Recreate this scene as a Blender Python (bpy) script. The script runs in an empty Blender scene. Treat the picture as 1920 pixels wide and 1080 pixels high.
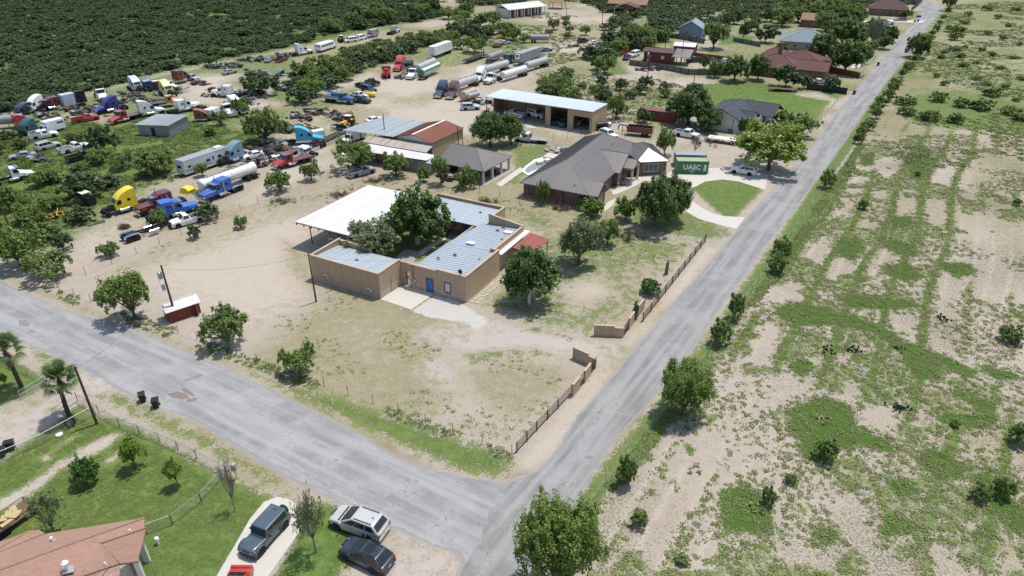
import bpy, bmesh, math, random
import numpy as np
from mathutils import Vector, Matrix

S = bpy.context.scene
COL = S.collection
# ------------------------------------------------------------ camera, sky, sun, exposure
CAM_H, PITCH, FPX = 46.5, math.radians(29.7), 1280.0
cam_d = bpy.data.cameras.new('camera'); cam = bpy.data.objects.new('camera', cam_d); COL.objects.link(cam)
cam.location = (0, 0, CAM_H); cam.rotation_euler = (math.pi/2 - PITCH, 0, 0)
cam_d.sensor_width = 36; cam_d.lens = 24.0; cam_d.clip_start = .5; cam_d.clip_end = 6000
S.camera = cam
SUN_EL, SUN_AZ = math.radians(72), math.atan2(.80, .58)      # azimuth from +Y towards +X
sd = Vector((math.sin(SUN_AZ)*math.cos(SUN_EL), math.cos(SUN_AZ)*math.cos(SUN_EL), math.sin(SUN_EL)))
W = bpy.data.worlds.new('World'); S.world = W; W.use_nodes = True
sky = W.node_tree.nodes.new('ShaderNodeTexSky'); sky.sky_type = 'NISHITA'; sky.sun_disc = False
sky.sun_elevation = SUN_EL; sky.sun_rotation = SUN_AZ; sky.air_density = 1.0; sky.dust_density = 1.6
W.node_tree.links.new(sky.outputs[0], W.node_tree.nodes['Background'].inputs[0])
W.node_tree.nodes['Background'].inputs[1].default_value = .15
ld = bpy.data.lights.new('sun', 'SUN'); ld.energy = 3.6; ld.angle = math.radians(.55); ld.color = (1, .96, .89)
sun = bpy.data.objects.new('sun', ld); COL.objects.link(sun); sun.rotation_euler = (-sd).to_track_quat('-Z', 'Y').to_euler()
sun.location = (0, 60, 120)
S.view_settings.view_transform = 'Standard'; S.view_settings.look = 'None'; S.view_settings.gamma = 1
S.view_settings.use_curve_mapping = False
S.view_settings.exposure = .2
S.cycles.max_bounces = 5; S.cycles.diffuse_bounces = 3; S.cycles.glossy_bounces = 3; S.cycles.transparent_max_bounces = 6
S.cycles.caustics_reflective = False; S.cycles.caustics_refractive = False

# ------------------------------------------------------------ helpers
SP, CP = math.sin(PITCH), math.cos(PITCH)
def at(px, py, z=0.0):
    """ground point (height z) seen at pixel (px, py) of the 1920x1080 photograph, in metres"""
    a = (px - 960)/FPX; b = (540 - py)/FPX
    t = (z - CAM_H)/(-SP + b*CP)
    return Vector((a*t, (CP + b*SP)*t, z))
def depth(p): return p[1]*CP - (p[2] - CAM_H)*SP
def height_px(p, hpx):
    """real height of something standing at p that is hpx pixels tall in the photograph"""
    y0 = (p[1]*SP + (0 - CAM_H)*CP)/depth((p[0], p[1], 0))
    lo, hi = 0, 30
    for _ in range(30):
        z = (lo + hi)/2
        v = (p[1]*SP + (z - CAM_H)*CP)/depth((p[0], p[1], z))
        if (v - y0)*FPX < hpx: lo = z
        else: hi = z
    return lo
def tag(o, label=None, cat=None, group=None, kind=None):
    if label: o['label'] = label
    if cat: o['category'] = cat
    if group: o['group'] = group
    if kind: o['kind'] = kind
    return o
def empty(name, loc=(0, 0, 0), rz=0.0, label=None, cat=None, group=None, scale=None):
    o = bpy.data.objects.new(name, None); COL.objects.link(o)
    o.location = loc; o.rotation_euler = (0, 0, rz); o.empty_display_size = .3
    if scale: o.scale = scale
    return tag(o, label, cat, group)
def add(name, mesh, parent=None, loc=None, rz=None):
    o = bpy.data.objects.new(name, mesh); COL.objects.link(o)
    if parent: o.parent = parent
    if loc is not None: o.location = loc
    if rz is not None: o.rotation_euler = (0, 0, rz)
    return o

class MB:
    """collects shapes and makes one mesh of them"""
    def __init__(s): s.v = []; s.f = []; s.mi = []; s.m = 0; s.T = None
    def pts(s, ps):
        b = len(s.v)
        if s.T: ps = [s.T @ Vector(p) for p in ps]
        s.v += [tuple(p) for p in ps]; return b
    def face(s, idx): s.f.append(tuple(idx)); s.mi.append(s.m)
    def poly(s, ps): b = s.pts(ps); s.face(range(b, b + len(ps)))
    def hexa(s, p8):     # bottom 4 ccw, top 4 ccw
        b = s.pts(p8)
        for q in ((3, 2, 1, 0), (4, 5, 6, 7), (0, 1, 5, 4), (1, 2, 6, 5), (2, 3, 7, 6), (3, 0, 4, 7)): s.face([b + i for i in q])
    def box(s, x0, x1, y0, y1, z0, z1):
        s.hexa([(x0, y0, z0), (x1, y0, z0), (x1, y1, z0), (x0, y1, z0), (x0, y0, z1), (x1, y0, z1), (x1, y1, z1), (x0, y1, z1)])
    def cbox(s, c, d, rz=0, ry=0, rx=0):
        R = Matrix.Translation(c) @ Matrix.Rotation(rz, 4, 'Z') @ Matrix.Rotation(ry, 4, 'Y') @ Matrix.Rotation(rx, 4, 'X')
        x, y, z = d[0]/2, d[1]/2, d[2]/2
        s.hexa([R @ Vector(p) for p in ((-x, -y, -z), (x, -y, -z), (x, y, -z), (-x, y, -z), (-x, -y, z), (x, -y, z), (x, y, z), (-x, y, z))])
    def prism(s, p2, z0, z1):
        n = len(p2); b = s.pts([(p[0], p[1], z0) for p in p2] + [(p[0], p[1], z1) for p in p2])
        s.face([b + n - 1 - i for i in range(n)]); s.face([b + n + i for i in range(n)])
        for i in range(n): j = (i + 1) % n; s.face((b + i, b + j, b + n + j, b + n + i))
    def slab(s, p3, t):  # polygon with thickness t downward
        n = len(p3); b = s.pts([(p[0], p[1], p[2] - t) for p in p3] + list(p3))
        s.face([b + n - 1 - i for i in range(n)]); s.face([b + n + i for i in range(n)])
        for i in range(n): j = (i + 1) % n; s.face((b + i, b + j, b + n + j, b + n + i))
    def prof(s, p, w0, w1=None):   # XZ profile extruded across Y; half width w0 at lowest z, w1 at highest
        w1 = w0 if w1 is None else w1
        zs = [q[1] for q in p]; a, c = min(zs), max(zs)
        w = [w0 + (w1 - w0)*(q[1] - a)/(c - a + 1e-9) for q in p]
        n = len(p); b = s.pts([(q[0], -w[i], q[1]) for i, q in enumerate(p)] + [(q[0], w[i], q[1]) for i, q in enumerate(p)])
        s.face([b + i for i in range(n)]); s.face([b + 2*n - 1 - i for i in range(n)])
        for i in range(n): j = (i + 1) % n; s.face((b + j, b + i, b + n + i, b + n + j))
    def loft(s, rings, cap=True):
        n = len(rings[0]); bs = [s.pts(r) for r in rings]
        for a, b in zip(bs, bs[1:]):
            for i in range(n): j = (i + 1) % n; s.face((a + i, a + j, b + j, b + i))
        if cap: s.face([bs[0] + n - 1 - i for i in range(n)]); s.face([bs[-1] + i for i in range(n)])
    def tube(s, p0, p1, r0, r1=None, n=6, cap=True):
        r1 = r0 if r1 is None else r1
        p0, p1 = Vector(p0), Vector(p1); d = (p1 - p0)
        if d.length < 1e-6: return
        d.normalize(); u = d.orthogonal().normalized(); w = d.cross(u)
        s.loft([[p0 + (u*math.cos(t) + w*math.sin(t))*r0 for t in [2*math.pi*i/n for i in range(n)]],
                [p1 + (u*math.cos(t) + w*math.sin(t))*r1 for t in [2*math.pi*i/n for i in range(n)]]], cap)
    def path(s, ps, r, n=5):
        for a, b in zip(ps, ps[1:]): s.tube(a, b, r, r, n)
    def lathe(s, prof, n=10, c=(0, 0, 0), axis='Z'):
        rings = []
        for r, h in prof:
            ring = []
            for i in range(n):
                t = 2*math.pi*i/n; x, y = r*math.cos(t), r*math.sin(t)
                ring.append({'Z': (c[0] + x, c[1] + y, c[2] + h), 'Y': (c[0] + x, c[1] + h, c[2] - y), 'X': (c[0] + h, c[1] + x, c[2] + y)}[axis])
            rings.append(ring)
        s.loft(rings)
    def mesh(s, name, mats, smooth=None):
        me = bpy.data.meshes.new(name); me.from_pydata(s.v, [], s.f)
        for m in (mats if isinstance(mats, (list, tuple)) else [mats]): me.materials.append(m)
        if len(me.materials) > 1: me.polygons.foreach_set('material_index', s.mi)
        bm = bmesh.new(); bm.from_mesh(me); bmesh.ops.recalc_face_normals(bm, faces=bm.faces); bm.to_mesh(me); bm.free()
        if smooth:
            me.polygons.foreach_set('use_smooth', [True]*len(me.polygons)); me.set_sharp_from_angle(angle=math.radians(smooth))
        me.update(); return me
    def build(s, name, mats, parent=None, smooth=None, **k): return add(name, s.mesh(name, mats, smooth), parent, **k)

def ribs(mb, poly, spacing=.45, w=.05, h=.05, lift=.0):
    """raised seams running down the slope of a planar convex roof polygon"""
    ps = [Vector(p) for p in poly]
    nrm = (ps[1] - ps[0]).cross(ps[2] - ps[0]).normalized()
    if nrm.z < 0: nrm = -nrm
    ac = Vector((-nrm.y, nrm.x, 0))
    if ac.length < 1e-4: ac = Vector((1, 0, 0))
    ac.normalize(); dn = nrm.cross(ac).normalized()
    o = ps[0]; uv = [((p - o).dot(ac), (p - o).dot(dn)) for p in ps]
    lo, hi = min(u for u, _ in uv), max(u for u, _ in uv)
    u = lo + spacing*.5
    while u < hi:
        hit = []
        for (a, b), (c, d) in zip(uv, uv[1:] + uv[:1]):
            if (a - u)*(c - u) < 0: hit.append(b + (d - b)*(u - a)/(c - a))
        if len(hit) >= 2:
            q0, q1 = o + ac*u + dn*min(hit), o + ac*u + dn*max(hit)
            a2 = ac*(w/2); b0 = nrm*lift; b1 = nrm*(h + lift)
            if (q1 - q0).length > .1:
                mb.hexa([q0 - a2 + b0, q0 + a2 + b0, q1 + a2 + b0, q1 - a2 + b0, q0 - a2 + b1, q0 + a2 + b1, q1 + a2 + b1, q1 - a2 + b1])
        u += spacing

# ------------------------------------------------------------ materials
class NT:
    def __init__(s, name):
        s.m = bpy.data.materials.new(name); s.m.use_nodes = True; s.t = s.m.node_tree; s.n = s.t.nodes
        s.b = s.n['Principled BSDF']; s.L = s.t.links.new; s._co = None
    def node(s, typ, **k):
        n = s.n.new('ShaderNode' + typ)
        for a, v in k.items(): setattr(n, a, v)
        return n
    def put(s, sock, v):
        if isinstance(v, bpy.types.NodeSocket): s.L(v, sock)
        elif v is not None:
            if isinstance(v, (tuple, list)) and len(v) == 3 and sock.type == 'RGBA': v = (*v, 1)
            sock.default_value = v
    def co(s, kind='Object'):
        if s._co is None: s._co = s.node('TexCoord')
        return s._co.outputs[kind]
    def mapping(s, scale=(1, 1, 1), rz=0, kind='Object'):
        r = s.node('Mapping'); s.L(s.co(kind), r.inputs[0]); r.inputs['Rotation'].default_value = (0, 0, rz)      # turn first, then stretch
        m = s.node('Mapping'); s.L(r.outputs[0], m.inputs[0]); m.inputs['Scale'].default_value = scale; return m.outputs[0]
    def noise(s, scale, detail=3, rough=.55, co=None, dist=0):
        n = s.node('TexNoise'); s.put(n.inputs['Vector'], co or s.co()); n.inputs['Scale'].default_value = scale
        n.inputs['Detail'].default_value = detail; n.inputs['Roughness'].default_value = rough; n.inputs['Distortion'].default_value = dist
        return n.outputs['Fac']
    def math(s, op, a, b=0.0, c=None, clamp=False):
        n = s.node('Math', operation=op, use_clamp=clamp); s.put(n.inputs[0], a); s.put(n.inputs[1], b)
        if c is not None: s.put(n.inputs[2], c)
        return n.outputs[0]
    def ss(s, v, lo, hi, a=0.0, b=1.0):
        n = s.node('MapRange', interpolation_type='SMOOTHSTEP'); s.put(n.inputs[0], v)
        for i, q in enumerate((lo, hi, a, b)): n.inputs[i + 1].default_value = q
        return n.outputs[0]
    def mix(s, f, a, b, blend='MIX'):
        n = s.node('Mix', data_type='RGBA', blend_type=blend); s.put(n.inputs[0], f); s.put(n.inputs[6], a); s.put(n.inputs[7], b); return n.outputs[2]
    def attr(s, name):
        n = s.node('Attribute', attribute_name=name); return n
    def bump(s, h, strength=.3, dist=.05):
        n = s.node('Bump'); n.inputs['Strength'].default_value = strength; n.inputs['Distance'].default_value = dist; s.put(n.inputs['Height'], h)
        s.L(n.outputs[0], s.b.inputs['Normal'])
    def out(s, col, rough=.8, metal=0.0, spec=.3):
        s.put(s.b.inputs['Base Color'], col); s.put(s.b.inputs['Roughness'], rough); s.put(s.b.inputs['Metallic'], metal)
        s.b.inputs['Specular IOR Level'].default_value = spec
        return s.m
def dk(c, f): return tuple(x*f for x in c)
MATS = {}
def flat(name, c, rough=.6, metal=0.0, var=.25, scale=2.0, spec=.4, bump=0):
    """plain surface with worn, slightly uneven colour"""
    if name in MATS: return MATS[name]
    t = NT(name); n = t.noise(scale, 5, .65); n2 = t.noise(scale*9, 2, .6)
    col = t.mix(t.math('MULTIPLY_ADD', n2, .5, t.math('MULTIPLY', n, .6), clamp=True), dk(c, 1 - var), dk(c, 1 + var*.6))
    if bump: t.bump(n2, bump, .02)
    MATS[name] = t.out(col, rough, metal, spec); return t.m
def paint(name, c, rough=.3, dirt=.25):
    if name in MATS: return MATS[name]
    t = NT('paint_' + name); n = t.noise(1.3, 6, .7); n2 = t.noise(.5, 3)
    col = t.mix(t.ss(n, .45, .8, 0, dirt*1.6), c, (.20, .165, .125))
    t.b.inputs['Coat Weight'].default_value = .5 if rough < .4 else .1; t.b.inputs['Coat Roughness'].default_value = .12
    MATS[name] = t.out(col, t.math('MULTIPLY_ADD', n, .35, rough - .1), 0, .5); return t.m
M = MATS
flat('tyre', (.018, .018, .02), .85, var=.4); flat('rim', (.45, .45, .46), .35, .8, var=.3); flat('chrome', (.62, .63, .65), .22, 1, var=.15)
flat('dark_metal', (.03, .03, .033), .6, .3, var=.5); flat('black_plastic', (.02, .02, .022), .55); flat('steel', (.36, .37, .38), .45, .8, var=.3)
flat('rust', (.12, .062, .042), .85, var=.55, scale=3); flat('engine', (.05, .047, .045), .7, .4, var=.7, scale=6)
flat('lamp_red', (.35, .02, .015), .25); flat('lamp_clear', (.7, .7, .68), .15); flat('plate', (.7, .7, .68), .5)
flat('wood_plank', (.16, .105, .065), .85, var=.4, scale=5); flat('pole_wood', (.085, .062, .045), .9, var=.4, scale=6); flat('brown_iron', (.10, .055, .04), .7, var=.35)
flat('white_paint', (.78, .78, .76), .45, var=.08); flat('offwhite', (.66, .64, .58), .7, var=.1); flat('black_iron', (.018, .017, .017), .5)
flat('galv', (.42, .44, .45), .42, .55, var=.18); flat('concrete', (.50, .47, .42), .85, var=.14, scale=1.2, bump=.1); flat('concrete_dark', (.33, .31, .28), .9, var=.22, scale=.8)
flat('stucco_trim', (.46, .345, .245), .9, var=.08)
flat('blue_door', (.025, .14, .42), .5, var=.12); flat('brown_frame', (.10, .05, .03), .6); flat('red_steel', (.11, .035, .028), .6, var=.3)
flat('tan_steel', (.40, .30, .19), .55, var=.12, scale=.6); flat('maroon_steel', (.16, .03, .03), .55, var=.25); flat('grey_stone', (.30, .285, .26), .9, var=.3, scale=4)
flat('hay', (.46, .36, .19), .95, var=.35, scale=7); flat('white_caliche', (.45, .43, .395), .95, var=.3, scale=1.6, bump=.2); flat('flagstone', (.46, .40, .27), .9, var=.2); flat('rock', (.5, .47, .42), .9, var=.3, scale=3)
flat('scrap', (.10, .09, .085), .6, .4, var=.8, scale=3); flat('plastic_black', (.016, .017, .019), .42, var=.2)
flat('bark', (.10, .08, .062), .95, var=.4, scale=8); flat('bark_grey', (.19, .17, .15), .95, var=.35, scale=8); flat('bark_white', (.62, .60, .56), .9, var=.15)
flat('palm_bark', (.075, .055, .04), .95, var=.5, scale=9); flat('palm_thatch', (.22, .155, .085), .95, var=.4, scale=8)
flat('frame_cream', (.62, .58, .50), .6); flat('grey_wood', (.16, .15, .14), .9, var=.35, scale=5); flat('red_wood', (.20, .06, .03), .85, var=.35, scale=5)
def stucco(name, c):
    t = NT(name); st = t.noise(1, 5, .65, co=t.mapping((1.6, 1.6, .16))); bl = t.noise(.45, 4, .6); nf = t.noise(9, 3, .6)
    col = t.mix(t.ss(st, .45, .72, 0, .42), c, dk(c, .7)); col = t.mix(t.ss(bl, .5, .68, 0, .45), col, dk(c, 1.2)); col = t.mix(t.ss(nf, .55, .75, 0, .3), col, dk(c, .8)); t.bump(nf, .2, .02); MATS[name] = t.out(col, .92, 0, .2)
stucco('stucco_tan', (.44, .325, .225)); stucco('stucco_pale', (.47, .38, .30))
def glass(name, c, rough=.06):
    t = NT(name); MATS[name] = t.out(t.mix(t.noise(.7), dk(c, .7), dk(c, 1.3)), rough, 0, .8 if 'wind' not in name else .3); return t.m
glass('car_glass', (.012, .014, .016)); glass('window_glass', (.09, .11, .13)); glass('windscreen', (.03, .042, .042), .1)
glass('blind_glass', (.5, .5, .5), .15); flat('pool_grey', (.24, .26, .26), .8)  # the empty pool basin is a dull, even grey
def roof_metal(name, c, rough=.4, metal=.35, ang=0, sheets=.9, streak=.12, rustc=None, rustf=(.5, .7)):
    """sheet metal: each sheet a shade of its own, streaks of dirt down the slope"""
    t = NT(name); mp = t.mapping((1, 1, 0), ang)
    sep = t.node('SeparateXYZ'); t.L(mp, sep.inputs[0])
    wn = t.node('TexWhiteNoise', noise_dimensions='1D'); t.L(t.math('FLOOR', t.math('DIVIDE', sep.outputs[0], sheets)), wn.inputs['W'])
    st = t.noise(1, 4, .6, co=t.mapping((2.2, .18, 1), ang)); bl = t.noise(.35, 4)
    f = t.math('MULTIPLY_ADD', wn.outputs[0], .35, t.math('MULTIPLY_ADD', st, .45, t.math('MULTIPLY', bl, .3)), clamp=True)
    col = t.mix(f, dk(c, 1 - streak*1.6), dk(c, 1 + streak))
    if rustc: col = t.mix(t.ss(t.math('MULTIPLY_ADD', wn.outputs[0], .25, t.math('MULTIPLY', st, .8)), *rustf), col, rustc)
    MATS[name] = t.out(col, t.math('MULTIPLY_ADD', st, .2, rough), metal, .5); return t.m
roof_metal('roof_blue', (.42, .475, .508), .38, .3, streak=.07); roof_metal('roof_white', (.60, .59, .565), .55, .05, streak=.12)
roof_metal('roof_galv', (.45, .48, .49), .4, .45, streak=.16); roof_metal('roof_bronze', (.215, .20, .187), .33, .35, streak=.08, sheets=.45)
roof_metal('roof_rust', (.26, .105, .065), .7, .1, streak=.35, rustc=(.16, .045, .025)); roof_metal('roof_patch', (.42, .40, .38), .55, .2, rustc=(.36, .17, .10), rustf=(.5, .75))
roof_metal('roof_red', (.36, .12, .09), .45, .1, sheets=.5); roof_metal('roof_shed', (.62, .66, .66), .35, .4, streak=.06, sheets=1.0); roof_metal('wall_tin', (.33, .35, .37), .45, .5, streak=.22, sheets=.7)
def shingles(name, c, c2, sx=.3, sy=.14, ang=0):
    t = NT(name); b = t.node('TexBrick'); t.put(b.inputs['Vector'], t.mapping((1, 1, 1), ang)); b.inputs['Scale'].default_value = 1
    b.inputs['Brick Width'].default_value = sx; b.inputs['Row Height'].default_value = sy; b.inputs['Mortar Size'].default_value = .012
    b.inputs['Color1'].default_value = (*c, 1); b.inputs['Color2'].default_value = (*c2, 1); b.inputs['Mortar'].default_value = (*dk(c, .55), 1)
    n = t.noise(.5, 4, .6); col = t.mix(t.ss(n, .35, .7), b.outputs[0], t.mix(.5, b.outputs[0], c2)); n2 = t.noise(14, 2)
    col = t.mix(.35, col, t.mix(n2, dk(c, .7), dk(c2, 1.25))); t.bump(b.outputs['Fac'], -.5, .02)
    MATS[name] = t.out(col, .92, 0, .2); return t.m
shingles('shingle_terracotta', (.29, .17, .128), (.36, .225, .17), .34, .17); shingles('shingle_dark', (.055, .062, .075), (.085, .09, .105)); shingles('shingle_maroon', (.11, .058, .055), (.15, .08, .072))
shingles('shingle_bluegrey', (.19, .24, .26), (.24, .29, .31)); shingles('shingle_orange', (.25, .155, .10), (.31, .20, .135)); shingles('shingle_brown', (.10, .068, .06), (.13, .09, .08))
def bricks(name, c1, c2, mortar, sx=.24, sy=.09):
    t = NT(name); geo = t.node('NewGeometry'); sp = t.node('SeparateXYZ'); t.L(t.co(), sp.inputs[0]); cb = t.node('CombineXYZ')
    t.L(t.math('ADD', sp.outputs[0], sp.outputs[1]), cb.inputs[0]); t.L(sp.outputs[2], cb.inputs[1])
    b = t.node('TexBrick'); t.L(cb.outputs[0], b.inputs['Vector']); b.inputs['Scale'].default_value = 1; b.inputs['Brick Width'].default_value = sx; b.inputs['Row Height'].default_value = sy
    b.inputs['Mortar Size'].default_value = .012; b.inputs['Color1'].default_value = (*c1, 1); b.inputs['Color2'].default_value = (*c2, 1); b.inputs['Mortar'].default_value = (*mortar, 1)
    n = t.noise(2.3, 4, .7, co=cb.outputs[0]); col = t.mix(t.ss(n, .4, .62), b.outputs[0], t.mix(.6, b.outputs[0], (.06, .045, .04)))
    n3 = t.noise(5, 2, .6, co=cb.outputs[0]); col = t.mix(t.ss(n3, .55, .7, 0, .55), col, (.38, .30, .25)); t.bump(b.outputs['Fac'], -.4, .01)
    MATS[name] = t.out(col, .9, 0, .2); return t.m
bricks('brick_house', (.22, .11, .075), (.15, .085, .065), (.24, .21, .18)); bricks('brick_orange', (.30, .15, .08), (.24, .12, .07), (.28, .22, .17))
for n, c, r in [('white', (.80, .80, .79), .3), ('silver', (.44, .45, .44), .28), ('black', (.014, .015, .018), .22), ('navy', (.022, .03, .055), .22), ('slate', (.06, .09, .112), .3), ('red', (.40, .025, .022), .3),
                ('crimson', (.50, .03, .055), .3), ('maroon', (.14, .02, .022), .32), ('blue', (.02, .10, .40), .28), ('royal', (.015, .025, .19), .3), ('teal', (.015, .085, .095), .35), ('turquoise', (.03, .40, .55), .35),
                ('skyblue', (.17, .27, .33), .45), ('paleblue', (.46, .54, .60), .4), ('yellow', (.78, .60, .02), .35), ('cream', (.72, .66, .28), .45), ('orange', (.66, .30, .05), .4), ('cat', (.62, .36, .04), .5),
                ('brown', (.095, .04, .035), .3), ('green', (.03, .17, .07), .45), ('dumpgreen', (.025, .20, .13), .5), ('rustpaint', (.24, .10, .06), .8), ('tanktan', (.50, .38, .26), .5), ('grey', (.30, .31, .32), .45),
                ('tanksilver', (.45, .46, .46), .32), ('tankwhite', (.76, .76, .74), .35), ('camper', (.52, .55, .56), .5), ('darkblue', (.03, .05, .10), .3), ('bluebright', (.02, .13, .50), .3), ('towblue', (.03, .10, .26), .3), ('conred', (.19, .035, .035), .55), ('palegreen', (.30, .37, .19), .5)]:
    paint(n, c, r, .12 if n in ('slate', 'silver', 'navy') else .42)

# foliage: each clump of leaves has a shade of its own kind, each tree a hue of its own
def leafmat(name, a, b, c):
    t = NT(name); at_ = t.attr('tint'); oi = t.node('ObjectInfo')
    f = t.math('MULTIPLY_ADD', at_.outputs['Fac'], .8, t.math('MULTIPLY', oi.outputs['Random'], .25), clamp=True)
    col = t.mix(f, a, b); col = t.mix(t.math('MULTIPLY', oi.outputs['Random'], .55), col, c)
    d = t.node('BsdfDiffuse'); tr = t.node('BsdfTranslucent'); mx = t.node('MixShader'); gl = t.node('BsdfGlossy'); m2 = t.node('MixShader')
    t.L(col, d.inputs[0]); t.L(t.mix(.5, col, (.16, .20, .03)), tr.inputs[0]); mx.inputs[0].default_value = .40
    t.L(d.outputs[0], mx.inputs[1]); t.L(tr.outputs[0], mx.inputs[2]); gl.inputs['Roughness'].default_value = .5; m2.inputs[0].default_value = .035
    t.L(mx.outputs[0], m2.inputs[1]); t.L(gl.outputs[0], m2.inputs[2]); t.L(m2.outputs[0], t.n['Material Output'].inputs[0])
    MATS[name] = t.m; return t.m
leafmat('leaf_mesquite', (.090, .160, .032), (.245, .355, .070), (.165, .215, .080)); leafmat('leaf_oak', (.050, .102, .024), (.135, .22, .050), (.09, .14, .036))
leafmat('leaf_olive', (.095, .14, .058), (.235, .305, .125), (.17, .20, .11)); leafmat('leaf_near', (.105, .180, .028), (.265, .37, .068), (.20, .24, .07)); leafmat('leaf_bright', (0.143, 0.242, 0.033), (0.315, 0.452, 0.063), (0.255, 0.312, 0.060))
leafmat('leaf_brush', (.042, .082, .032), (.125, .195, .068), (.11, .14, .075)); leafmat('leaf_weed', (.11, .185, .034), (.25, .335, .075), (.27, .28, .09)); leafmat('leaf_palm', (0.075, 0.156, 0.045), (0.180, 0.281, 0.090), (0.150, 0.187, 0.075))
leafmat('leaf_dryweed', (0.242, 0.229, 0.110), (0.396, 0.343, 0.187), (0.286, 0.309, 0.132)); leafmat('leaf_citrus', (0.054, 0.140, 0.022), (0.126, 0.262, 0.046), (0.090, 0.187, 0.036)); leafmat('leaf_cactus', (.05, .09, .04), (.09, .14, .06), (.08, .11, .06)); leafmat('twig_brown', (0.100, 0.057, 0.030), (0.200, 0.114, 0.060), (0.150, 0.094, 0.060)); leafmat('twig_grey', (0.156, 0.144, 0.120), (0.264, 0.250, 0.216), (0.192, 0.187, 0.156))

# ------------------------------------------------------------ ground with painted-in kinds of cover
def seg_d(P, A, B):
    d = B - A; t = np.clip(((P - A) @ d)/(d @ d + 1e-9), 0, 1); return np.linalg.norm(P - (A + t[:, None]*d), axis=1)
def sdist(P, poly):
    n = len(poly); inside = np.zeros(len(P), bool); dm = np.full(len(P), 1e9)
    for i in range(n):
        A, B = poly[i], poly[(i + 1) % n]; dm = np.minimum(dm, seg_d(P, A, B))
        c = ((A[1] > P[:, 1]) != (B[1] > P[:, 1])) & (P[:, 0] < (B[0] - A[0])*(P[:, 1] - A[1])/(B[1] - A[1] + 1e-12) + A[0]); inside ^= c
    return np.where(inside, dm, -dm)
def grow(a, step, g, end):
    r = [a]
    while r[-1] < end: step *= g; r.append(r[-1] + step)
    return r
xs = np.arange(-82, 82.01, .5); ys = np.arange(30, 150.01, .5)
xr = grow(82, .5, 1.05, 2600)[1:]; xs = np.concatenate([-np.array(xr[::-1]), xs, xr])
ys = np.concatenate([-np.array(grow(-30, .6, 1.25, 900)[1:])[::-1], ys, grow(150, .5, 1.022, 480)[1:], ]); ys = np.concatenate([ys, grow(ys[-1], 8, 1.12, 3500)[1:]])
nx, ny = len(xs), len(ys); GX, GY = np.meshgrid(xs, ys); GP = np.stack([GX.ravel(), GY.ravel()], 1)
MASK = {k: np.zeros(len(GP)) for k in 'green dry gravel white weed bare dirt speck road'.split()}
MASK['speck'][:] = .45
def wpoly(pp): return np.array([tuple(at(*p)[:2]) for p in pp])
def stain(ch, pp, val=1.0, feather=1.5, mode='max'):
    """pp: outline of a patch of that cover (pixels of the photograph, taken to the ground)"""
    W_ = wpoly(pp) if len(pp[0]) == 2 else np.array([p[:2] for p in pp]); lo, hi = W_.min(0) - feather*2, W_.max(0) + feather*2
    sel = np.where((GP[:, 0] > lo[0]) & (GP[:, 0] < hi[0]) & (GP[:, 1] > lo[1]) & (GP[:, 1] < hi[1]))[0]
    if not len(sel): return
    f = np.clip(sdist(GP[sel], W_)/(2*feather) + .5, 0, 1)
    m = MASK[ch]
    if mode == 'max': m[sel] = np.maximum(m[sel], f*val)
    else: m[sel] = m[sel]*(1 - f) + f*val
def strip(ch, pp, width, val=1.0, feather=.6):
    W_ = wpoly(pp)
    for A, B in zip(W_, W_[1:]):
        lo, hi = np.minimum(A, B) - width*2, np.maximum(A, B) + width*2
        sel = np.where((GP[:, 0] > lo[0]) & (GP[:, 0] < hi[0]) & (GP[:, 1] > lo[1]) & (GP[:, 1] < hi[1]))[0]
        if len(sel): MASK[ch][sel] = np.maximum(MASK[ch][sel], val*np.clip((width/2 - seg_d(GP[sel], A, B))/(2*feather) + .5, 0, 1))
FIELD = [(1095, 975), (1190, 850), (1265, 745), (1330, 665), (1400, 570), (1470, 470), (1560, 345), (1620, 255), (1700, 140), (1785, 10), (2000, -40), (2300, 300), (2900, 1350), (700, 1420)]
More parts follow.
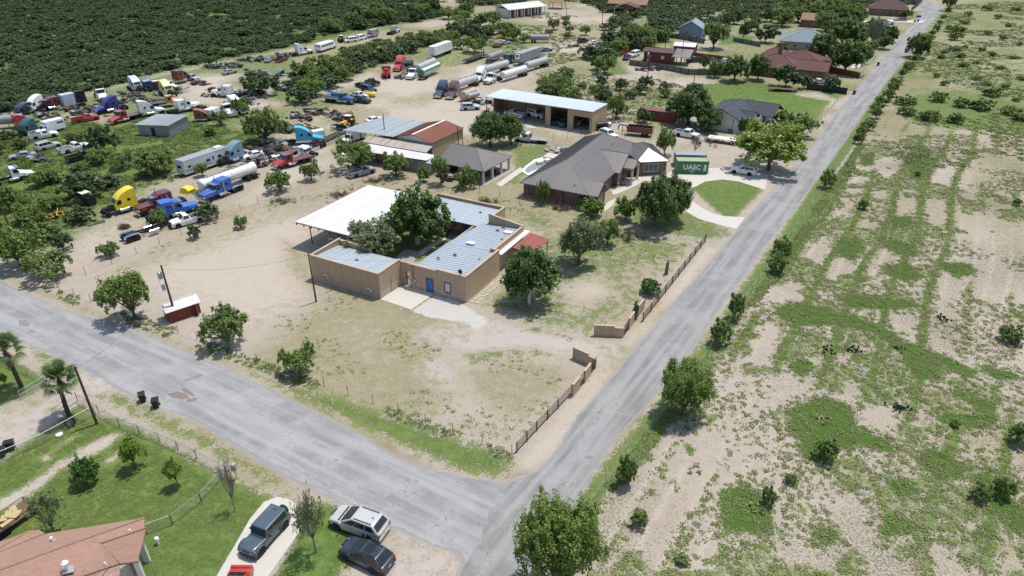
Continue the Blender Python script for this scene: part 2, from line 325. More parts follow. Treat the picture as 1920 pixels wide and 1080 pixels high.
WEEDS = [[(1475, 770), (1520, 745), (1560, 745), (1600, 765), (1605, 800), (1680, 830), (1670, 850), (1610, 840), (1560, 850), (1510, 870), (1500, 830), (1480, 800)],
 [(1352, 920), (1400, 905), (1430, 920), (1440, 960), (1465, 995), (1440, 1010), (1400, 1000), (1360, 1000), (1348, 950)],
 [(1450, 575), (1490, 565), (1560, 580), (1600, 590), (1650, 610), (1700, 640), (1800, 680), (1840, 700), (1810, 715), (1770, 685), (1770, 715), (1720, 715), (1680, 660), (1640, 625), (1560, 610), (1500, 610), (1460, 600)],
 [(1560, 553), (1620, 550), (1700, 565), (1740, 575), (1690, 580), (1600, 580)], [(1840, 680), (1900, 700), (1920, 715), (1880, 715), (1845, 700)],
 [(1780, 715), (1870, 760), (1870, 800), (1840, 805), (1755, 790), (1760, 770), (1840, 780), (1800, 745)], [(1567, 450), (1610, 445), (1625, 465), (1600, 490), (1570, 475)],
 [(1670, 405), (1705, 405), (1720, 425), (1670, 430)], [(1655, 445), (1710, 455), (1725, 480), (1700, 485), (1660, 465)], [(1655, 500), (1700, 490), (1735, 520), (1700, 530), (1660, 515)],
 [(1760, 490), (1820, 495), (1835, 510), (1800, 520), (1765, 505)], [(1710, 845), (1760, 840), (1810, 870), (1815, 900), (1760, 900), (1720, 870)],
 [(1820, 890), (1850, 870), (1880, 920), (1930, 960), (1930, 1010), (1880, 990), (1850, 950)], [(1650, 965), (1680, 965), (1720, 985), (1730, 1005), (1690, 1000), (1650, 1020)],
 [(1520, 990), (1570, 985), (1575, 1010), (1550, 1030), (1525, 1020)], [(1810, 1000), (1850, 980), (1870, 1010), (1830, 1020)], [(1650, 890), (1710, 900), (1720, 930), (1680, 935)],
 [(1475, 672), (1515, 675), (1530, 695), (1500, 705), (1478, 690)], [(1640, 725), (1670, 740), (1660, 750), (1645, 740)], [(1700, 290), (1735, 275), (1750, 300), (1730, 340), (1705, 335)], [(1610, 290), (1640, 285), (1640, 310), (1615, 310)]]
def vnoise(P, scale, seed=0):
    r = np.random.RandomState(seed).rand(256, 256); q = P*scale + 1000; i = np.floor(q).astype(int); f = q - i; f = f*f*(3 - 2*f); x, y = i[:, 0] & 255, i[:, 1] & 255; x1, y1 = (x + 1) & 255, (y + 1) & 255
    return (r[x, y]*(1 - f[:, 0]) + r[x1, y]*f[:, 0])*(1 - f[:, 1]) + (r[x, y1]*(1 - f[:, 0]) + r[x1, y1]*f[:, 0])*f[:, 1]
# thin grass over the whole countryside, thicker in places
n1 = vnoise(GP, .055, 1); n2 = vnoise(GP, .17, 2)
far = np.clip((GP[:, 1] - 170)/120, 0, 1)
MASK['dry'][:] = np.clip((n1 - .4)*1.2 + (n2 - .5)*.5 + .27 + far*.32, 0, .66)
gb = np.clip((n1*.7 + n2*.6 - .52)*1.5, 0, .56)*np.clip((GP[:, 1] - 105)/60, 0, 1)
stain('dry', FIELD, .12, 1, 'set'); stain('speck', FIELD, .8, 1, 'set')
fi = sdist(GP, wpoly(FIELD)) > 0
a = math.radians(56.5); t_ = GP[:, 0]*math.cos(a) + GP[:, 1]*math.sin(a); s_ = -GP[:, 0]*math.sin(a) + GP[:, 1]*math.cos(a)
s2 = s_ + vnoise(GP, .05, 3)*2.2
row = np.exp(-(((s2/4.6) % 1 - .5)*4.6/.80)**2)
row = row*np.clip(.35 + (GP[:, 0] - 18)/22 + (GP[:, 1] - 55)/40, .5, 1); rn = vnoise(np.stack([t_*.45, np.floor(s2/4.6)*3.7], 1), .11, 4); big = vnoise(GP, .045, 5)
MASK['green'] = np.where(fi, np.clip(row*np.clip((rn - .28)*3.0, 0, 1)*.84, 0, 1), gb)
right = np.clip((at(1700, 500)[0] - 0*GP[:, 0] + GP[:, 0]*0), 0, 1)
MASK['dry'] = np.where(fi, np.maximum(MASK['dry'], np.clip((big - .45)*1.3, 0, .5) + np.clip((GP[:, 1] - 112)/60, 0, 1)*.5), MASK['dry'])
MASK['green'] = np.where(fi & (vnoise(GP, .12, 9)*.6 + vnoise(GP, .4, 10)*.5 > .64), np.maximum(MASK['green'], .56), MASK['green'])
for w in WEEDS: stain('weed', w, 1.0, .9); stain('green', w, .85, 1.6)
stain('green', [(1660, 195), (1700, 175), (1800, 165), (1960, 205), (1960, 255), (1800, 245), (1690, 225)], .7, 3)
stain('dry', [(1790, 280), (1960, 240), (1960, 520), (1880, 500), (1820, 420)], .55, 4); stain('green', [(1640, 60), (1790, 0), (1960, -20), (1960, 160), (1760, 150)], .42, 12)
for p in ([(1490, 880), (1540, 905), (1600, 960), (1590, 975), (1540, 960)], [(1620, 850), (1680, 880), (1650, 885)], [(1640, 1040), (1700, 1060), (1720, 1090), (1650, 1085)], [(1380, 530), (1470, 530), (1480, 560), (1420, 580), (1390, 560)], [(1440, 960), (1480, 960), (1480, 1000), (1450, 1000)]): stain('gravel', p, .62, 2); stain('green', p, 0, 1.5, 'set'); stain('speck', p, .1, 2, 'set')
strip('bare', [(1790, 20), (1740, 100), (1700, 160), (1655, 230), (1600, 320), (1560, 380)], 2.6, .9, 1); W1 = np.where(fi, np.clip((GP[:, 1] - 118)/60, 0, 1)*np.clip((n2*.6 + vnoise(GP, .35, 41)*.5 - .32)*2.4, 0, .50), 0); MASK['green'] = np.maximum(MASK['green'], W1*(MASK['bare'] < .5))
rut = np.exp(-((((s2/2.3) % 1) - .25)*2.3/.38)**2); MASK['bare'] = np.where(fi, np.maximum(MASK['bare'], rut*np.clip(.25 + vnoise(np.stack([t_*.3, s2*.2], 1), .12, 61), 0, .95)), MASK['bare'])
MASK['dirt'] = np.where(fi, np.clip((vnoise(GP, .09, 51) - .2)*.8, 0, .52)*(1 - rut*.6), MASK['dirt'])
# the green verge and the fence strip along the right of the main road
strip('green', [(1075, 985), (1130, 905), (1200, 822), (1255, 758), (1300, 700), (1340, 640), (1400, 550), (1470, 450), (1535, 350), (1600, 255), (1665, 160), (1730, 75), (1775, 15)], 3.0, .8, 1.3)
strip('green', [(1440, 520), (1480, 455), (1550, 355)], 5, .78, 1.5)
# the parcel
stain('bare', [(230, 500), (420, 410), (540, 380), (600, 430), (590, 560), (480, 600), (440, 640), (330, 560)], .85, 6); stain('dry', [(130, 535), (400, 400), (640, 315), (700, 345), (560, 410), (330, 500)], .5, 2.5)
stain('dry', [(560, 330), (660, 310), (1310, 455), (1180, 600), (1000, 440), (720, 360)], .55, 3); stain('dry', [(520, 440), (590, 470), (600, 540), (700, 570), (790, 620), (760, 640), (640, 600), (530, 510)], .62, 2)
stain('gravel', [(612, 625), (660, 605), (720, 610), (735, 640), (760, 660), (740, 680), (690, 690), (640, 655)], .72, 1.3); stain('gravel', [(755, 685), (790, 668), (830, 672), (850, 705), (866, 735), (800, 733), (765, 708)], .8, 1)
stain('gravel', [(1200, 632), (1160, 640), (1090, 638), (1000, 622), (930, 600), (880, 598), (800, 608), (765, 632), (830, 652), (920, 655), (1000, 648), (1085, 660), (1125, 690), (1180, 668)], .85, 1.3)
stain('dry', [(860, 690), (960, 650), (1060, 680), (1095, 710), (1045, 760), (990, 800), (920, 790), (860, 740)], .62, 2.5); stain('green', [(860, 665), (900, 655), (1010, 652), (1060, 672), (960, 668), (880, 685)], .6, 1.0)
stain('dry', [(780, 780), (900, 780), (990, 810), (960, 850), (860, 820)], .6, 3); stain('white', [(905, 755), (950, 750), (955, 775), (925, 770)], .55, 1.2)
stain('white', [(782, 582), (812, 556), (846, 560), (878, 577), (916, 600), (908, 612), (890, 622), (872, 607), (838, 602), (803, 592)], .9, .8)
stain('green', [(905, 545), (990, 440), (1110, 400), (1320, 460), (1240, 545), (1175, 600), (1120, 640), (1010, 625), (920, 590), (880, 570)], .55, 3); stain('green', [(1180, 440), (1318, 460), (1280, 490), (1190, 480)], .62, 3)
stain('bare', [(1180, 490), (1260, 480), (1230, 540), (1170, 550)], .5, 3); stain('green', [(1060, 540), (1130, 520), (1150, 550), (1080, 580)], .1, 2, 'set'); stain('green', [(1190, 500), (1240, 490), (1220, 530), (1180, 540)], .3, 2, 'set')
stain('bare', [(1060, 540), (1130, 520), (1150, 550), (1080, 580)], .75, 2); stain('bare', [(1010, 560), (1060, 565), (1075, 600), (1020, 610)], .5, 2); stain('bare', [(960, 620), (1050, 600), (1080, 625), (1000, 632)], .35, 1.5)
stain('green', [(955, 385), (1040, 395), (1060, 430), (1010, 440), (960, 415)], .58, 3); stain('green', [(990, 610), (1020, 612), (1015, 628), (985, 620)], .7, .8)
for p in ([(590, 535), (700, 570), (760, 590), (640, 555), (560, 515)], [(700, 725), (760, 740), (840, 790), (700, 745)], [(700, 650), (760, 690), (790, 660), (740, 640)]): stain('green', p, .5, 1.5)
stain('green', [(690, 500), (740, 420), (830, 400), (900, 420), (900, 445), (800, 495), (770, 492)], .72, 1); stain('dirt', [(600, 300), (700, 330), (680, 345), (590, 320)], .35, 2)
stain('dirt', [(760, 790), (870, 800), (940, 825), (960, 850), (860, 822)], .3, 2); stain('dirt', [(690, 328), (720, 328), (728, 340), (692, 346)], .6, 1)
# verges of the side road
stain('dry', [(0, 505), (108, 545), (480, 690), (640, 740), (965, 860), (975, 880), (940, 905), (830, 880), (640, 790), (440, 700), (120, 580), (-10, 520)], .6, 1.2); stain('green', [(470, 700), (640, 742), (820, 805), (960, 850), (965, 880), (930, 898), (850, 885), (700, 815), (560, 752)], .76, 1.4)
stain('green', [(168, 740), (230, 730), (330, 780), (420, 825), (530, 900), (520, 925), (430, 875), (330, 822), (230, 778)], .58, 1.0); stain('dry', [(168, 735), (250, 735), (360, 785), (470, 850), (545, 905), (540, 930), (420, 880), (300, 810)], .6, 1)
stain('dirt', [(690, 822), (730, 832), (790, 862), (835, 882), (800, 882), (742, 860)], .85, .5); stain('bare', [(355, 835), (410, 825), (425, 845), (380, 855)], .8, .8)
# shoulders of the main road
stain('bare', [(970, 870), (1010, 820), (1110, 700), (1200, 605), (1330, 455), (1340, 470), (1280, 545), (1200, 635), (1120, 745), (1040, 850), (985, 890)], .8, .7); stain('dry', [(985, 850), (1060, 765), (1130, 690), (1170, 660), (1140, 705), (1060, 800)], .4, 1)
stain('gravel', [(1060, 960), (1100, 915), (1135, 860), (1185, 795), (1235, 735), (1250, 740), (1200, 800), (1150, 860), (1090, 950)], .95, .7); stain('dirt', [(1130, 855), (1165, 808), (1180, 800), (1140, 862)], .55, .7); stain('bare', [(1280, 690), (1320, 640), (1365, 560), (1385, 560), (1335, 640), (1295, 695)], .5, .7)
stain('gravel', [(1250, 268), (1360, 285), (1460, 305), (1490, 300), (1450, 345), (1400, 330), (1330, 305)], .4, 2)
stain('gravel', [(725, 975), (800, 1015), (875, 1040), (850, 1100), (720, 1100), (735, 1050), (715, 1020)], .95, 1); stain('bare', [(540, 905), (610, 935), (640, 950), (600, 945), (560, 930)], .9, .6); stain('dirt', [(935, 895), (985, 878), (1000, 885), (960, 905)], .8, .7)
# near lower-left yards
stain('green', [(-60, 905), (60, 820), (150, 765), (260, 800), (330, 840), (420, 890), (530, 935), (500, 975), (400, 1100), (-60, 1110)], .92, 1.2); stain('green', [(505, 1100), (560, 985), (585, 945), (630, 945), (650, 985), (700, 1040), (735, 1075), (735, 1100)], .92, .8)
stain('green', [(-40, 690), (20, 668), (88, 715), (60, 738), (0, 762), (-60, 780)], .95, .6); stain('green', [(40, 640), (70, 640), (145, 695), (140, 705), (90, 715)], .55, .8); stain('green', [(45, 840), (120, 780), (150, 750), (175, 770), (110, 840), (60, 870)], .8, .7)
for p in ([(-20, 962), (-10, 940), (60, 905), (120, 860), (122, 875), (60, 925), (10, 955)], [(130, 865), (150, 840), (215, 812), (228, 816), (200, 840), (150, 868)], [(195, 868), (225, 845), (215, 870)], [(640, 1062), (690, 1055), (720, 1090), (640, 1090)]): stain('bare', p, .95, .8); stain('green', p, .12, .8, 'set')
for p in ([(72, 858), (98, 848), (92, 865)], [(105, 836), (120, 832), (116, 840)], [(120, 826), (142, 818), (138, 826)]): stain('dirt', p, .7, .5); stain('green', p, .1, .5, 'set')
stain('gravel', [(-60, 815), (60, 770), (140, 705), (190, 690), (220, 725), (165, 745), (110, 785), (40, 830), (-60, 860)], .95, .6); stain('bare', [(-60, 790), (60, 750), (110, 715), (140, 712), (60, 775), (-60, 820)], .8, .8)
stain('white', [(985, 868), (1060, 775), (1140, 690), (1205, 610), (1325, 462), (1335, 470), (1215, 612), (1150, 700), (1070, 790), (1000, 872)], .40, .8); stain('white', [(60, 565), (250, 625), (460, 705), (450, 712), (240, 640), (60, 580)], .36, 1)
stain('dry', [(120, 540), (330, 575), (520, 650), (640, 700), (960, 850), (1000, 800), (800, 740), (600, 640), (400, 600), (260, 540)], .50, 3); stain('speck', [(112, 540), (655, 312), (1320, 456), (1165, 625), (965, 850)], .5, 2, 'set'); stain('speck', [(260, 500), (420, 420), (560, 400), (580, 480), (540, 560), (440, 610)], .25, 5, 'set')
# neighbour with the brick house
stain('green', [(1290, 350), (1330, 332), (1400, 335), (1435, 355), (1380, 410), (1350, 405)], .78, 1); stain('green', [(1150, 390), (1230, 345), (1300, 395), (1390, 440), (1330, 455), (1200, 435)], .66, 2); stain('green', [(955, 270), (1040, 265), (1030, 300), (985, 330), (975, 345), (940, 350), (960, 310)], .66, 1.5)
stain('green', [(1180, 232), (1280, 225), (1300, 250), (1260, 262), (1140, 250)], .45, 2); stain('dirt', [(1270, 258), (1330, 262), (1320, 285), (1250, 280)], .45, 2); stain('gravel', [(1230, 275), (1360, 272), (1480, 290), (1500, 270), (1420, 250), (1300, 245), (1250, 255)], .55, 2)
# yards of the far houses
stain('green', [(1310, 158), (1420, 152), (1470, 165), (1500, 180), (1560, 190), (1540, 210), (1470, 215), (1460, 240), (1320, 245), (1300, 200)], .95, 2); stain('bare', [(1460, 168), (1530, 172), (1580, 190), (1540, 210), (1470, 195)], .8, 2); stain('green', [(1560, 165), (1600, 175), (1570, 190), (1530, 172)], .7, 2); stain('green', [(1470, 200), (1560, 192), (1540, 230), (1470, 240)], .75, 2)
stain('green', [(1360, 65), (1420, 68), (1410, 82), (1340, 85)], .85, 2); stain('green', [(1345, 122), (1380, 125), (1370, 140), (1330, 140)], .75, 1.5); stain('green', [(1700, 22), (1735, 15), (1715, 38), (1690, 35)], .75, 2); stain('green', [(1640, 75), (1680, 72), (1660, 90), (1630, 90)], .7, 2); stain('green', [(1600, 110), (1660, 95), (1650, 118), (1600, 135)], .6, 2); stain('gravel', [(1570, 150), (1620, 150), (1600, 175), (1560, 165)], .7, 2)
stain('bare', [(1215, 105), (1340, 110), (1335, 130), (1250, 128)], .8, 3); stain('bare', [(1260, 45), (1340, 42), (1440, 50), (1460, 62), (1360, 66)], .75, 4); stain('bare', [(950, 35), (1150, 30), (1160, 60), (1130, 90), (1040, 130), (1010, 110), (1060, 60)], .7, 6)
stain('dry', [(1000, 140), (1240, 150), (1300, 190), (1200, 220), (1020, 190)], .55, 5); stain('bare', [(1180, 130), (1260, 140), (1330, 165), (1240, 160)], .6, 3); stain('bare', [(1080, 185), (1200, 200), (1200, 212), (1090, 205)], .5, 4)
# lorry yard
stain('bare', [(560, 215), (650, 195), (700, 165), (735, 130), (860, 95), (930, 120), (900, 160), (905, 205), (1000, 215), (1140, 255), (1250, 275), (1130, 262), (960, 270), (870, 250), (700, 232), (620, 250), (560, 330), (500, 330), (540, 270)], .92, 4); stain('gravel', [(690, 165), (740, 155), (800, 180), (740, 205), (690, 195)], .45, 4)
stain('weed', [(-300, 250), (-20, 222), (60, 205), (180, 172), (330, 132), (440, 112), (560, 88), (720, 52), (840, 34), (810, -28), (-700, -28)], .62, 3); stain('green', [(-300, 258), (-20, 228), (60, 212), (180, 178), (330, 138), (440, 118), (560, 92), (720, 56), (840, 36), (810, -28), (-700, -28)], .5, 4)
stain('green', [(-60, 262), (60, 205), (180, 172), (300, 140), (440, 112), (560, 92), (560, 130), (480, 190), (480, 240), (200, 245), (0, 280)], .62, 3); stain('speck', [(-60, 500), (-60, 210), (440, 112), (660, 90), (640, 260), (400, 420)], .8, 4)
stain('green', [(480, 190), (560, 130), (640, 100), (760, 70), (830, 60), (850, 80), (740, 118), (640, 160), (560, 195)], .66, 4); stain('green', [(1000, 180), (1100, 110), (1160, 60), (1300, 45), (1440, 30), (1700, 8), (1700, -28), (820, -28), (880, 20), (1010, 0), (1120, 10), (1150, 40), (1080, 110), (900, 110), (860, 60), (980, 80)], .55, 6); stain('green', [(1280, 40), (1560, 25), (1700, 15), (1650, 90), (1580, 140), (1500, 150), (1380, 140), (1330, 70)], .5, 6); stain('green', [(1130, 145), (1100, 110), (1160, 65), (1250, 60), (1290, 60), (1240, 90), (1160, 105), (1190, 140)], .72, 3)
stain('green', [(-60, 255), (150, 215), (300, 205), (470, 235), (560, 235), (500, 270), (460, 300), (330, 330), (240, 380), (120, 470), (-60, 500)], .78, 5); stain('green', [(200, 400), (260, 380), (330, 350), (420, 300), (500, 290), (380, 390), (240, 430), (130, 500)], .35, 4)
for p in ([(310, 190), (400, 150), (480, 180), (470, 205), (380, 195)], [(360, 175), (440, 150), (450, 140), (380, 140), (330, 165)], [(130, 215), (170, 212), (240, 225), (220, 232), (150, 225)], [(560, 215), (650, 195), (700, 165), (735, 130), (860, 95), (930, 120), (900, 160), (905, 205), (1000, 215), (1140, 255), (1250, 275), (1130, 262), (960, 270), (870, 250), (700, 232), (620, 250), (560, 330), (500, 330), (540, 270)], [(950, 35), (1150, 30), (1160, 60), (1130, 90), (1040, 130), (1010, 110), (1060, 60)]): stain('green', p, .08, 3, 'set')
stain('bare', [(310, 190), (400, 150), (480, 180), (470, 205), (380, 195)], .9, 3); stain('bare', [(360, 175), (440, 150), (450, 140), (380, 140), (330, 165)], .7, 4); strip('bare', [(470, 200), (560, 190), (640, 160), (740, 120), (830, 80), (850, 55)], 4, .85, 1.5); strip('bare', [(60, 320), (140, 300), (260, 270), (360, 250), (480, 240)], 3.5, .5, 1.5); strip('gravel', [(480, 190), (590, 205), (680, 215), (760, 205)], 3.5, .55, 1.2)
stain('bare', [(140, 440), (200, 420), (290, 400), (360, 380), (270, 430), (180, 480), (140, 485)], .75, 3); stain('bare', [(430, 380), (540, 300), (640, 265), (600, 320), (470, 390)], .75, 2.5); stain('bare', [(20, 500), (130, 540), (110, 560), (0, 522)], .6, 1.5)
for p in ([(700, 92), (860, 85), (930, 105), (860, 130), (800, 125)], [(560, 195), (640, 165), (720, 155), (660, 185), (590, 200)]): stain('green', p, .55, 4)
for k in ('gravel', 'white'): MASK['speck'] = np.minimum(MASK['speck'], 1 - .8*MASK[k])
MASK['speck'] = np.where(MASK['bare'] > .6, np.minimum(MASK['speck'], .28), MASK['speck'])
stain('speck', FIELD, .75, 1, 'set'); MASK['speck'] = np.where(fi, MASK['speck'] + (vnoise(GP, .13, 31) - .5)*.7, MASK['speck'])

ext = lambda p, ang, d: tuple(at(*p) + Vector((math.cos(ang)*d, math.sin(ang)*d, 0)))
R30 = math.radians(149)
side_l = [ext((0, 526), R30, 160), (0, 526), (30, 540), (117, 580), (250, 615), (420, 690), (475, 715), (560, 757), (630, 790), (695, 825), (742, 857), (800, 876), (850, 890), (900, 900), (950, 905), (1010, 890), (990, 1000), (880, 1075), (868, 1045), (840, 1032), (805, 1020), (725, 985), (637, 945), (612, 930), (547, 902), (480, 862), (395, 808), (350, 782), (307, 768), (250, 745), (215, 728), (190, 712), (150, 690), (105, 668), (50, 646), (0, 618), ext((0, 618), R30, 160)]
main_l = [(700, 1330), (855, 1080), (870, 1042), (905, 975), (945, 910), (1010, 882), (1047, 840), (1077, 787), (1115, 745), (1140, 715), (1175, 672), (1200, 642), (1235, 602), (1272, 557), (1295, 532), (1347, 472), (1397, 412), (1435, 370), (1477, 322), (1512, 288), (1527, 267), (1570, 209), (1600, 174), (1647, 118), (1677, 85), (1705, 52), (1727, 28), (1733, 18), (1722, 10), (1690, 4), (1640, -3), (1640, -8), (1700, -6), (1742, 2), (1764, 14), (1760, 26), (1741, 50), (1706, 96), (1681, 130), (1652, 168), (1612, 222), (1582, 268), (1557, 303), (1524, 347), (1490, 394), (1445, 450), (1405, 505), (1360, 566), (1310, 637), (1277, 682), (1238, 728), (1200, 772), (1162, 812), (1132, 855), (1120, 875), (1095, 920), (1068, 952), (990, 1080), (850, 1330)]
for L_ in (side_l, main_l): stain('road', [(at(*p) if len(p) == 2 else Vector(p)).to_tuple() for p in L_], 1, .9)
gm = bpy.data.meshes.new('ground')
idx = np.arange(nx*ny).reshape(ny, nx); q = np.stack([idx[:-1, :-1], idx[:-1, 1:], idx[1:, 1:], idx[1:, :-1]], -1).reshape(-1, 4)
gm.vertices.add(len(GP)); gm.vertices.foreach_set('co', np.column_stack([GP, np.zeros(len(GP))]).astype(np.float32).ravel())
gm.loops.add(q.size); gm.loops.foreach_set('vertex_index', q.ravel().astype(np.int32)); gm.polygons.add(len(q))
gm.polygons.foreach_set('loop_start', np.arange(0, q.size, 4, dtype=np.int32)); gm.polygons.foreach_set('loop_total', np.full(len(q), 4, np.int32)); gm.update(calc_edges=True)
for nm, ch in (('coverA', 'green dry gravel'), ('coverB', 'white weed bare'), ('coverC', 'dirt speck road')):
    at_ = gm.attributes.new(nm, 'FLOAT_VECTOR', 'POINT'); at_.data.foreach_set('vector', np.stack([MASK[c] for c in ch.split()], 1).astype(np.float32).ravel())
t = NT('earth_and_grass')
def chan(nm):
    sp = t.node('SeparateXYZ'); t.L(t.attr(nm).outputs['Vector'], sp.inputs[0]); return sp.outputs
A, B, Cc = chan('coverA'), chan('coverB'), chan('coverC')
nL = t.noise(.12, 4, .6); nM = t.noise(.8, 6, .68); nS = t.noise(4.5, 4, .7); nF = t.noise(17, 3, .7); nW = t.noise(.35, 3, .5)
brk = t.math('ADD', t.math('MULTIPLY_ADD', nM, 1.5, -.75), t.math('MULTIPLY_ADD', nS, 1.2, -.60))     # ragged edges
def cov(m, soft=.13): return t.ss(t.math('ADD', m, brk), .5 - soft, .5 + soft)
sand = t.mix(nL, (.275, .232, .185), (.385, .335, .278)); sand = t.mix(t.ss(nM, .35, .7), sand, (.40, .35, .285)); sand = t.mix(t.ss(nF, .50, .72, 0, .5), sand, (.62, .57, .49)); sand = t.mix(t.ss(nF, .50, .30, 0, .6), sand, (.25, .195, .14))
bare = t.mix(nM, (.365, .312, .252), (.455, .40, .335)); bare = t.mix(t.ss(nF, .5, .75, 0, .3), bare, (.62, .56, .47)); bare = t.mix(t.ss(nS, .5, .3, 0, .35), bare, (.33, .26, .19))
col = t.mix(cov(B[2], .25), sand, bare)
gvl = t.mix(nM, (.38, .32, .285), (.46, .40, .36)); gvl = t.mix(t.ss(nF, .42, .6), gvl, t.mix(nS, (.27, .22, .20), (.55, .50, .46))); col = t.mix(cov(A[2]), col, gvl)
dirt = t.mix(nS, (.23, .18, .14), (.31, .25, .205)); col = t.mix(t.math('MULTIPLY', cov(Cc[0], .22), .8), col, dirt)
wh = t.mix(nS, (.41, .395, .365), (.56, .54, .505)); col = t.mix(cov(B[0]), col, wh)
dryc = t.mix(nW, (.215, .185, .095), (.155, .165, .062)); dryc = t.mix(t.ss(nF, .4, .65), dryc, (.31, .265, .16)); dryc = t.mix(t.ss(nS, .52, .7, 0, .7), dryc, (.12, .145, .045))
col = t.mix(t.math('MULTIPLY', cov(A[1], .28), .85), col, dryc)
# single small weeds, olive and straw
spk = t.math('ADD', t.math('MULTIPLY', nS, .62), t.math('MULTIPLY', nF, .38)); thr = t.math('MULTIPLY_ADD', Cc[1], -.17, .66)
sp1 = t.ss(t.math('SUBTRACT', spk, thr), 0, .045); col = t.mix(t.math('MULTIPLY', sp1, .85), col, t.mix(t.ss(nM, .4, .6), (.135, .115, .065), (.085, .115, .04)))
gr = t.mix(t.ss(A[0], .55, .88), t.mix(t.ss(nM, .36, .64), (.070, .108, .030), (.150, .185, .062)), t.mix(t.ss(nM, .36, .64), (.056, .108, .024), (.132, .188, .048))); gr = t.mix(t.ss(nF, .45, .7, 0, .6), gr, (.16, .215, .055)); gr = t.mix(t.ss(nS, .56, .75, 0, .55), gr, (.21, .195, .095)); gr = t.mix(t.ss(nF, .45, .25, 0, .55), gr, (.03, .06, .015))
gr = t.mix(t.ss(nL, .5, .68, 0, .4), gr, (.17, .185, .06)); col = t.mix(cov(A[0], .16), col, gr)
wd = t.mix(nS, (.035, .075, .014), (.085, .15, .024)); col = t.mix(cov(B[1], .2), col, wd)
fr_ = t.ss(t.math('ADD', Cc[2], t.math('MULTIPLY', brk, .55)), .42, .52); col = t.mix(t.math('MULTIPLY', fr_, .92), col, t.mix(nS, (.225, .222, .218), (.305, .30, .292)))
hgt = t.math('ADD', t.math('MULTIPLY', nS, .6), t.math('MULTIPLY', nF, .4)); t.bump(hgt, .55, .12)
t.out(col, .95, 0, .15); gm.materials.append(t.m)
ground = add('ground', gm); tag(ground, 'sandy ground with patches of grass, gravel and weeds', None, None, 'structure')

# ------------------------------------------------------------ roads
def ragged(w, step=.6, amp=.16, seed=1, inset=0):
    r = random.Random(seed); out = []; off = 0; sg = 1 if sum(a.x*b.y - b.x*a.y for a, b in zip(w, w[1:] + w[:1])) > 0 else -1
    for a, b in zip(w, w[1:] + w[:1]):
        d = (b - a); n = max(1, int(d.length/step)); nrm = Vector((-d.y, d.x, 0)).normalized()
        for i in range(n): off = off*.6 + r.uniform(-amp, amp)*.55; out.append(a + d*i/n + nrm*(off + inset*sg))
    return out
def asphalt(name, ang, c1, c2):
    t = NT(name); al = t.noise(1, 5, .62, co=t.mapping((.05, .9, 1), -ang)); al2 = t.noise(1, 4, .7, co=t.mapping((.35, 2.6, 1), -ang)); n1 = t.noise(.25, 5, .65); nf = t.noise(22, 3, .7); n3 = t.noise(2.2, 5, .7)
    col = t.mix(t.ss(al, .36, .64), dk(c1, .87), c2); col = t.mix(t.ss(n1, .42, .66, 0, .6), col, dk(c2, 1.14)); col = t.mix(t.ss(al2, .56, .78, 0, .5), col, dk(c1, .74)); col = t.mix(t.ss(nf, .40, .62, 0, .3), col, dk(c1, .6)); col = t.mix(t.ss(n3, .6, .72, 0, .35), col, (.40, .37, .33))
    vo = t.node('TexVoronoi', feature='DISTANCE_TO_EDGE'); wn = t.node('TexNoise'); wn.inputs['Scale'].default_value = .8; t.L(t.co(), wn.inputs['Vector'])
    mxv = t.node('VectorMath', operation='ADD'); t.L(t.mapping((.09, .34, 1), -ang), mxv.inputs[0]); t.L(wn.outputs['Color'], mxv.inputs[1]); t.L(mxv.outputs[0], vo.inputs['Vector']); vo.inputs['Scale'].default_value = 1
    ck = t.ss(vo.outputs['Distance'], .0, .010, 1, 0); col = t.mix(t.math('MULTIPLY', ck, t.ss(n1, .40, .58, 0, .75)), col, dk(c1, .42))
    t.bump(nf, .3, .03); t.out(col, .9, 0, .25); MATS[name] = t.m; return t.m
asphalt('asphalt_main', math.radians(57), (.222, .217, .212), (.305, .30, .292)); asphalt('asphalt_side', math.radians(-30), (.255, .252, .25), (.335, .33, .325))
def sheet(name, pts, z, mat_, label, step=.6, amp=.16, seed=1, h=None, inset=0):
    w = [at(*p) if len(p) == 2 else Vector(p) for p in pts]; w = ragged(w, step, amp, seed, inset) if amp else w
    mb = MB(); mb.prism([(p.x, p.y) for p in w], z - (h or .25), z); o = mb.build(name, M[mat_]); return tag(o, label, None, None, 'structure')
def road(name, left, right, z, mat_, label, seed):
    """strip between two ragged edges, set in a little so that broken asphalt fringes it"""
    P_ = lambda L: [at(*p) if len(p) == 2 else Vector(p) for p in L]
    def res(L, n):
        d = [0]
        for a, b in zip(L, L[1:]): d.append(d[-1] + (b - a).length)
        out = []
        for k in range(n + 1):
            t_ = d[-1]*k/n; i = max(0, min(len(L) - 2, int(np.searchsorted(d, t_)) - 1)); out.append(L[i].lerp(L[i + 1], (t_ - d[i])/max(1e-6, d[i + 1] - d[i])))
        return out
    A_, B_ = P_(left), P_(right); n = int(max(sum((b - a).length for a, b in zip(A_, A_[1:])), 10)/.5); A_, B_ = res(A_, n), res(B_, n); r = random.Random(seed); mb = MB(); ja = jb = 0; rows = []
    for a, b in zip(A_, B_):
        d = (b - a).normalized(); ja = ja*.7 + r.uniform(-.2, .2); jb = jb*.7 + r.uniform(-.2, .2); p, q = a + d*(.3 + ja), b - d*(.3 + jb); m_ = (p + q)/2
        rows.append(mb.pts([(p.x, p.y, z - .2), (p.x, p.y, z), (m_.x, m_.y, z), (q.x, q.y, z), (q.x, q.y, z - .2)]))
    for a, b in zip(rows, rows[1:]):
        for k in range(4): mb.face((a + k, a + k + 1, b + k + 1, b + k))
    me = mb.mesh(name, M[mat_])
    if me.polygons[1].normal.z < 0: me.flip_normals()
    tag(add(name, me), label, None, None, 'structure')
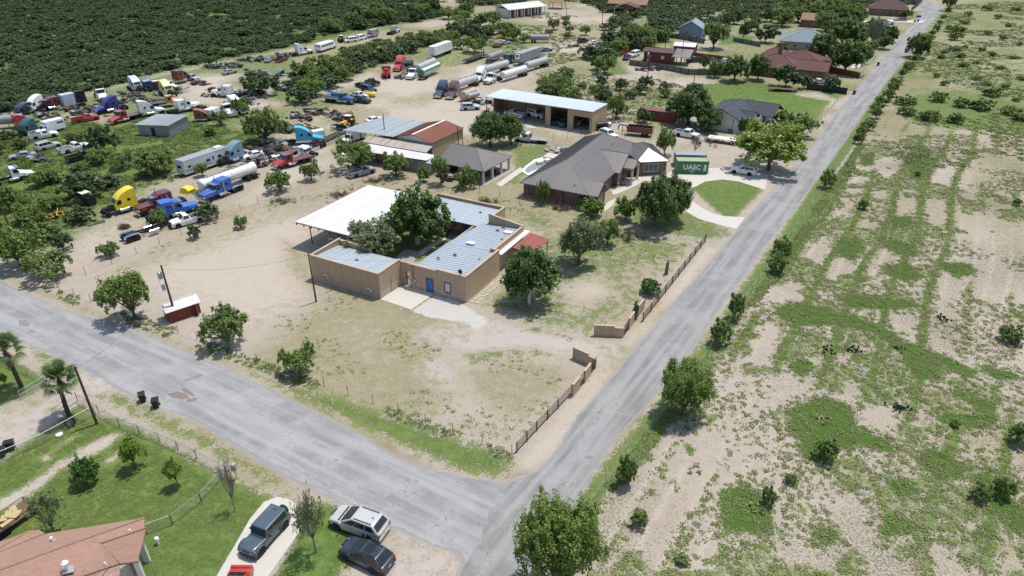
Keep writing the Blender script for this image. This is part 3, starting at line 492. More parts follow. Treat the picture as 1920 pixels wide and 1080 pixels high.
k_ = side_l.index((1010, 890)); road('side_road', side_l[:k_ + 1], side_l[k_ + 1:][::-1], .012, 'asphalt_side', 'pale worn side road running down from the left', 2)
k_ = main_l.index((1640, -3)); road('main_road', main_l[:k_ + 1], main_l[k_ + 1:][::-1], .024, 'asphalt_main', 'grey patched main road running away to the upper right', 3)
flat('road_patch', (.205, .205, .21), .9, var=.2, scale=1.5); flat('road_mud', (.20, .165, .14), .8, var=.2, scale=2)
pr = random.Random(5)
def blob(px, py, rx, ry, ang, mat_, name='road_patch', z=.03, n=14):
    c = at(px, py); ps = []
    for i in range(n): a_ = 2*math.pi*i/n; k = pr.uniform(.7, 1.2); x, y = rx*math.cos(a_)*k, ry*math.sin(a_)*k; ps.append((c.x + x*math.cos(ang) - y*math.sin(ang), c.y + x*math.sin(ang) + y*math.cos(ang)))
    mb = MB(); mb.prism(ps, .002, z); return tag(mb.build(name, M[mat_]), None, None, None, 'structure')
for p in [(335, 742, 1.3, .5, -.4), (352, 735, 1.2, .28, -.6), (360, 750, .6, .3, .3)]: blob(*p, 'road_mud', z=.018)
for p in [(46, 606, 1.4, .5, -.6), (60, 622, .5, .25, 0), (95, 588, .3, .15, 0), (90, 609, .3, .1, 0), (105, 617, .25, .1, 0), (75, 631, .3, .1, 0), (630, 863, .18, .15, 0), (365, 708, 1.1, .22, .6)]: blob(*p, 'road_patch', z=.018)
for p in [(1638, 178, 2.2, .8, 1.0), (1600, 203, 1.4, .5, .2), (1265, 640, .7, .25, .2), (1105, 858, .5, .3, 0), (1575, 225, .5, .25, 0), (1545, 290, 1.2, .3, 1), (1700, 68, 1.5, .4, .8)]: blob(*p, 'road_patch')
# concrete drives and slabs (a real step above the soil)
C_ = 'concrete'
sheet('concrete_drive', [(395, 1100), (430, 1040), (468, 975), (495, 942), (520, 932), (545, 938), (576, 965), (560, 1000), (525, 1050), (490, 1100)], .06, C_, 'pale concrete drive of the terracotta-roofed house', 1, .02, 4)
sheet('concrete_drive', [(1192, 331), (1250, 326), (1262, 318), (1270, 326), (1330, 327), (1328, 316), (1365, 314), (1440, 328), (1434, 356), (1385, 341), (1355, 337), (1322, 341), (1305, 350), (1288, 355), (1272, 336), (1200, 340)], .06, C_, 'concrete turnaround beside the green container', 1, .02, 5)
sheet('concrete_drive', [(1271, 337), (1287, 356), (1290, 363), (1295, 376), (1308, 385), (1322, 394), (1340, 402), (1360, 406), (1397, 408), (1380, 430), (1345, 421), (1310, 411), (1288, 398), (1270, 375), (1262, 345)], .056, C_, 'curved concrete drive sweeping back to the main road', 1, .02, 6)
sheet('concrete_path', [(1145, 358), (1170, 350), (1192, 338), (1205, 340), (1195, 347), (1162, 362), (1150, 366)], .05, C_, 'white concrete path in front of the brick house porch', 0, 0)
sheet('concrete_path', [(1128, 388), (1142, 378), (1155, 372), (1150, 384), (1135, 396)], .05, C_, 'concrete strip by the gable of the brick house', 0, 0)
sheet('concrete_slab', [(711, 561), (760, 533), (818, 549), (771, 581)], .05, 'concrete', 'stained concrete apron before the compound gate', 0, 0)
sheet('concrete_slab', [(773, 582), (818, 552), (850, 562), (880, 578), (904, 596), (912, 606), (893, 618), (872, 605), (840, 601), (800, 595)], .022, 'white_caliche', 'broken pale apron spreading from the slab towards the drive', .35, .3, 9)
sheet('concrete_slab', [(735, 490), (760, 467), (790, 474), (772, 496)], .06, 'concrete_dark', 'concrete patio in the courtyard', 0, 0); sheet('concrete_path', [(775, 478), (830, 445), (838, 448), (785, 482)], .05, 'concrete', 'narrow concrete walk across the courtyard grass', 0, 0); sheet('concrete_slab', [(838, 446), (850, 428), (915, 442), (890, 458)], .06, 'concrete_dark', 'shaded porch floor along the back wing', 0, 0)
sheet('concrete_slab', [(1065, 240), (1075, 235), (1115, 240), (1108, 248), (1075, 247)], .05, 'white_caliche', 'white slab before the right bay of the tan shed', .5, .1); sheet('concrete_slab', [(978, 236), (990, 232), (1008, 240), (995, 241)], .03, 'white_caliche', 'white powder patch before the tan shed', .5, .2)
sheet('concrete_path', [(1598, 42), (1640, 37), (1700, 38), (1735, 39), (1728, 43), (1640, 41), (1602, 46)], .05, C_, 'far concrete drive near the end of the road', 0, 0); sheet('concrete_path', [(1590, 120), (1625, 118), (1612, 126), (1596, 128)], .05, C_, 'white concrete drive behind the wooden fence', 0, 0)
sheet('concrete_path', [(930, 346), (975, 314), (985, 318), (940, 350)], .05, C_, 'concrete walk beside the grey-roofed pavilion', 0, 0)
# ------------------------------------------------------------ foliage prototypes (unit size: radius 1, height 1)
def leaf_mesh(name, centres, crad, per, leaf, mat_, seed, up=.35, asp=1.7, flatz=1.0, rho=1.0):
    """leaf-sized faces gathered in clumps; each clump has a tint of its own"""
    r = np.random.RandomState(seed); k = len(centres); n = k*per
    c = np.repeat(np.array(centres), per, 0); rad = np.repeat(np.array(crad), per)
    d = r.normal(size=(n, 3)); d /= np.linalg.norm(d, axis=1)[:, None]
    p = c + d*(rad*r.rand(n)**.45)[:, None]*np.array([1, 1, flatz])
    nr = r.normal(size=(n, 3))*.8 + d*.7 + np.array([0, 0, up*1.6]); nr /= np.linalg.norm(nr, axis=1)[:, None]
    t1 = np.cross(nr, r.normal(size=(n, 3))); t1 /= np.linalg.norm(t1, axis=1)[:, None]; t2 = np.cross(nr, t1)
    s = (leaf*(.6 + .8*r.rand(n)))[:, None]
    v = np.stack([p - t1*s*asp*.5, p - t2*s*.5 - nr*s*.12, p + t1*s*asp*.5, p + t2*s*.5 - nr*s*.12], 1).reshape(-1, 3)
    v = v.reshape(n, 4, 3); v = p[:, None, :] + (v - p[:, None, :])*np.array([1, 1, 1/rho]); v = v.reshape(-1, 3)
    me = bpy.data.meshes.new(name); me.vertices.add(n*4); me.vertices.foreach_set('co', v.astype(np.float32).ravel())
    me.loops.add(n*4); me.loops.foreach_set('vertex_index', np.arange(n*4, dtype=np.int32)); me.polygons.add(n)
    me.polygons.foreach_set('loop_start', np.arange(0, n*4, 4, dtype=np.int32)); me.polygons.foreach_set('loop_total', np.full(n, 4, np.int32)); me.update(calc_edges=True)
    tint = np.clip(np.repeat(r.rand(k), per)*.55 + r.rand(n)*.45, 0, 1)
    at_ = me.attributes.new('tint', 'FLOAT', 'FACE'); at_.data.foreach_set('value', tint.astype(np.float32)); me.materials.append(M[mat_]); return me
def crown_pts(seed, k, base, lobes, shell=.55):
    """clump centres filling several lobes, denser near their skin"""
    r = random.Random(seed); out = []; rad = []
    for i in range(k):
        cx, cy, cz, rx, rz = lobes[i % len(lobes)]
        while True:
            d = Vector((r.gauss(0, 1), r.gauss(0, 1), r.gauss(0, 1))).normalized()
            if d.z > -.55: break
        q = (shell + (1 - shell)*r.random())*r.uniform(.70, 1.2)
        z = cz + d.z*rz*q
        out.append((cx + d.x*rx*q, cy + d.y*rx*q, max(z, base))); rad.append(r.uniform(.07, .185)*(.6 + rx*.6))
    return out, rad
def limbs(name, tips, base_r, fork, mat_, seed, twigs=0, mesh_mb=None):
    r = random.Random(seed); mb = mesh_mb or MB(); f = Vector((r.uniform(-.04, .04), r.uniform(-.04, .04), fork))
    mb.tube((0, 0, -.03), f*.5 + Vector((r.uniform(-.02, .02), 0, 0)), base_r*1.25, base_r, 7); mb.tube(f*.5, f, base_r, base_r*.8, 7)
    for tp in tips:
        tp = Vector(tp); m = f.lerp(tp, .5) + Vector((r.uniform(-.08, .08), r.uniform(-.08, .08), r.uniform(-.02, .07)))
        mb.tube(f, m, base_r*.55, base_r*.36, 5); mb.tube(m, tp, base_r*.36, base_r*.12, 5)
        for _ in range(twigs):
            q = m.lerp(tp, r.uniform(0, .9)); e = q + Vector((r.uniform(-.25, .25), r.uniform(-.25, .25), r.uniform(.05, .28))); mb.tube(q, e, base_r*.14, base_r*.04, 4)
            for _ in range(twigs // 2):
                q2 = q.lerp(e, r.uniform(.3, .9)); mb.tube(q2, q2 + Vector((r.uniform(-.16, .16), r.uniform(-.16, .16), r.uniform(.0, .17))), base_r*.07, base_r*.03, 3)
    return mb.mesh(name, M[mat_])
TREES = {}
def make_kind(kind, variants, k, per, leaf, mat_, lobes_n, shape, bark='bark', base_r=.055, fork=.28, shell=.55, base=.2, up=.75, rho=1.4):
    L = []
    for v in range(variants):
        r = random.Random(sum(map(ord, kind)) + v*7); lobes = []
        for i in range(lobes_n):
            a_ = 2*math.pi*(i + r.random()*.6)/lobes_n; q = shape['off']*r.uniform(.6, 1.15) if lobes_n > 1 else 0
            lobes.append((q*math.cos(a_), q*math.sin(a_), shape['z'] + r.uniform(-.13, .13)*(lobes_n > 6) + r.uniform(-.05, .05), shape['rx']*r.uniform(.6, 1.2), shape['rz']*r.uniform(.7, 1.1)))
        if lobes_n > 2: lobes.append((r.uniform(-.1, .1), r.uniform(-.1, .1), shape['z'] + .1, shape['rx']*1.05, shape['rz']*1.05))
        c, rad = crown_pts(v*31 + k, k, base, lobes, shell)
        cm = leaf_mesh(kind + '_crown', c, rad, per, leaf, mat_, v + 3, up, rho=rho)
        tips = [(l[0]*.95, l[1]*.95, l[2]) for l in lobes] + [c[r.randrange(len(c))] for _ in range(6)]
        L.append((limbs(kind + '_trunk', tips, base_r, fork, bark, v + 11), cm))
    TREES[kind] = L
sp_ = dict
make_kind('mesquite', 5, 150, 34, .058, 'leaf_mesquite', 9, sp_(off=.60, z=.54, rx=.42, rz=.36), fork=.16, base=.12, shell=.4)
make_kind('oak', 3, 240, 44, .056, 'leaf_oak', 8, sp_(off=.52, z=.55, rx=.48, rz=.38), base_r=.06, fork=.2, base=.14, shell=.6)
make_kind('ash', 2, 220, 40, .050, 'leaf_olive', 8, sp_(off=.50, z=.55, rx=.46, rz=.36), base_r=.05, fork=.2, base=.14, shell=.5)
make_kind('lollipop', 2, 300, 48, .052, 'leaf_oak', 6, sp_(off=.36, z=.56, rx=.62, rz=.42), base_r=.045, fork=.2, base=.15, shell=.7)
make_kind('bright', 2, 200, 40, .050, 'leaf_bright', 9, sp_(off=.58, z=.60, rx=.40, rz=.30), base_r=.04, fork=.18, base=.24, shell=.5)
make_kind('bush', 4, 90, 30, .085, 'leaf_mesquite', 7, sp_(off=.50, z=.40, rx=.46, rz=.42), base_r=.03, fork=.12, base=.03, shell=.45)
make_kind('brush', 3, 70, 26, .105, 'leaf_brush', 6, sp_(off=.48, z=.46, rx=.48, rz=.40), base_r=.03, fork=.15, base=.05, shell=.5)
make_kind('thicket', 3, 36, 22, .16, 'leaf_brush', 5, sp_(off=.45, z=.5, rx=.52, rz=.38), base_r=.04, fork=.2, base=.06)
make_kind('citrus', 2, 120, 44, .075, 'leaf_citrus', 5, sp_(off=.30, z=.48, rx=.66, rz=.46), base_r=.05, fork=.12, base=.04, shell=.7)
make_kind('young', 2, 110, 34, .070, 'leaf_bright', 6, sp_(off=.40, z=.58, rx=.48, rz=.36), base_r=.035, fork=.22, base=.2, shell=.45)
make_kind('near', 2, 560, 54, .034, 'leaf_near', 14, sp_(off=.62, z=.54, rx=.34, rz=.36), base_r=.04, fork=.14, base=.06, shell=.4, rho=2.0)
make_kind('sparse', 2, 80, 26, .045, 'leaf_olive', 7, sp_(off=.46, z=.58, rx=.46, rz=.36), base_r=.03, fork=.2, base=.15, shell=.3)
def bare(kind, v, tw, mat_='bark_grey', leafy=0):
    r = random.Random(v); tips = [(r.uniform(-.6, .6), r.uniform(-.6, .6), r.uniform(.55, .95)) for _ in range(11)]
    tr = limbs(kind + '_trunk', tips, .04, .25, mat_, v, tw); c = [(t[0] + r.uniform(-.2, .2), t[1] + r.uniform(-.2, .2), t[2] + r.uniform(-.2, .1)) for t in tips for _ in range(4)]
    TREES[kind] = [(tr, leaf_mesh(kind + '_crown', c, [.22]*len(c), max(leafy, 5), .045 if leafy else .016, 'leaf_olive' if leafy else 'twig_grey', v, 0, 2.4 if leafy else 9))]
bare('dead', 5, 12); bare('halfdead', 8, 10, 'bark_grey', 18)
def weed_mesh(name, k, per, leaf, mat_, seed, h=.5):
    r = random.Random(seed); c = [(r.uniform(-.8, .8), r.uniform(-.8, .8), r.uniform(.05, h)) for _ in range(k)]
    c = [q for q in c if q[0]**2 + q[1]**2 < .85]; return leaf_mesh(name, c, [.22]*len(c), per, leaf, mat_, seed, 1.5, 1.6, .7)
WEED = [weed_mesh('weed_leaves', 14, 7, .24, 'leaf_weed', s) for s in (1, 2)] + [weed_mesh('weed_leaves', 9, 6, .26, 'leaf_brush', 3)] + [weed_mesh('weed_leaves', 9, 6, .20, 'leaf_dryweed', 4)]
trnd = random.Random(77)
def tree(kind, loc, R, H, label, group=None, name=None, cat=None, v=None, trunk_mat=None):
    L = TREES[kind]; tr, cr = L[trnd.randrange(len(L)) if v is None else v]
    low = kind in ('bush', 'brush', 'thicket', 'citrus')
    nm = name or ('bush' if low else 'tree'); o = empty(nm, (loc[0], loc[1], 0), trnd.uniform(0, 6.28), label, cat or ('bush' if low else 'tree'), group, (R, R, H))
    a_ = add('stem' if low else 'trunk', tr, o)
    if trunk_mat: a_.material_slots[0].link = 'OBJECT'; a_.material_slots[0].material = M[trunk_mat]
    add('crown', cr, o); return o
def T(kind, bx, by, wpx, hpx, label, group=None, **k):
    p = at(bx, by); d = depth(p); R = wpx*d/FPX/2; th_ = math.atan2(CAM_H - 2, math.hypot(p.x, p.y)); lo, hi = .2, 20; tot = hpx*d/FPX      # the crown seen from above adds to the pictured height
    for _ in range(24):
        H = (lo + hi)/2
        if .55*H*math.cos(th_) + math.hypot(R*.9*math.sin(th_), .42*H*math.cos(th_)) < tot: lo = H
        else: hi = H
    return tree(kind, p, R*.97, max(.55*R, H*.95, .3), label, group, **k)

def scatter(name, pts, protos, kind_label, smin, smax, hmul=1.0, seed=0):
    """one object: many small plants spread by a geometry-nodes tree over given points"""
    r = np.random.RandomState(seed); n = len(pts)
    me = bpy.data.meshes.new(name); me.vertices.add(n); me.vertices.foreach_set('co', np.column_stack([pts, np.zeros(n)]).astype(np.float32).ravel()); me.update()
    s = smin + (smax - smin)*r.rand(n)
    me.attributes.new('size', 'FLOAT_VECTOR', 'POINT').data.foreach_set('vector', np.column_stack([s, s, s*hmul*(.8 + .4*r.rand(n))]).astype(np.float32).ravel())
    me.attributes.new('turn', 'FLOAT', 'POINT').data.foreach_set('value', (r.rand(n)*6.28).astype(np.float32))
    me.attributes.new('pick', 'INT', 'POINT').data.foreach_set('value', r.randint(0, len(protos), n).astype(np.int32))
    o = add(name, me); g = bpy.data.node_groups.new(name, 'GeometryNodeTree'); g.interface.new_socket('Geometry', in_out='INPUT', socket_type='NodeSocketGeometry'); g.interface.new_socket('Geometry', in_out='OUTPUT', socket_type='NodeSocketGeometry')
    gi, go = g.nodes.new('NodeGroupInput'), g.nodes.new('NodeGroupOutput'); inst = g.nodes.new('GeometryNodeInstanceOnPoints'); g.links.new(gi.outputs[0], inst.inputs['Points'])
    jo = g.nodes.new('GeometryNodeGeometryToInstance')
    for pr_ in reversed(protos):
        oi = g.nodes.new('GeometryNodeObjectInfo'); oi.inputs['Object'].default_value = pr_; g.links.new(oi.outputs['Geometry'], jo.inputs[0])
    def named(nm, ty):
        a_ = g.nodes.new('GeometryNodeInputNamedAttribute'); a_.data_type = ty; a_.inputs[0].default_value = nm; return a_.outputs[0]
    g.links.new(jo.outputs[0], inst.inputs['Instance']); inst.inputs['Pick Instance'].default_value = True; g.links.new(named('pick', 'INT'), inst.inputs['Instance Index'])
    cx = g.nodes.new('ShaderNodeCombineXYZ'); g.links.new(named('turn', 'FLOAT'), cx.inputs[2]); g.links.new(cx.outputs[0], inst.inputs['Rotation']); g.links.new(named('size', 'FLOAT_VECTOR'), inst.inputs['Scale'])
    g.links.new(inst.outputs[0], go.inputs[0]); md = o.modifiers.new('spread', 'NODES'); md.node_group = g
    return tag(o, kind_label, None, None, 'stuff')
def sample(poly, n, seed, wfun=None):
    P = wpoly(poly) if len(poly[0]) == 2 else np.array(poly); r = np.random.RandomState(seed); lo, hi = P.min(0), P.max(0); out = []
    while len(out) < n:
        q = lo + (hi - lo)*r.rand(n*3, 2); q = q[sdist(q, P) > 0]
        if wfun is not None: q = q[r.rand(len(q)) < wfun(q)]
        out += list(q)
        if not len(q): break
    return np.array(out[:n])
GXs, GYs = xs, ys
def mask_at(ch, P):
    m = MASK[ch].reshape(ny, nx); i = np.clip(np.searchsorted(GXs, P[:, 0]), 0, nx - 1); j = np.clip(np.searchsorted(GYs, P[:, 1]), 0, ny - 1); return m[j, i]
def spaced(P, dmin):
    """thin random points so that no two stand closer than dmin"""
    cell = {}; out = []
    for p in P:
        k = (int(p[0]//dmin), int(p[1]//dmin))
        if all((p[0] - q[0])**2 + (p[1] - q[1])**2 > dmin*dmin for a_ in (-1, 0, 1) for b_ in (-1, 0, 1) for q in cell.get((k[0] + a_, k[1] + b_), [])):
            cell.setdefault(k, []).append(p); out.append(p)
    return np.array(out)
# ------------------------------------------------------------ buildings
D28 = math.radians(-28)
def panel(mb, c, du, w, h, t=.05):
    """upright plate: centre of its foot c, direction du in the wall plane, width, height, thickness"""
    du = Vector(du).normalized(); n = Vector((du.y, -du.x, 0)); c = Vector(c); a_ = du*w/2; b_ = n*t/2; up = Vector((0, 0, h))
    mb.hexa([c - a_ + b_, c + a_ + b_, c + a_ - b_, c - a_ - b_, c - a_ + b_ + up, c + a_ + b_ + up, c + a_ - b_ + up, c - a_ - b_ + up])
def window(root, c, du, w, h, frame='frame_cream', gl='window_glass', panes=2, name='window'):
    du = Vector(du).normalized(); n = Vector((du.y, -du.x, 0)); c = Vector(c)
    mb = MB()
    for s in (-1, 1): panel(mb, c + du*s*(w/2 + .03) + n*.03, du, .07, h + .1, .1)
    for z in (-.06, h): panel(mb, c + n*.035 + Vector((0, 0, z)), du, w + .2, .07, .12)
    for i in range(1, panes): panel(mb, c + du*(-w/2 + w*i/panes) + n*.03, du, .05, h, .09)
    o = mb.build(name, M[frame], root)
    for i in range(panes):
        p = MB(); panel(p, c + du*(-w/2 + w*(i + .5)/panes) + n*.015, du, w/panes - .06, h - .02, .03); p.build('pane', M[gl], o)
    return o
def door(root, c, du, w, h, m, frame='brown_frame', handle=True, label=None):
    du = Vector(du).normalized(); n = Vector((du.y, -du.x, 0)); c = Vector(c); mb = MB(); panel(mb, c + n*.03, du, w, h, .06); o = mb.build('door', M[m], root)
    if label: o['label'] = label
    f = MB()
    for s in (-1, 1): panel(f, c + du*s*(w/2 + .05) + n*.04, du, .08, h + .08, .1)
    panel(f, c + n*.04 + Vector((0, 0, h)), du, w, .08, .1); f.build('frame', M[frame], o)
    if handle: k = MB(); k.cbox(c + n*.09 + du*(w*.38) + Vector((0, 0, h*.47)), (.06, .06, .12)); k.build('handle', M['chrome'], o)
    return o
def roof_polys(u0, u1, v0, v1, z, rise, axis='u', lo='hip', hi='hip'):
    """faces of a hip or gable roof over a rectangle (lo / hi: which kind of end)"""
    if axis == 'v': return [[(q[1], q[0], q[2]) for q in p][::-1] for p in roof_polys(v0, v1, u0, u1, z, rise, 'u', lo, hi)]
    h = (v1 - v0)/2; m = (v0 + v1)/2; k = min(h, (u1 - u0)/2)
    a_ = u0 + (k if lo == 'hip' else 0); b_ = u1 - (k if hi == 'hip' else 0); A_, B_ = (a_, m, z + rise), (b_, m, z + rise)
    P = []
    lft = [(u0, v0, z), (u1, v0, z)] + ([B_] if b_ - a_ < .01 else [B_, A_]); rgt = [(u1, v1, z), (u0, v1, z)] + ([A_] if b_ - a_ < .01 else [A_, B_]); P += [lft, rgt]
    if lo == 'hip': P.append([(u0, v1, z), (u0, v0, z), A_])
    if hi == 'hip': P.append([(u1, v0, z), (u1, v1, z), B_])
    return P
def put_roof(root, polys, m, seams=None, t=.16, seam_m=None, name='roof', cap=True, w=.05, h=.05):
    mb = MB()
    for p in polys: mb.slab(p, t)
    o = mb.build(name, M[m], root); o['kind'] = 'thing'
    if seams:
        r = MB()
        for p in polys: ribs(r, p, seams, w, h, -.005)
        s = r.build('roof_seam', M[seam_m or m], o); s['kind'] = 'stuff'
    if cap:
        c = MB(); done = set()
        for p in polys:
            for a_, b_ in zip(p, p[1:] + p[:1]):
                k = tuple(sorted([tuple(round(x, 2) for x in a_), tuple(round(x, 2) for x in b_)]))
                if k in done: c.tube(Vector(a_) + Vector((0, 0, .02)), Vector(b_) + Vector((0, 0, .02)), .07, .07, 5)
                done.add(k)
        if c.v: c.build('ridge_cap', M[seam_m or m], o)
    return o
def gable_wall(mb, u, v0, v1, z, rise, t=.2, axis='u'):
    a_ = [(u, v0, z), (u, v1, z), (u, (v0 + v1)/2, z + rise)]; b_ = [(u - t, q[1], q[2]) for q in a_]
    if axis == 'v': a_ = [(q[1], q[0], q[2]) for q in a_]; b_ = [(q[1], q[0], q[2]) for q in b_]
    b = mb.pts(a_ + b_); mb.face((b, b + 1, b + 2)); mb.face((b + 5, b + 4, b + 3)); mb.face((b, b + 3, b + 4, b + 1)); mb.face((b + 1, b + 4, b + 5, b + 2)); mb.face((b + 2, b + 5, b + 3, b))

# --- the walled compound
cp = empty('courtyard_building', (-6.0, 77.6, 0), D28, 'tan stucco building with low blue-grey metal roofs around a courtyard', 'building')
def wallbox(u0, u1, v0, v1, z1, m='stucco_tan', cap=True, base=None, name='wall', root=cp, z0=0):
    mb = MB(); mb.box(u0, u1, v0, v1, z0, z1); o = mb.build(name, M[m], root)
    if cap: c = MB(); c.box(u0 - .04, u1 + .04, v0 - .04, v1 + .04, z1 + .002, z1 + .10); c.build('coping', M['stucco_trim'], o)
    return o
wallbox(-22.4, -10.6, -4.6, -4.35, 3.75); wallbox(-22.4, -22.15, -4.345, 1.5, 3.75); wallbox(-10.85, -10.6, -4.345, .2, 3.75); wallbox(-22.145, -10.855, 1.0, 1.22, 2.75, cap=False); wallbox(-22.1, -16.5, 1.25, 1.5, 3.6)
wallbox(-10.6, -9.75, .205, .45, 3.45); wallbox(-9.0, -8.8, .005, .45, 3.45); wallbox(-9.75, -9.0, .205, .45, 3.45, cap=True, z0=2.2)
wallbox(-8.8, -4.62, 0, .25, 3.55); wallbox(-4.62, 0, 0, .25, 3.8); wallbox(-.25, 0, .255, 9.0, 3.8); wallbox(-1.35, -.255, 8.75, 9.0, 3.8); wallbox(-.95, -.7, 9.005, 17.55, 3.7); wallbox(-8.7, -8.45, .255, 16.4, 2.75, cap=False)
mb = MB(); mb.hexa([(-6.6, 17.56, 0), (-.69, 17.56, 0), (-.69, 17.8, 0), (-6.6, 17.8, 0), (-6.6, 17.56, 4.6), (-.69, 17.56, 3.8), (-.69, 17.8, 3.8), (-6.6, 17.8, 4.6)]); mb.build('wall', M['stucco_tan'], cp)
mb = MB(); mb.hexa([(-6.64, 17.52, 4.602), (-.65, 17.52, 3.802), (-.65, 17.84, 3.802), (-6.64, 17.84, 4.602), (-6.64, 17.52, 4.7), (-.65, 17.52, 3.9), (-.65, 17.84, 3.9), (-6.64, 17.84, 4.7)]); mb.build('coping', M['stucco_trim'], cp)
wallbox(-19.2, -6.4, 22.3, 22.55, 3.9); wallbox(-6.65, -6.4, 17.85, 22.295, 3.9); wallbox(-19.2, -6.66, 18.6, 18.8, 2.75, cap=False)
for u0, u1, v0, v1 in ((-8.79, -.01, -.03, -.005), (-10.595, -10.57, -4.6, .2), (-22.4, -10.6, -4.62, -4.605), (.003, .02, .0, 9)):
    mb = MB(); mb.box(u0, u1, v0, v1, 0, .30 if u1 > -.005 or v1 < -4 else .95); mb.build('foundation_band', M['stucco_pale'], cp)
put_roof(cp, [[(-22.1, -4.3, 3.45), (-10.9, -4.3, 3.45), (-10.9, 1.35, 2.95), (-22.1, 1.0, 2.95)]], 'roof_blue', 1.0, .06, cap=False, w=.07, h=.035)
put_roof(cp, [[(-.3, .3, 3.42), (-.3, 9.0, 3.42), (-8.75, 9.0, 2.9), (-8.9, .3, 2.9)], [(-1.0, 9.005, 3.36), (-1.0, 17.5, 3.36), (-7.6, 17.5, 2.95), (-8.75, 9.005, 2.885)]], 'roof_blue', .62, .06, cap=False, w=.06, h=.055)
put_roof(cp, [[(-18.9, 22.25, 3.5), (-18.9, 16.2, 2.88), (-6.7, 16.2, 2.88), (-6.7, 22.25, 3.5)]], 'roof_blue', .62, .06, cap=False, w=.06, h=.055)
for x, y, z in ((883, 457, 3.2), (953, 437, 3.3)):
    p = cp.matrix_basis.inverted() @ at(x, y, z) if False else None
    w_ = at(x, y, z) - Vector((-6.0, 77.6, 0)); u_, v_ = w_.x*math.cos(D28) + w_.y*math.sin(D28), -w_.x*math.sin(D28) + w_.y*math.cos(D28)
    mb = MB(); mb.cbox((u_, v_, z + .12), (1.3, .75, .22), 0, -.06); mb.build('skylight', M['white_paint'], cp)
for x, y in ((822, 485), (853, 479), (899, 488), (933, 433), (944, 428), (962, 440), (941, 451), (901, 400), (669, 489)):
    z = 3.2; w_ = at(x, y, z) - Vector((-6.0, 77.6, 0)); u_, v_ = w_.x*math.cos(D28) + w_.y*math.sin(D28), -w_.x*math.sin(D28) + w_.y*math.cos(D28)
    mb = MB(); mb.cbox((u_, v_, z + .08), (.55, .22, .10)); mb.cbox((u_, v_, z + .2), (.2, .2, .2)); mb.build('roof_vent', M['grey_wood'], cp)
door(cp, (-5.75, 0, .06), (1, 0, 0), .95, 2.05, 'blue_door', label='bright blue front door'); window(cp, (-2.9, 0, .75), (1, 0, 0), .85, 1.45, 'brown_frame', 'blind_glass', 1)
door(cp, (-11.4, 18.6, .07), (1, 0, 0), .95, 2.05, 'blue_door', label='dark blue porch door'); window(cp, (-8.6, 18.6, .9), (1, 0, 0), 1.0, 1.2, 'brown_frame', 'window_glass', 2)
for u_ in (-14.5, -10.5, -7.2): mb = MB(); mb.box(u_ - .06, u_ + .06, 16.35, 16.47, .06, 2.75); mb.build('post', M['brown_iron'], cp)
g = MB()
for x in np.linspace(-9.72, -9.03, 7): g.tube((x, .1, .08), (x, .1, 2.15), .018, .018, 4)
for z in (.12, 1.05, 2.13): g.box(-9.74, -9.01, .08, .12, z - .03, z + .03)
go_ = g.build('iron_gate', M['black_iron'], cp); g = MB(); g.lathe([(.10, -.02), (.2, 0), (.10, .02)], 10, (-9.37, .08, 1.45), 'Y'); g.build('star_ornament', M['rust'], go_)
for u_, z in ((-19.7, .95), (-12.3, .75)):
    mb = MB(); mb.box(u_ - .34, u_ + .34, -4.98, -4.62, z, z + .46); o = mb.build('air_conditioner', M['offwhite'], cp); mb = MB()
    for i in range(6): mb.box(u_ - .3, u_ + .3, -5.0, -4.985, z + .05 + i*.065, z + .085 + i*.065)
    mb.build('louvre', M['grey_wood'], o)
mb = MB(); mb.tube((-.9, .12, 3.9), (-.9, .12, 4.35), .03); mb.lathe([(.0, .0), (.2, .03), (.33, .10), (.34, .12), (.2, .06), (0, .03)], 12, (-.9, .0, 4.38), 'Y'); mb.build('satellite_dish', M['dark_metal'], cp)
mb = MB(); mb.path([(-8.5, -.05, 3.5), (-8.5, -.05, 1.9), (-8.1, -.05, 1.3), (-8.1, -.05, .5)], .025, 4); mb.build('conduit', M['grey_wood'], cp); mb = MB(); mb.path([(-8.3, -.05, 3.5), (-8.3, -.05, 1.2)], .02, 4); mb.build('conduit', M['grey_wood'], cp); mb = MB(); mb.box(-8.3, -7.95, -.14, -.02, 1.05, 1.45); mb.build('meter_box', M['galv'], cp); mb = MB(); mb.tube((-10.5, -2.2, .02), (-10.5, -2.2, 2.1), .03); mb.build('conduit', M['grey_wood'], cp)
# flagstone strip along the right wall
r = random.Random(8); st_ = MB(); st_.prism([(.25, .3), (1.6, .3), (1.6, 8.6), (.25, 8.6)], .0, .03); fs = st_.build('flagstone_strip', M['grey_stone'], None, loc=(-6.0, 77.6, 0), rz=D28); tag(fs, 'strip of pale flagstones in grass along the right wall', None, None, 'structure')
fm = []
for k in range(5): q = MB(); a0 = r.uniform(0, 6); q.prism([((.30 + r.uniform(-.06, .06))*math.cos(a0 + j*math.pi/3), (.26 + r.uniform(-.06, .06))*math.sin(a0 + j*math.pi/3)) for j in range(6)], .0, .06); fm.append(q.mesh('flagstone', M['flagstone']))
for i in range(13):
    for j in range(2): add('flagstone', fm[r.randrange(5)], fs, (.6 + j*.66 + r.uniform(-.08, .08), .65 + i*.62 + r.uniform(-.08, .08), .025), r.uniform(0, 6))
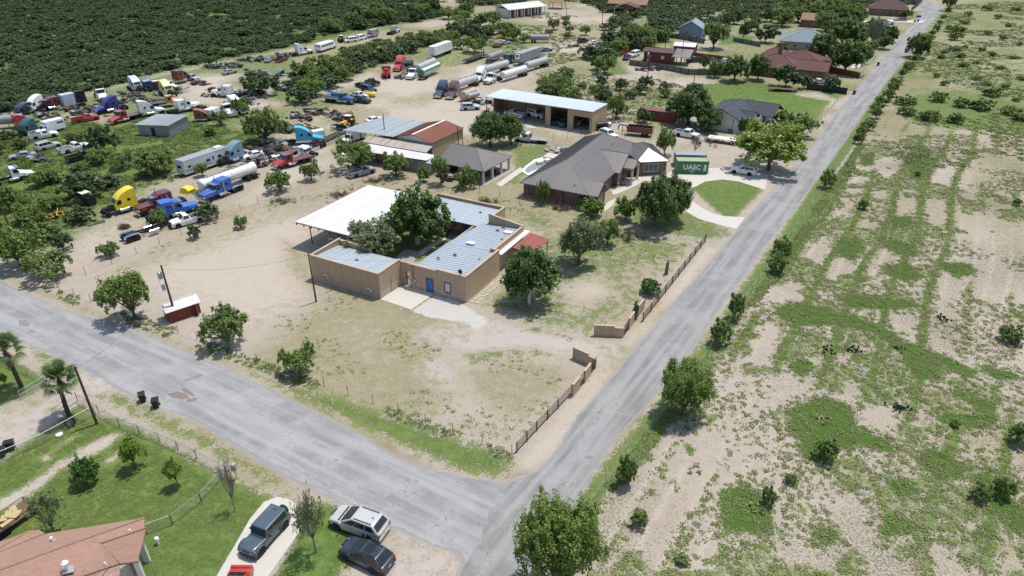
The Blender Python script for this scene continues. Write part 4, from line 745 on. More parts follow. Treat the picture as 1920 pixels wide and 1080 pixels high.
# --- white carport
cpt = empty('carport', (-6.0, 77.6, 0), D28, 'big open carport with a white sheet roof on thin posts', 'carport')
put_roof(cpt, [[(-31.6, 2.4, 4.1), (-19.6, 2.4, 4.1), (-19.6, 19.5, 4.25), (-31.2, 19.5, 4.25)]], 'roof_white', .9, .10, cap=False, w=.05, h=.03)
for v_ in np.linspace(2.5, 19.3, 10): mb = MB(); mb.box(-31.5, -19.7, v_ - .04, v_ + .04, 3.85, 3.97); mb.build('purlin', M['brown_iron'], cpt)
for u_ in np.linspace(-31.4, -19.8, 9): mb = MB(); mb.box(u_ - .07, u_ + .07, 2.36, 2.5, 3.62, 3.84); mb.build('rafter_tail', M['brown_iron'], cpt)
for u_ in (-30.4, -24.8, -19.9):
    for v_ in (4.0, 8.0, 13.0, 19.0): mb = MB(); mb.box(u_ - .06, u_ + .06, v_ - .06, v_ + .06, 0, 3.84); mb.build('post', M['brown_iron'], cpt)
for i, (u_, v_) in enumerate(((-28.0, 5.6), (-27.0, 6.6))):
    mb = MB(); mb.box(u_ - .45, u_ + .45, v_ - .2, v_ + .2, .62, .68); [mb.tube((u_ + a_, v_ + b_, 0), (u_ + a_*.8, v_ + b_*.6, .62), .03) for a_ in (-.4, .4) for b_ in (-.2, .2)]; o = mb.build('sawhorse', M['white_paint'], None, loc=(-6, 77.6, 0), rz=D28); tag(o, ['white trestle in the carport shade, nearer the corner post', 'white trestle in the carport shade, deeper under the roof'][i], 'trestle')
ln = empty('lean_to', (-6.0, 77.6, 0), D28, 'small lean-to with a corrugated red roof against the right wing', 'lean-to')
put_roof(ln, [[(.25, 12.5, 2.75), (3.4, 12.6, 2.35), (3.5, 18.2, 2.35), (.3, 18.2, 2.75)]], 'roof_red', .3, .06, cap=False, w=.1, h=.05)
for v_ in (12.8, 17.9): mb = MB(); mb.box(3.2, 3.3, v_ - .05, v_ + .05, 0, 2.25); mb.build('post', M['brown_iron'], ln)
mb = MB(); mb.box(-.68, .2, 9.3, 18.3, 2.9, 2.98); mb.build('gutter', M['roof_white'], ln)
# --- red hut by the pole
a_ = math.radians(41); ht = empty('hut', (-42.3, 74.6, 0), a_, 'small dark red wooden hut with a ribbed white tin roof and an open door', 'hut')
for i in range(7): mb = MB(); mb.box(-1.9 + i*.545, -1.9 + i*.545 + .52, -1.05, -1.0, 0, 1.75); mb.build('plank', M['red_wood'], ht)
for i in range(4): mb = MB(); mb.box(-1.95, -1.9, -1.0 + i*.5, -1.0 + i*.5 + .47, 0, 1.95); mb.build('plank', M['red_wood'], ht); mb = MB(); mb.box(1.9, 1.95, -1.0 + i*.5, -1.0 + i*.5 + .47, 0, 1.95); mb.build('plank', M['red_wood'], ht)
mb = MB(); mb.box(-1.9, 1.9, .96, 1.0, 0, 1.75); mb.box(-1.89, 1.89, -.99, .95, 0, .05); mb.build('back_wall', M['red_wood'], ht)
mb = MB(); mb.cbox((1.5, -1.35, .85), (.9, .06, 1.65), math.radians(65)); mb.build('door', M['maroon_steel'], ht)
put_roof(ht, [[(-2.2, -1.4, 1.7), (2.1, -1.4, 1.7), (2.1, 0, 2.35), (-2.2, 0, 2.35)], [(2.1, 1.2, 1.85), (-2.2, 1.2, 1.85), (-2.2, 0, 2.35), (2.1, 0, 2.35)]], 'roof_white', .35, .05, cap=True, w=.06, h=.04)
# --- brick house with the standing-seam roof
hz = at(974, 342.5, 2.8); HR = math.radians(-27.5); E_ = 2.75
bh = empty('brick_house', (hz.x, hz.y, 0), HR, 'brick house under a big grey standing-seam hip roof', 'house'); SEAM = .48
mb = MB(); mb.box(.55, 12.7, .55, 29.4, 0, E_); mb.box(12.7, 14.25, .6, 5.1, 0, E_); mb.box(12.7, 13.7, 13.2, 21.0, 0, E_); gable_wall(mb, 14.25, .4, 5.2, E_, 1.3); gable_wall(mb, 13.7, 12.9, 21.4, E_, 2.3); mb.build('wall', M['brick_house'], bh)
s_ = .53; zr = E_ + .1
put_roof(bh, roof_polys(0, 13.2, 0, 30, zr, 6.6*s_, 'v'), 'roof_bronze', SEAM, .16)
put_roof(bh, [[(10.4, 0.02, zr + .01), (14.75, 0.02, zr + .01), (14.75, 2.8, zr + 2.8*s_ + .01), (10.4, 2.8, zr + 2.8*s_ + .01)], [(14.75, 5.6, zr), (12.9, 5.6, zr), (10.4, 2.8, zr + 2.8*s_), (14.75, 2.8, zr + 2.8*s_)]], 'roof_bronze', SEAM, .16)
put_roof(bh, [[(10.8, 12.6, zr), (14.2, 12.6, zr), (14.2, 17.1, zr + 4.5*s_), (8.0, 17.1, zr + 4.5*s_), (8.6, 16.0, zr + 3.4*s_)], [(14.2, 21.6, zr), (12.0, 21.6, zr), (8.0, 17.1, zr + 4.5*s_), (14.2, 17.1, zr + 4.5*s_)]], 'roof_bronze', SEAM, .16)
put_roof(bh, [[(13.2, 14.6, 3.3), (16.1, 14.6, 3.3), (16.1, 16.7, 4.5), (13.2, 16.7, 4.5)], [(16.1, 18.8, 3.3), (13.2, 18.8, 3.3), (13.2, 16.7, 4.5), (16.1, 16.7, 4.5)]], 'roof_bronze', SEAM, .14)
mb = MB(); gable_wall(mb, 15.95, 14.7, 18.7, 3.15, 1.15, .15); mb.box(13.75, 15.95, 14.75, 14.95, 2.9, 3.14); mb.box(13.75, 15.95, 18.45, 18.65, 2.9, 3.14); mb.build('porch_gable', M['stucco_trim'], bh)
for v_ in (14.95, 18.45): mb = MB(); mb.box(15.65, 15.95, v_ - .15, v_ + .15, .05, 3.15); mb.build('porch_pillar', M['frame_cream'], bh)
mb = MB(); mb.box(13.72, 16.0, 14.8, 18.6, 0, .1); mb.build('porch_floor', M['concrete'], bh); mb = MB(); mb.box(13.7, 14.6, 18.9, 20.9, 0, E_); mb.build('porch_wall', M['brick_house'], bh)
window(bh, (2.0, .55, .9), (1, 0, 0), .9, 1.5, 'black_iron', 'window_glass', 1); window(bh, (14.25, 2.9, .8), (0, 1, 0), 1.8, 1.4, 'frame_cream', 'window_glass', 2); window(bh, (13.7, 13.9, .5), (0, 1, 0), 1.2, 1.9, 'frame_cream', 'window_glass', 2); door(bh, (13.7, 16.7, .1), (0, 1, 0), 1.1, 2.2, 'brown', handle=True)
mb = MB(); mb.tube((8.3, .5, 0), (8.3, .5, 2.7), .06); mb.build('downpipe', M['dark_metal'], bh)
for u_, v_, z in ((10.0, 1.2, 3.5), (9.4, 21, 5.0), (1.6, 1.6, 3.6)): mb = MB(); mb.tube((u_, v_, z - .2), (u_, v_, z + .35), .07); mb.build('vent_pipe', M['dark_metal'], bh)
# the garage wing stands at its own angle
go0 = at(1192.5, 305, 2.8); gw = empty('garage_wing', (go0.x, go0.y, 0), math.radians(8), 'brick wing with a glaring pale hip roof and a three-part window', 'garage wing')
mb = MB(); mb.box(.35, 6.3, .4, 9.5, 0, E_); mb.build('wall', M['brick_house'], gw); put_roof(gw, roof_polys(0, 6.65, 0, 10, zr - .01, 3.3*s_, 'v'), 'roof_bronze', SEAM, .16); window(gw, (3.2, .4, .75), (1, 0, 0), 2.7, 1.5, 'frame_cream', 'window_glass', 3)
# --- pavilion
pv0 = at(907, 322, 2.65); pv = empty('pavilion', (pv0.x, pv0.y, 0), math.radians(-31), 'open pavilion with a grey standing-seam roof on cream pillars', 'pavilion')
put_roof(pv, roof_polys(-10.8, 0, 0, 10.2, 2.65, 2.3, 'u', 'gable', 'hip'), 'roof_bronze', .48, .16)
for u_, v_ in ((-.45, .45), (-.45, 3.6), (-.45, 6.8), (-.45, 9.7), (-5, .45), (-5, 9.7)): mb = MB(); mb.box(u_ - .2, u_ + .2, v_ - .2, v_ + .2, 0, 2.5); mb.build('pillar', M['frame_cream'], pv)
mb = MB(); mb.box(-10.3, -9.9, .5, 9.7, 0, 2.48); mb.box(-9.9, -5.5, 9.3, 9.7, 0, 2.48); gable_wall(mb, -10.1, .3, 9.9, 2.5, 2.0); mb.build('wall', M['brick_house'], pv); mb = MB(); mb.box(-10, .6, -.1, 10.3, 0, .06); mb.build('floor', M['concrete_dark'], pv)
ku, kv = -2.2, 4.3; mb = MB(); mb.box(ku - .4, ku + .4, kv - .35, kv + .35, .06, 1.9); mb.box(ku + .41, ku + .43, kv - .3, kv + .3, .2, 1.8); o = mb.build('refrigerator', M['slate'], None, loc=pv.location, rz=math.radians(-31)); tag(o, 'tall grey cabinet standing under the pavilion roof', 'cabinet')
mb = MB(); mb.box(-1.7, -.9, 4.9, 6.5, .72, .78); mb.box(-1.35, -1.25, 5.2, 6.2, .06, .72); mb.box(-.75, -.45, 5.0, 6.4, .42, .47); mb.box(-2.1, -1.8, 5.0, 6.4, .42, .47); [mb.box(u_, u_ + .08, v_, v_ + .08, .06, .42) for u_ in (-.65, -2.0) for v_ in (5.1, 6.2)]; o = mb.build('picnic_table', M['dark_metal'], None, loc=pv.location, rz=math.radians(-31)); tag(o, 'dark picnic table under the edge of the pavilion roof', 'table')
# --- workshop with patched roofs
ws0 = at(810, 268.5, 4.2); A29 = math.radians(-29); ws = empty('workshop', (ws0.x, ws0.y, 0), A29, 'workshop with a rusty red gable roof over tan sheet walls', 'workshop')
wsl = (ws0 - at(872, 241, 4.2)).length
mb = MB(); mb.box(-9.0, -.2, .2, wsl - 3.2, 0, 4.05); mb.build('wall', M['tan_steel'], ws)
mb = MB(); mb.box(-.22, -.17, wsl - 3.2, wsl, 2.0, 4.05); mb.build('side_sheet', M['tan_steel'], ws); mb = MB(); mb.box(-.3, -.2, wsl - .2, wsl - .1, 0, 2.0); mb.build('post', M['dark_metal'], ws)
put_roof(ws, [[(-4.7, -.1, 5.3), (-.0, -.1, 4.2), (0, wsl, 4.2), (-4.7, wsl, 5.3)], [(-9.3, -.1, 4.2), (-4.7, -.1, 5.3), (-4.7, wsl, 5.3), (-9.3, wsl, 4.2)]], 'roof_rust', .35, .08, seam_m='roof_rust', cap=False, w=.08, h=.04)
mb = MB(); mb.box(-4.9, -4.5, -.12, wsl, 5.27, 5.34); mb.build('ridge_cap', M['white_paint'], ws); mb = MB(); gable_wall(mb, .2, -9.1, -.2, 4.05, 1.1, -.1, 'v'); mb.build('gable', M['offwhite'], ws)
w2 = empty('open_shed', (ws0.x, ws0.y, 0), A29, 'open shed roofed with pale galvanised sheets beside the rusty roof', 'shed')
put_roof(w2, [[(-22.4, -1.0, 3.9), (-9.4, -.2, 4.15), (-9.4, wsl, 4.3), (-20.5, wsl, 4.1)]], 'roof_galv', .7, .08, cap=False, w=.07, h=.03)
for u_, v_ in ((-22, -.6), (-18, -.4), (-14, -.3), (-20, wsl - .5), (-14, wsl - .4)): mb = MB(); mb.box(u_ - .07, u_ + .07, v_ - .07, v_ + .07, 0, 3.85); mb.build('post', M['dark_metal'], w2)
mb = MB(); mb.box(-20.2, -9.5, wsl - .3, wsl - .2, 0, 3.9); mb.build('back_sheet', M['wall_tin'], w2)
w3 = empty('patched_shed', (ws0.x, ws0.y, 0), A29, 'low sheds with patched white and rust-streaked roofs below the workshop', 'shed')
put_roof(w3, [[(-15.0, -3.3, 3.1), (.4, -2.6, 3.1), (.3, -.3, 3.7), (-15.0, -.9, 3.7)]], 'roof_patch', .8, .06, cap=False, w=.06, h=.03); put_roof(w3, [[(-15.5, -7.2, 2.6), (2.4, -5.5, 2.7), (2.9, -2.6, 2.95), (-15.2, -3.4, 2.95)]], 'roof_white', .9, .06, cap=False, w=.05, h=.03, name='lower_roof'); mb = MB(); mb.box(-15, 2.4, -3.4, -2.9, 0, 2.7); mb.box(2.2, 2.4, -5.4, -3.4, 0, 2.6); mb.build('wall', M['tan_steel'], w3)
for u_, v_ in ((-15, -6.9), (-9, -6.4), (-3, -5.9)): mb = MB(); mb.box(u_ - .06, u_ + .06, v_ - .06, v_ + .06, 0, 2.5); mb.build('post', M['dark_metal'], w3)
w4 = empty('small_shed', (at(880, 305)[0], at(880, 305)[1], 0), A29); p = at(795, 318); w4.location = (p.x, p.y, 0); tag(w4, 'small grey-roofed shed among the trees below the workshop', 'shed')
mb = MB(); mb.box(-3.2, 3.2, -1.5, 1.5, 0, 2.2); mb.build('wall', M['wall_tin'], w4); put_roof(w4, roof_polys(-3.5, 3.5, -1.8, 1.8, 2.25, .6, 'u', 'gable', 'gable'), 'roof_galv', .5, .06, cap=False)
# --- long tan vehicle shed
ts0 = at(1111, 209.5, 5.0); ts = empty('vehicle_shed', (ts0.x, ts0.y, 0), math.radians(-31), 'long tan metal shed with open vehicle bays and a pale low-pitched roof', 'shed'); TL, TD = 28.8, 8.2
put_roof(ts, [[(-TL, 0, 4.75), (.1, 0, 5.0), (.1, TD, 5.0), (-TL, TD, 4.9)]], 'roof_shed', 1.0, .14, cap=False, w=.05, h=.025)
mb = MB(); mb.box(-.15, 0, .05, TD - .05, 0, 4.85); mb.build('side_wall', M['tan_steel'], ts); mb = MB(); mb.box(-TL + .2, -.15, TD - .2, TD - .1, 0, 4.7); mb.build('back_wall', M['tan_steel'], ts); mb = MB(); mb.box(-TL + .2, -TL + .35, 3.5, TD - .2, 0, 4.6); mb.build('end_wall', M['tan_steel'], ts)
for u0, u1, z0 in ((-12.0, -10.6, 0), (-6.2, -4.7, 0), (-4.7, -.6, 3.5), (-.6, -.16, 0)): mb = MB(); mb.box(u0, u1, .02, .14, z0, 4.72); mb.build('front_panel', M['tan_steel'], ts)
mb = MB(); mb.box(-10.6, -6.2, .05, .12, 4.3, 4.7); [mb.box(u_, u_ + .06, 1.5, 1.56, 3.3, 4.6) for u_ in (-9.6, -8.6, -7.6)]; mb.box(-10.6, -6.2, 1.5, 1.56, 3.3, 3.4); mb.build('bay_frame', M['dark_metal'], ts)
for u_ in (-TL + .4, -22.5, -17.3): mb = MB(); mb.box(u_ - .08, u_ + .08, .1, .26, 0, 4.7); mb.build('post', M['dark_metal'], ts)
for u_ in (-12, -6): mb = MB(); mb.box(u_ - .05, u_ + .05, .2, TD - .25, 0, 4.7); mb.build('partition', M['tan_steel'], ts)
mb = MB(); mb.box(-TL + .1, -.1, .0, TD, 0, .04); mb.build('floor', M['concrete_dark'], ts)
# --- tin shed in the lorry yard
tn0 = at(314, 235, 2.7); tn = empty('tin_shed', (tn0.x, tn0.y, 0), math.radians(-10), 'grey corrugated tin shed with a dark doorway in the lorry yard', 'shed'); mb = MB(); mb.box(-7.6, 0, 0, .08, 0, 2.6); mb.box(-.08, 0, .085, 7.4, 0, 2.6); mb.box(-7.6, -7.5, .085, 7.4, 0, 2.4); mb.box(-7.5, -.1, 7.3, 7.4, 0, 2.6); mb.build('wall', M['wall_tin'], tn)
put_roof(tn, [[(-8.1, -.4, 2.55), (.3, -.3, 2.72), (.3, 7.7, 2.95), (-7.9, 7.7, 2.8)]], 'roof_galv', .5, .06, cap=False); mb = MB(); mb.box(-4.4, -3.5, -.03, -.005, .05, 2.0); mb.build('doorway', M['black_plastic'], tn)
r_ = MB()
for z in np.arange(.2, 2.5, .22): r_.box(.002, .03, .1, 7.35, z, z + .06)
r_.build('corrugation', M['wall_tin'], tn)
# --- charcoal-roofed pale house
ch0 = at(1393, 229, 2.9); ch = empty('pale_house', (ch0.x, ch0.y, 0), math.radians(-36), 'pale house with a charcoal shingle roof and a deep front porch', 'house')
mb = MB(); mb.box(-10.0, -.4, .4, 15, 0, 2.8); mb.box(-.4, 1.5, 6.0, 15, 0, 2.8); gable_wall(mb, .45, -10.2, -.2, 2.8, 2.2, -.1, 'v'); mb.build('wall', M['offwhite'], ch)
put_roof(ch, [[(-10.6, -.1, 2.85), (-5.2, -.1, 5.1), (-5.2, 11.0, 5.1), (-10.6, 16, 2.85)], [(-5.2, -.1, 5.1), (0, -.1, 2.85), (0, 16, 2.85), (-5.2, 11.0, 5.1)], [(0, 16, 2.85), (-10.6, 16, 2.85), (-5.2, 11.0, 5.1)]], 'shingle_dark', None, .18); put_roof(ch, roof_polys(-4, 4.2, 8.0, 16.4, 2.87, 2.0, 'u', 'gable', 'gable'), 'shingle_dark', None, .16, name='porch_roof'); put_roof(ch, roof_polys(-3, 1.5, 3.4, 7.4, 2.88, 1.2, 'u', 'gable', 'gable'), 'shingle_dark', None, .14, name='porch_roof')
for v_ in (8.4, 12, 15.8): mb = MB(); mb.box(3.7, 3.9, v_ - .1, v_ + .1, 0, 2.8); mb.build('porch_post', M['frame_cream'], ch)
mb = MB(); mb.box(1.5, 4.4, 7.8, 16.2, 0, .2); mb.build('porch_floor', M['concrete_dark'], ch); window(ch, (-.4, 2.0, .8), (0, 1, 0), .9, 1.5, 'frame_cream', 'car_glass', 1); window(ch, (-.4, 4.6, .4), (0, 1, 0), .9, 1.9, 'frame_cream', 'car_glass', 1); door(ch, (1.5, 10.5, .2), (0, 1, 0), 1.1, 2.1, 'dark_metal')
mb = MB(); mb.cbox((-2.6, .1, .4), (.9, .5, .8)); mb.build('air_conditioner', M['grey_wood'], ch); mb = MB(); mb.tube((-2.3, .33, 0), (-2.3, .33, 3.2), .05); mb.build('service_mast', M['dark_metal'], ch)
# --- generic far houses
def house(px, py, ang, U, V, wh, rise, roof_m, wall_m, label, axis='u', lo='hip', hi='hip', extra=(), wins=(), over=.5, seams=None, doors=()):
    p = at(px, py); o = empty('house', p, math.radians(ang), label, 'house'); mb = MB(); mb.box(0, U, 0, V, 0, wh)
    for e in extra: mb.box(e[0], e[1], e[2], e[3], 0, wh)
    def gab(u0, u1, v0, v1, ax, l, h, rs):
        if ax == 'u':
            if l == 'gable': gable_wall(mb, u0, v0, v1, wh, rs, -.2)
            if h == 'gable': gable_wall(mb, u1, v0, v1, wh, rs, .2)
        else:
            if l == 'gable': gable_wall(mb, v0, u0, u1, wh, rs, -.2, 'v')
            if h == 'gable': gable_wall(mb, v1, u0, u1, wh, rs, .2, 'v')
    gab(0, U, 0, V, axis, lo, hi, rise*.9); [gab(e[0], e[1], e[2], e[3], e[5], e[6], e[7], e[4]*.9) for e in extra]; mb.build('wall', M[wall_m], o)
    put_roof(o, roof_polys(-over, U + over, -over, V + over, wh + .06, rise, axis, lo, hi), roof_m, seams, .16)
    for i, e in enumerate(extra): put_roof(o, roof_polys(e[0] - over, e[1] + over, e[2] - over, e[3] + over, wh + .07 + i*.012, e[4], e[5], e[6], e[7]), roof_m, seams, .16)
    for w in wins: window(o, *w)
    for d in doors: door(o, *d)
    return o
mh = house(1405, 140, -31, 13, 10, 2.8, 2.9, 'shingle_maroon', 'brick_orange', 'sprawling house with several maroon shingle hip roofs', extra=[(4, 19, 10, 21, 3.2, 'v', 'hip', 'hip'), (13, 21, 1.5, 9.5, 2.0, 'u', 'gable', 'gable'), (-1, 6, 16, 26, 2.2, 'u', 'hip', 'hip')], wins=[((15, 1.5, .9), (1, 0, 0), 1.2, 1.2), ((3, 0, .9), (1, 0, 0), 1.5, 1.2)])
mb = MB(); mb.box(4.2, 5.4, 15.6, 16.4, 3.0, 7.2); mb.box(4.1, 5.5, 15.5, 16.5, 7.2, 7.4); mb.build('chimney', M['brick_orange'], mh)
house(1461, 92, -20, 17, 12, 2.8, 3.8, 'shingle_bluegrey', 'grey_stone', 'house with a blue-grey hip roof behind the maroon-roofed house', axis='v', wins=[((5, 0, .9), (1, 0, 0), 1.2, 1.2), ((9, 0, .9), (1, 0, 0), 1.2, 1.2)])
house(1272, 68, -22, 9, 9, 3.0, 2.7, 'roof_galv', 'skyblue', 'blue-grey gabled house with a pale metal roof', axis='v', lo='gable', hi='gable', seams=.6, wins=[((3, 0, 1), (1, 0, 0), 1, 1)])
cb = house(1206, 116, -24, 9, 6.5, 3.4, .7, 'shingle_brown', 'maroon_steel', 'dark red board cabin with a sloping porch roof inside the red fence', axis='u', lo='gable', hi='gable', wins=[((2, 0, 1.4), (1, 0, 0), .7, .9), ((6.2, 0, 1.4), (1, 0, 0), .9, .9, 'frame_cream', 'blind_glass', 1)])
put_roof(cb, [[(9.3, -1.2, 2.6), (15, -1.2, 2.6), (15, 5.5, 4.0), (9.3, 5.5, 4.0)]], 'roof_bronze', .6, .1, name='porch_roof', cap=False)
for u_ in (9.8, 12.3, 14.7): mb = MB(); mb.box(u_ - .1, u_ + .1, -1.0, -.8, 0, 2.5); mb.build('porch_post', M['brown_iron'], cb); mb = MB(); mb.box(u_ - .1, u_ + .1, 5.1, 5.3, 0, 3.8); mb.build('porch_post', M['brown_iron'], cb)
sg = empty('shed', at(1262, 100), math.radians(-24), 'small white-roofed shed behind the dark red cabin', 'shed'); mb = MB(); mb.box(0, 7, 0, 6, 0, 2.5); mb.build('wall', M['maroon_steel'], sg); put_roof(sg, roof_polys(-.3, 7.3, -.3, 6.3, 2.6, .8, 'u', 'gable', 'gable'), 'roof_white', .6, .08)
house(1500, 50, -28, 14, 9, 2.8, 2.2, 'shingle_orange', 'brick_orange', 'far house with an orange tiled roof among trees', lo='gable', hi='hip', wins=[((5, 0, .9), (1, 0, 0), 1.2, 1.2)])
house(1627, 28, -25, 16, 12, 2.8, 4.2, 'shingle_brown', 'brick_orange', 'far house with a dark brown hip roof near the road end', wins=[((4, 0, .8), (1, 0, 0), 1.5, 1.4), ((9, 0, 0), (1, 0, 0), 2.6, 2.2, 'frame_cream', 'car_glass', 1)])
house(1140, 18, -20, 18, 10, 2.8, 2.2, 'shingle_orange', 'brick_orange', 'far house with a faded reddish roof at the top edge', lo='gable', hi='gable')
for lb, x, y, U, V, rm, z in (('far open carport with a grey gable roof on white posts', 1150, 27, 11, 8, 'shingle_brown', 3.2), ('far open shelter with a rusty roof on dark posts', 1028, 17, 7, 7, 'shingle_orange', 3.0)):
    o = empty('carport', at(x, y), math.radians(-20), lb, 'carport'); put_roof(o, roof_polys(0, U, 0, V, z, 1.6, 'v' if U > 8 else 'u', 'gable', 'gable'), rm, None, .14)
    for u_ in (.3, U - .3):
        for v_ in (.3, V - .3): mb = MB(); mb.box(u_ - .12, u_ + .12, v_ - .12, v_ + .12, 0, z); mb.build('post', M['frame_cream' if U > 8 else 'dark_metal'], o)
wb = empty('barn', at(952, 34), math.radians(38), 'long white-roofed building with dark red doors at the top edge', 'barn'); mb = MB(); mb.box(0, 20, 0, 9, 0, 3.6); mb.build('wall', M['offwhite'], wb); put_roof(wb, roof_polys(-1, 21, -2.2, 10, 3.7, 1.6, 'u', 'gable', 'gable'), 'roof_white', 1.0, .12)
for i in range(5): mb = MB(); mb.box(.8 + i*3.9, 3.6 + i*3.9, -.06, -.005, .1, 3.1); mb.build('door', M['maroon_steel'], wb)
for i in range(6): mb = MB(); mb.box(i*4 - .15, i*4 + .15, -2.0, -1.7, 0, 3.6); mb.build('post', M['white_paint'], wb)
# --- terracotta-roofed house, lower left
nz = 3.0; P = lambda x, y, z=nz: at(x, y, z)
n0 = P(271, 971); na = math.radians(12.5); nh = empty('shingle_house', (n0.x, n0.y, 0), na, 'house with a terracotta shingle hip roof at the lower left corner', 'house')
R1, R2, R3 = (-3.9, -2.6, 4.25), (-8.0, -5.2, 5.3), (-14, -8.6, 6.6)
put_roof(nh, [[(0, 0, 3), R1, (-7.0, 0, 3)], [(-7, 0, 3), R1, R2, (-12.5, -.8, 3)], [(-12.5, -.8, 3), R2, R3, (-20, -3, 3.2)], [(-7.3, .05, 3.02), (-10.5, -2.6, 4.0), (-8.6, .5, 3.02), (-7.9, .5, 3.02)], [(-8.6, .5, 3.02), (-10.5, -2.6, 4.0), (-12.5, -.8, 3.02)],
 [(.02, -.03, 3), (.15, -.95, 2.9), (-2.4, -2.5, 3.62), R1], [(.62, -1.6, 3.5), (-2.4, -2.5, 3.6), (.18, -.98, 3.0)], [(.6, -1.6, 3.5), (.3, -4.0, 2.6), (-.95, -3.95, 2.6), (-2.4, -2.5, 3.6)],
 [R1, (-2.4, -2.5, 3.6), (-1.0, -3.95, 2.6), (-1.75, -4.1, 2.62), (-3.3, -5.4, 3.5)], [R1, (-3.3, -5.4, 3.5), R2], [R2, (-3.3, -5.4, 3.5), (-6, -9.5, 3.6), R3], [(-1.75, -4.1, 2.62), (-2.8, -7.5, 2.45), (-6, -9.5, 3.6), (-3.3, -5.4, 3.5)], [(-.95, -4.1, 2.5), (-.8, -4.8, 2.4), (-2.1, -7.6, 2.3), (-2.7, -7.3, 2.35), (-1.7, -4.2, 2.5)]], 'shingle_terracotta', None, .16, cap=False)
mb = MB(); [mb.tube(a_, b_, .09, .09, 6) for a_, b_ in (((0, 0, 3.02), R1), (R1, R2), (R2, R3), ((.6, -1.6, 3.52), (-2.4, -2.5, 3.62)), ((-1.75, -4.1, 2.64), (-3.3, -5.4, 3.52)), ((-8.6, .5, 3.04), (-10.5, -2.6, 4.02)))]; mb.build('ridge_cap', M['shingle_terracotta'], nh)
mb = MB(); mb.prism([(-.35, -.8), (-7, -.5), (-8, -.1), (-9.2, -.1), (-16, -3.5), (-16, -9), (-5, -9), (-2.3, -6.6), (-1.2, -4.6), (-.4, -3.9)][::-1], 0, 2.45); mb.build('wall', M['grey_stone'], nh)
mb = MB(); mb.box(-.33, .12, -1.95, -1.65, 0, 2.9); mb.build('porch_pillar', M['offwhite'], nh); mb = MB(); mb.box(-.2, .18, -3.75, -3.45, 0, 2.6); mb.build('porch_pillar', M['offwhite'], nh)
for u_, v_, z, k in ((-3.85, -4.95, 3.95, 1), (-6.0, -1.65, 3.72, .5), (-.6, -1.6, 3.3, .35), (-1.9, -4.0, 2.8, .3)):
    mb = MB(); mb.cbox((u_, v_, z), (.62*k + .1, .55*k + .1, .06), .3, .2); o = mb.build('roof_flashing', M['galv'], nh); mb = MB(); mb.tube((u_, v_, z), (u_, v_, z + .75*k), .13*k + .02, n=8); mb.lathe([(.24*k, .7*k), (.26*k, .78*k), (.1*k, .95*k)], 8, (u_, v_, z)); mb.build('vent_pipe', M['white_paint'], o)
# ------------------------------------------------------------ fences, walls, poles, bins
def lerp_px(pts, step):
    """points every step metres along a line given in pixels"""
    W_ = [at(*p) for p in pts]; out = [W_[0]]; carry = 0
    for a_, b_ in zip(W_, W_[1:]):
        L = (b_ - a_).length; n = max(1, round(L/step)); out += [a_.lerp(b_, (i + 1)/n) for i in range(n)]
    return out
def wire_fence(pts, step, h, label, wires=4, pr_=.035, post_m='brown_iron', jit=.06, seed=1, wr=.006):
    P_ = lerp_px(pts, step); r = random.Random(seed); o = empty('wire_fence', P_[0], 0, label, 'fence'); c = P_[0]
    pm = MB(); pm.tube((0, 0, -.1), (0, 0, h), pr_, pr_*.9, 5); pme = pm.mesh('post', M[post_m])
    for p in P_: q = add('post', pme, o, p - c); q.rotation_euler = (r.uniform(-jit, jit), r.uniform(-jit, jit), 0)
    for k in range(wires):
        z = h*(.22 + .72*k/max(1, wires - 1)); mb = MB()
        for a_, b_ in zip(P_, P_[1:]): mb.tube(a_ - c + Vector((0, 0, z)), b_ - c + Vector((0, 0, z)), wr, wr, 3, False)
        mb.build('wire', M['galv'], o)
    return o
wire_fence([(112, 545), (300, 612), (565, 708), (960, 852)], 3.4, 1.25, 'thin wire fence on dark posts along the side road'); wire_fence([(110, 538), (380, 424), (655, 312)], 3.6, 1.25, 'thin wire fence between the compound and the lorry yard', seed=2)
wire_fence([(660, 312), (900, 362), (1180, 424), (1320, 455)], 4.0, 1.5, 'thin wire fence between the compound and the brick house', seed=3, post_m='dark_metal'); wire_fence([(1085, 972), (1137, 908), (1205, 822), (1262, 752), (1345, 640), (1470, 460), (1560, 330), (1665, 170)], 3.6, 1.2, 'sagging wire fence along the right of the main road', seed=4, jit=.12, post_m='grey_wood')
wire_fence([(0, 485), (60, 512), (108, 540)], 3, 1.3, 'short wire fence under the bushes at the left edge', seed=5); wire_fence([(960, 262), (1010, 270), (1090, 256), (1170, 262)], 4, 1.5, 'thin mesh fence behind the brick house lawn', seed=6, post_m='dark_metal'); wire_fence([(1505, 265), (1540, 225), (1570, 190)], 4, 1.1, 'leaning wooden posts beside the road before the pale house', 2, .06, 'wood_plank', .15, 7)
def rail_fence(pts, step, h, rails, label, seed=1):
    P_ = lerp_px(pts, step); o = empty('rail_fence', P_[0], 0, label, 'fence'); c = P_[0]; pm = MB(); pm.box(-.06, .06, -.06, .06, -.05, h); pme = pm.mesh('post', M['brown_iron'])
    for p in P_: add('post', pme, o, p - c)
    for a_, b_ in zip(P_, P_[1:]):
        for k in range(rails): z = h*(.2 + .72*k/(rails - 1)); mb = MB(); mb.tube(a_ - c + Vector((0, 0, z)), b_ - c + Vector((0, 0, z)), .045, .045, 5); mb.build('rail', M['brown_iron'], o)
rail_fence([(1205, 603), (1260, 533), (1322, 454)], 2.5, 1.35, 4, 'long brown rail fence beside the side yard, right of the entrance'); rail_fence([(969, 848), (1006, 808), (1046, 766), (1072, 738)], 2.2, 1.3, 4, 'brown rail fence from the street corner to the left entrance wall')
mb = MB()
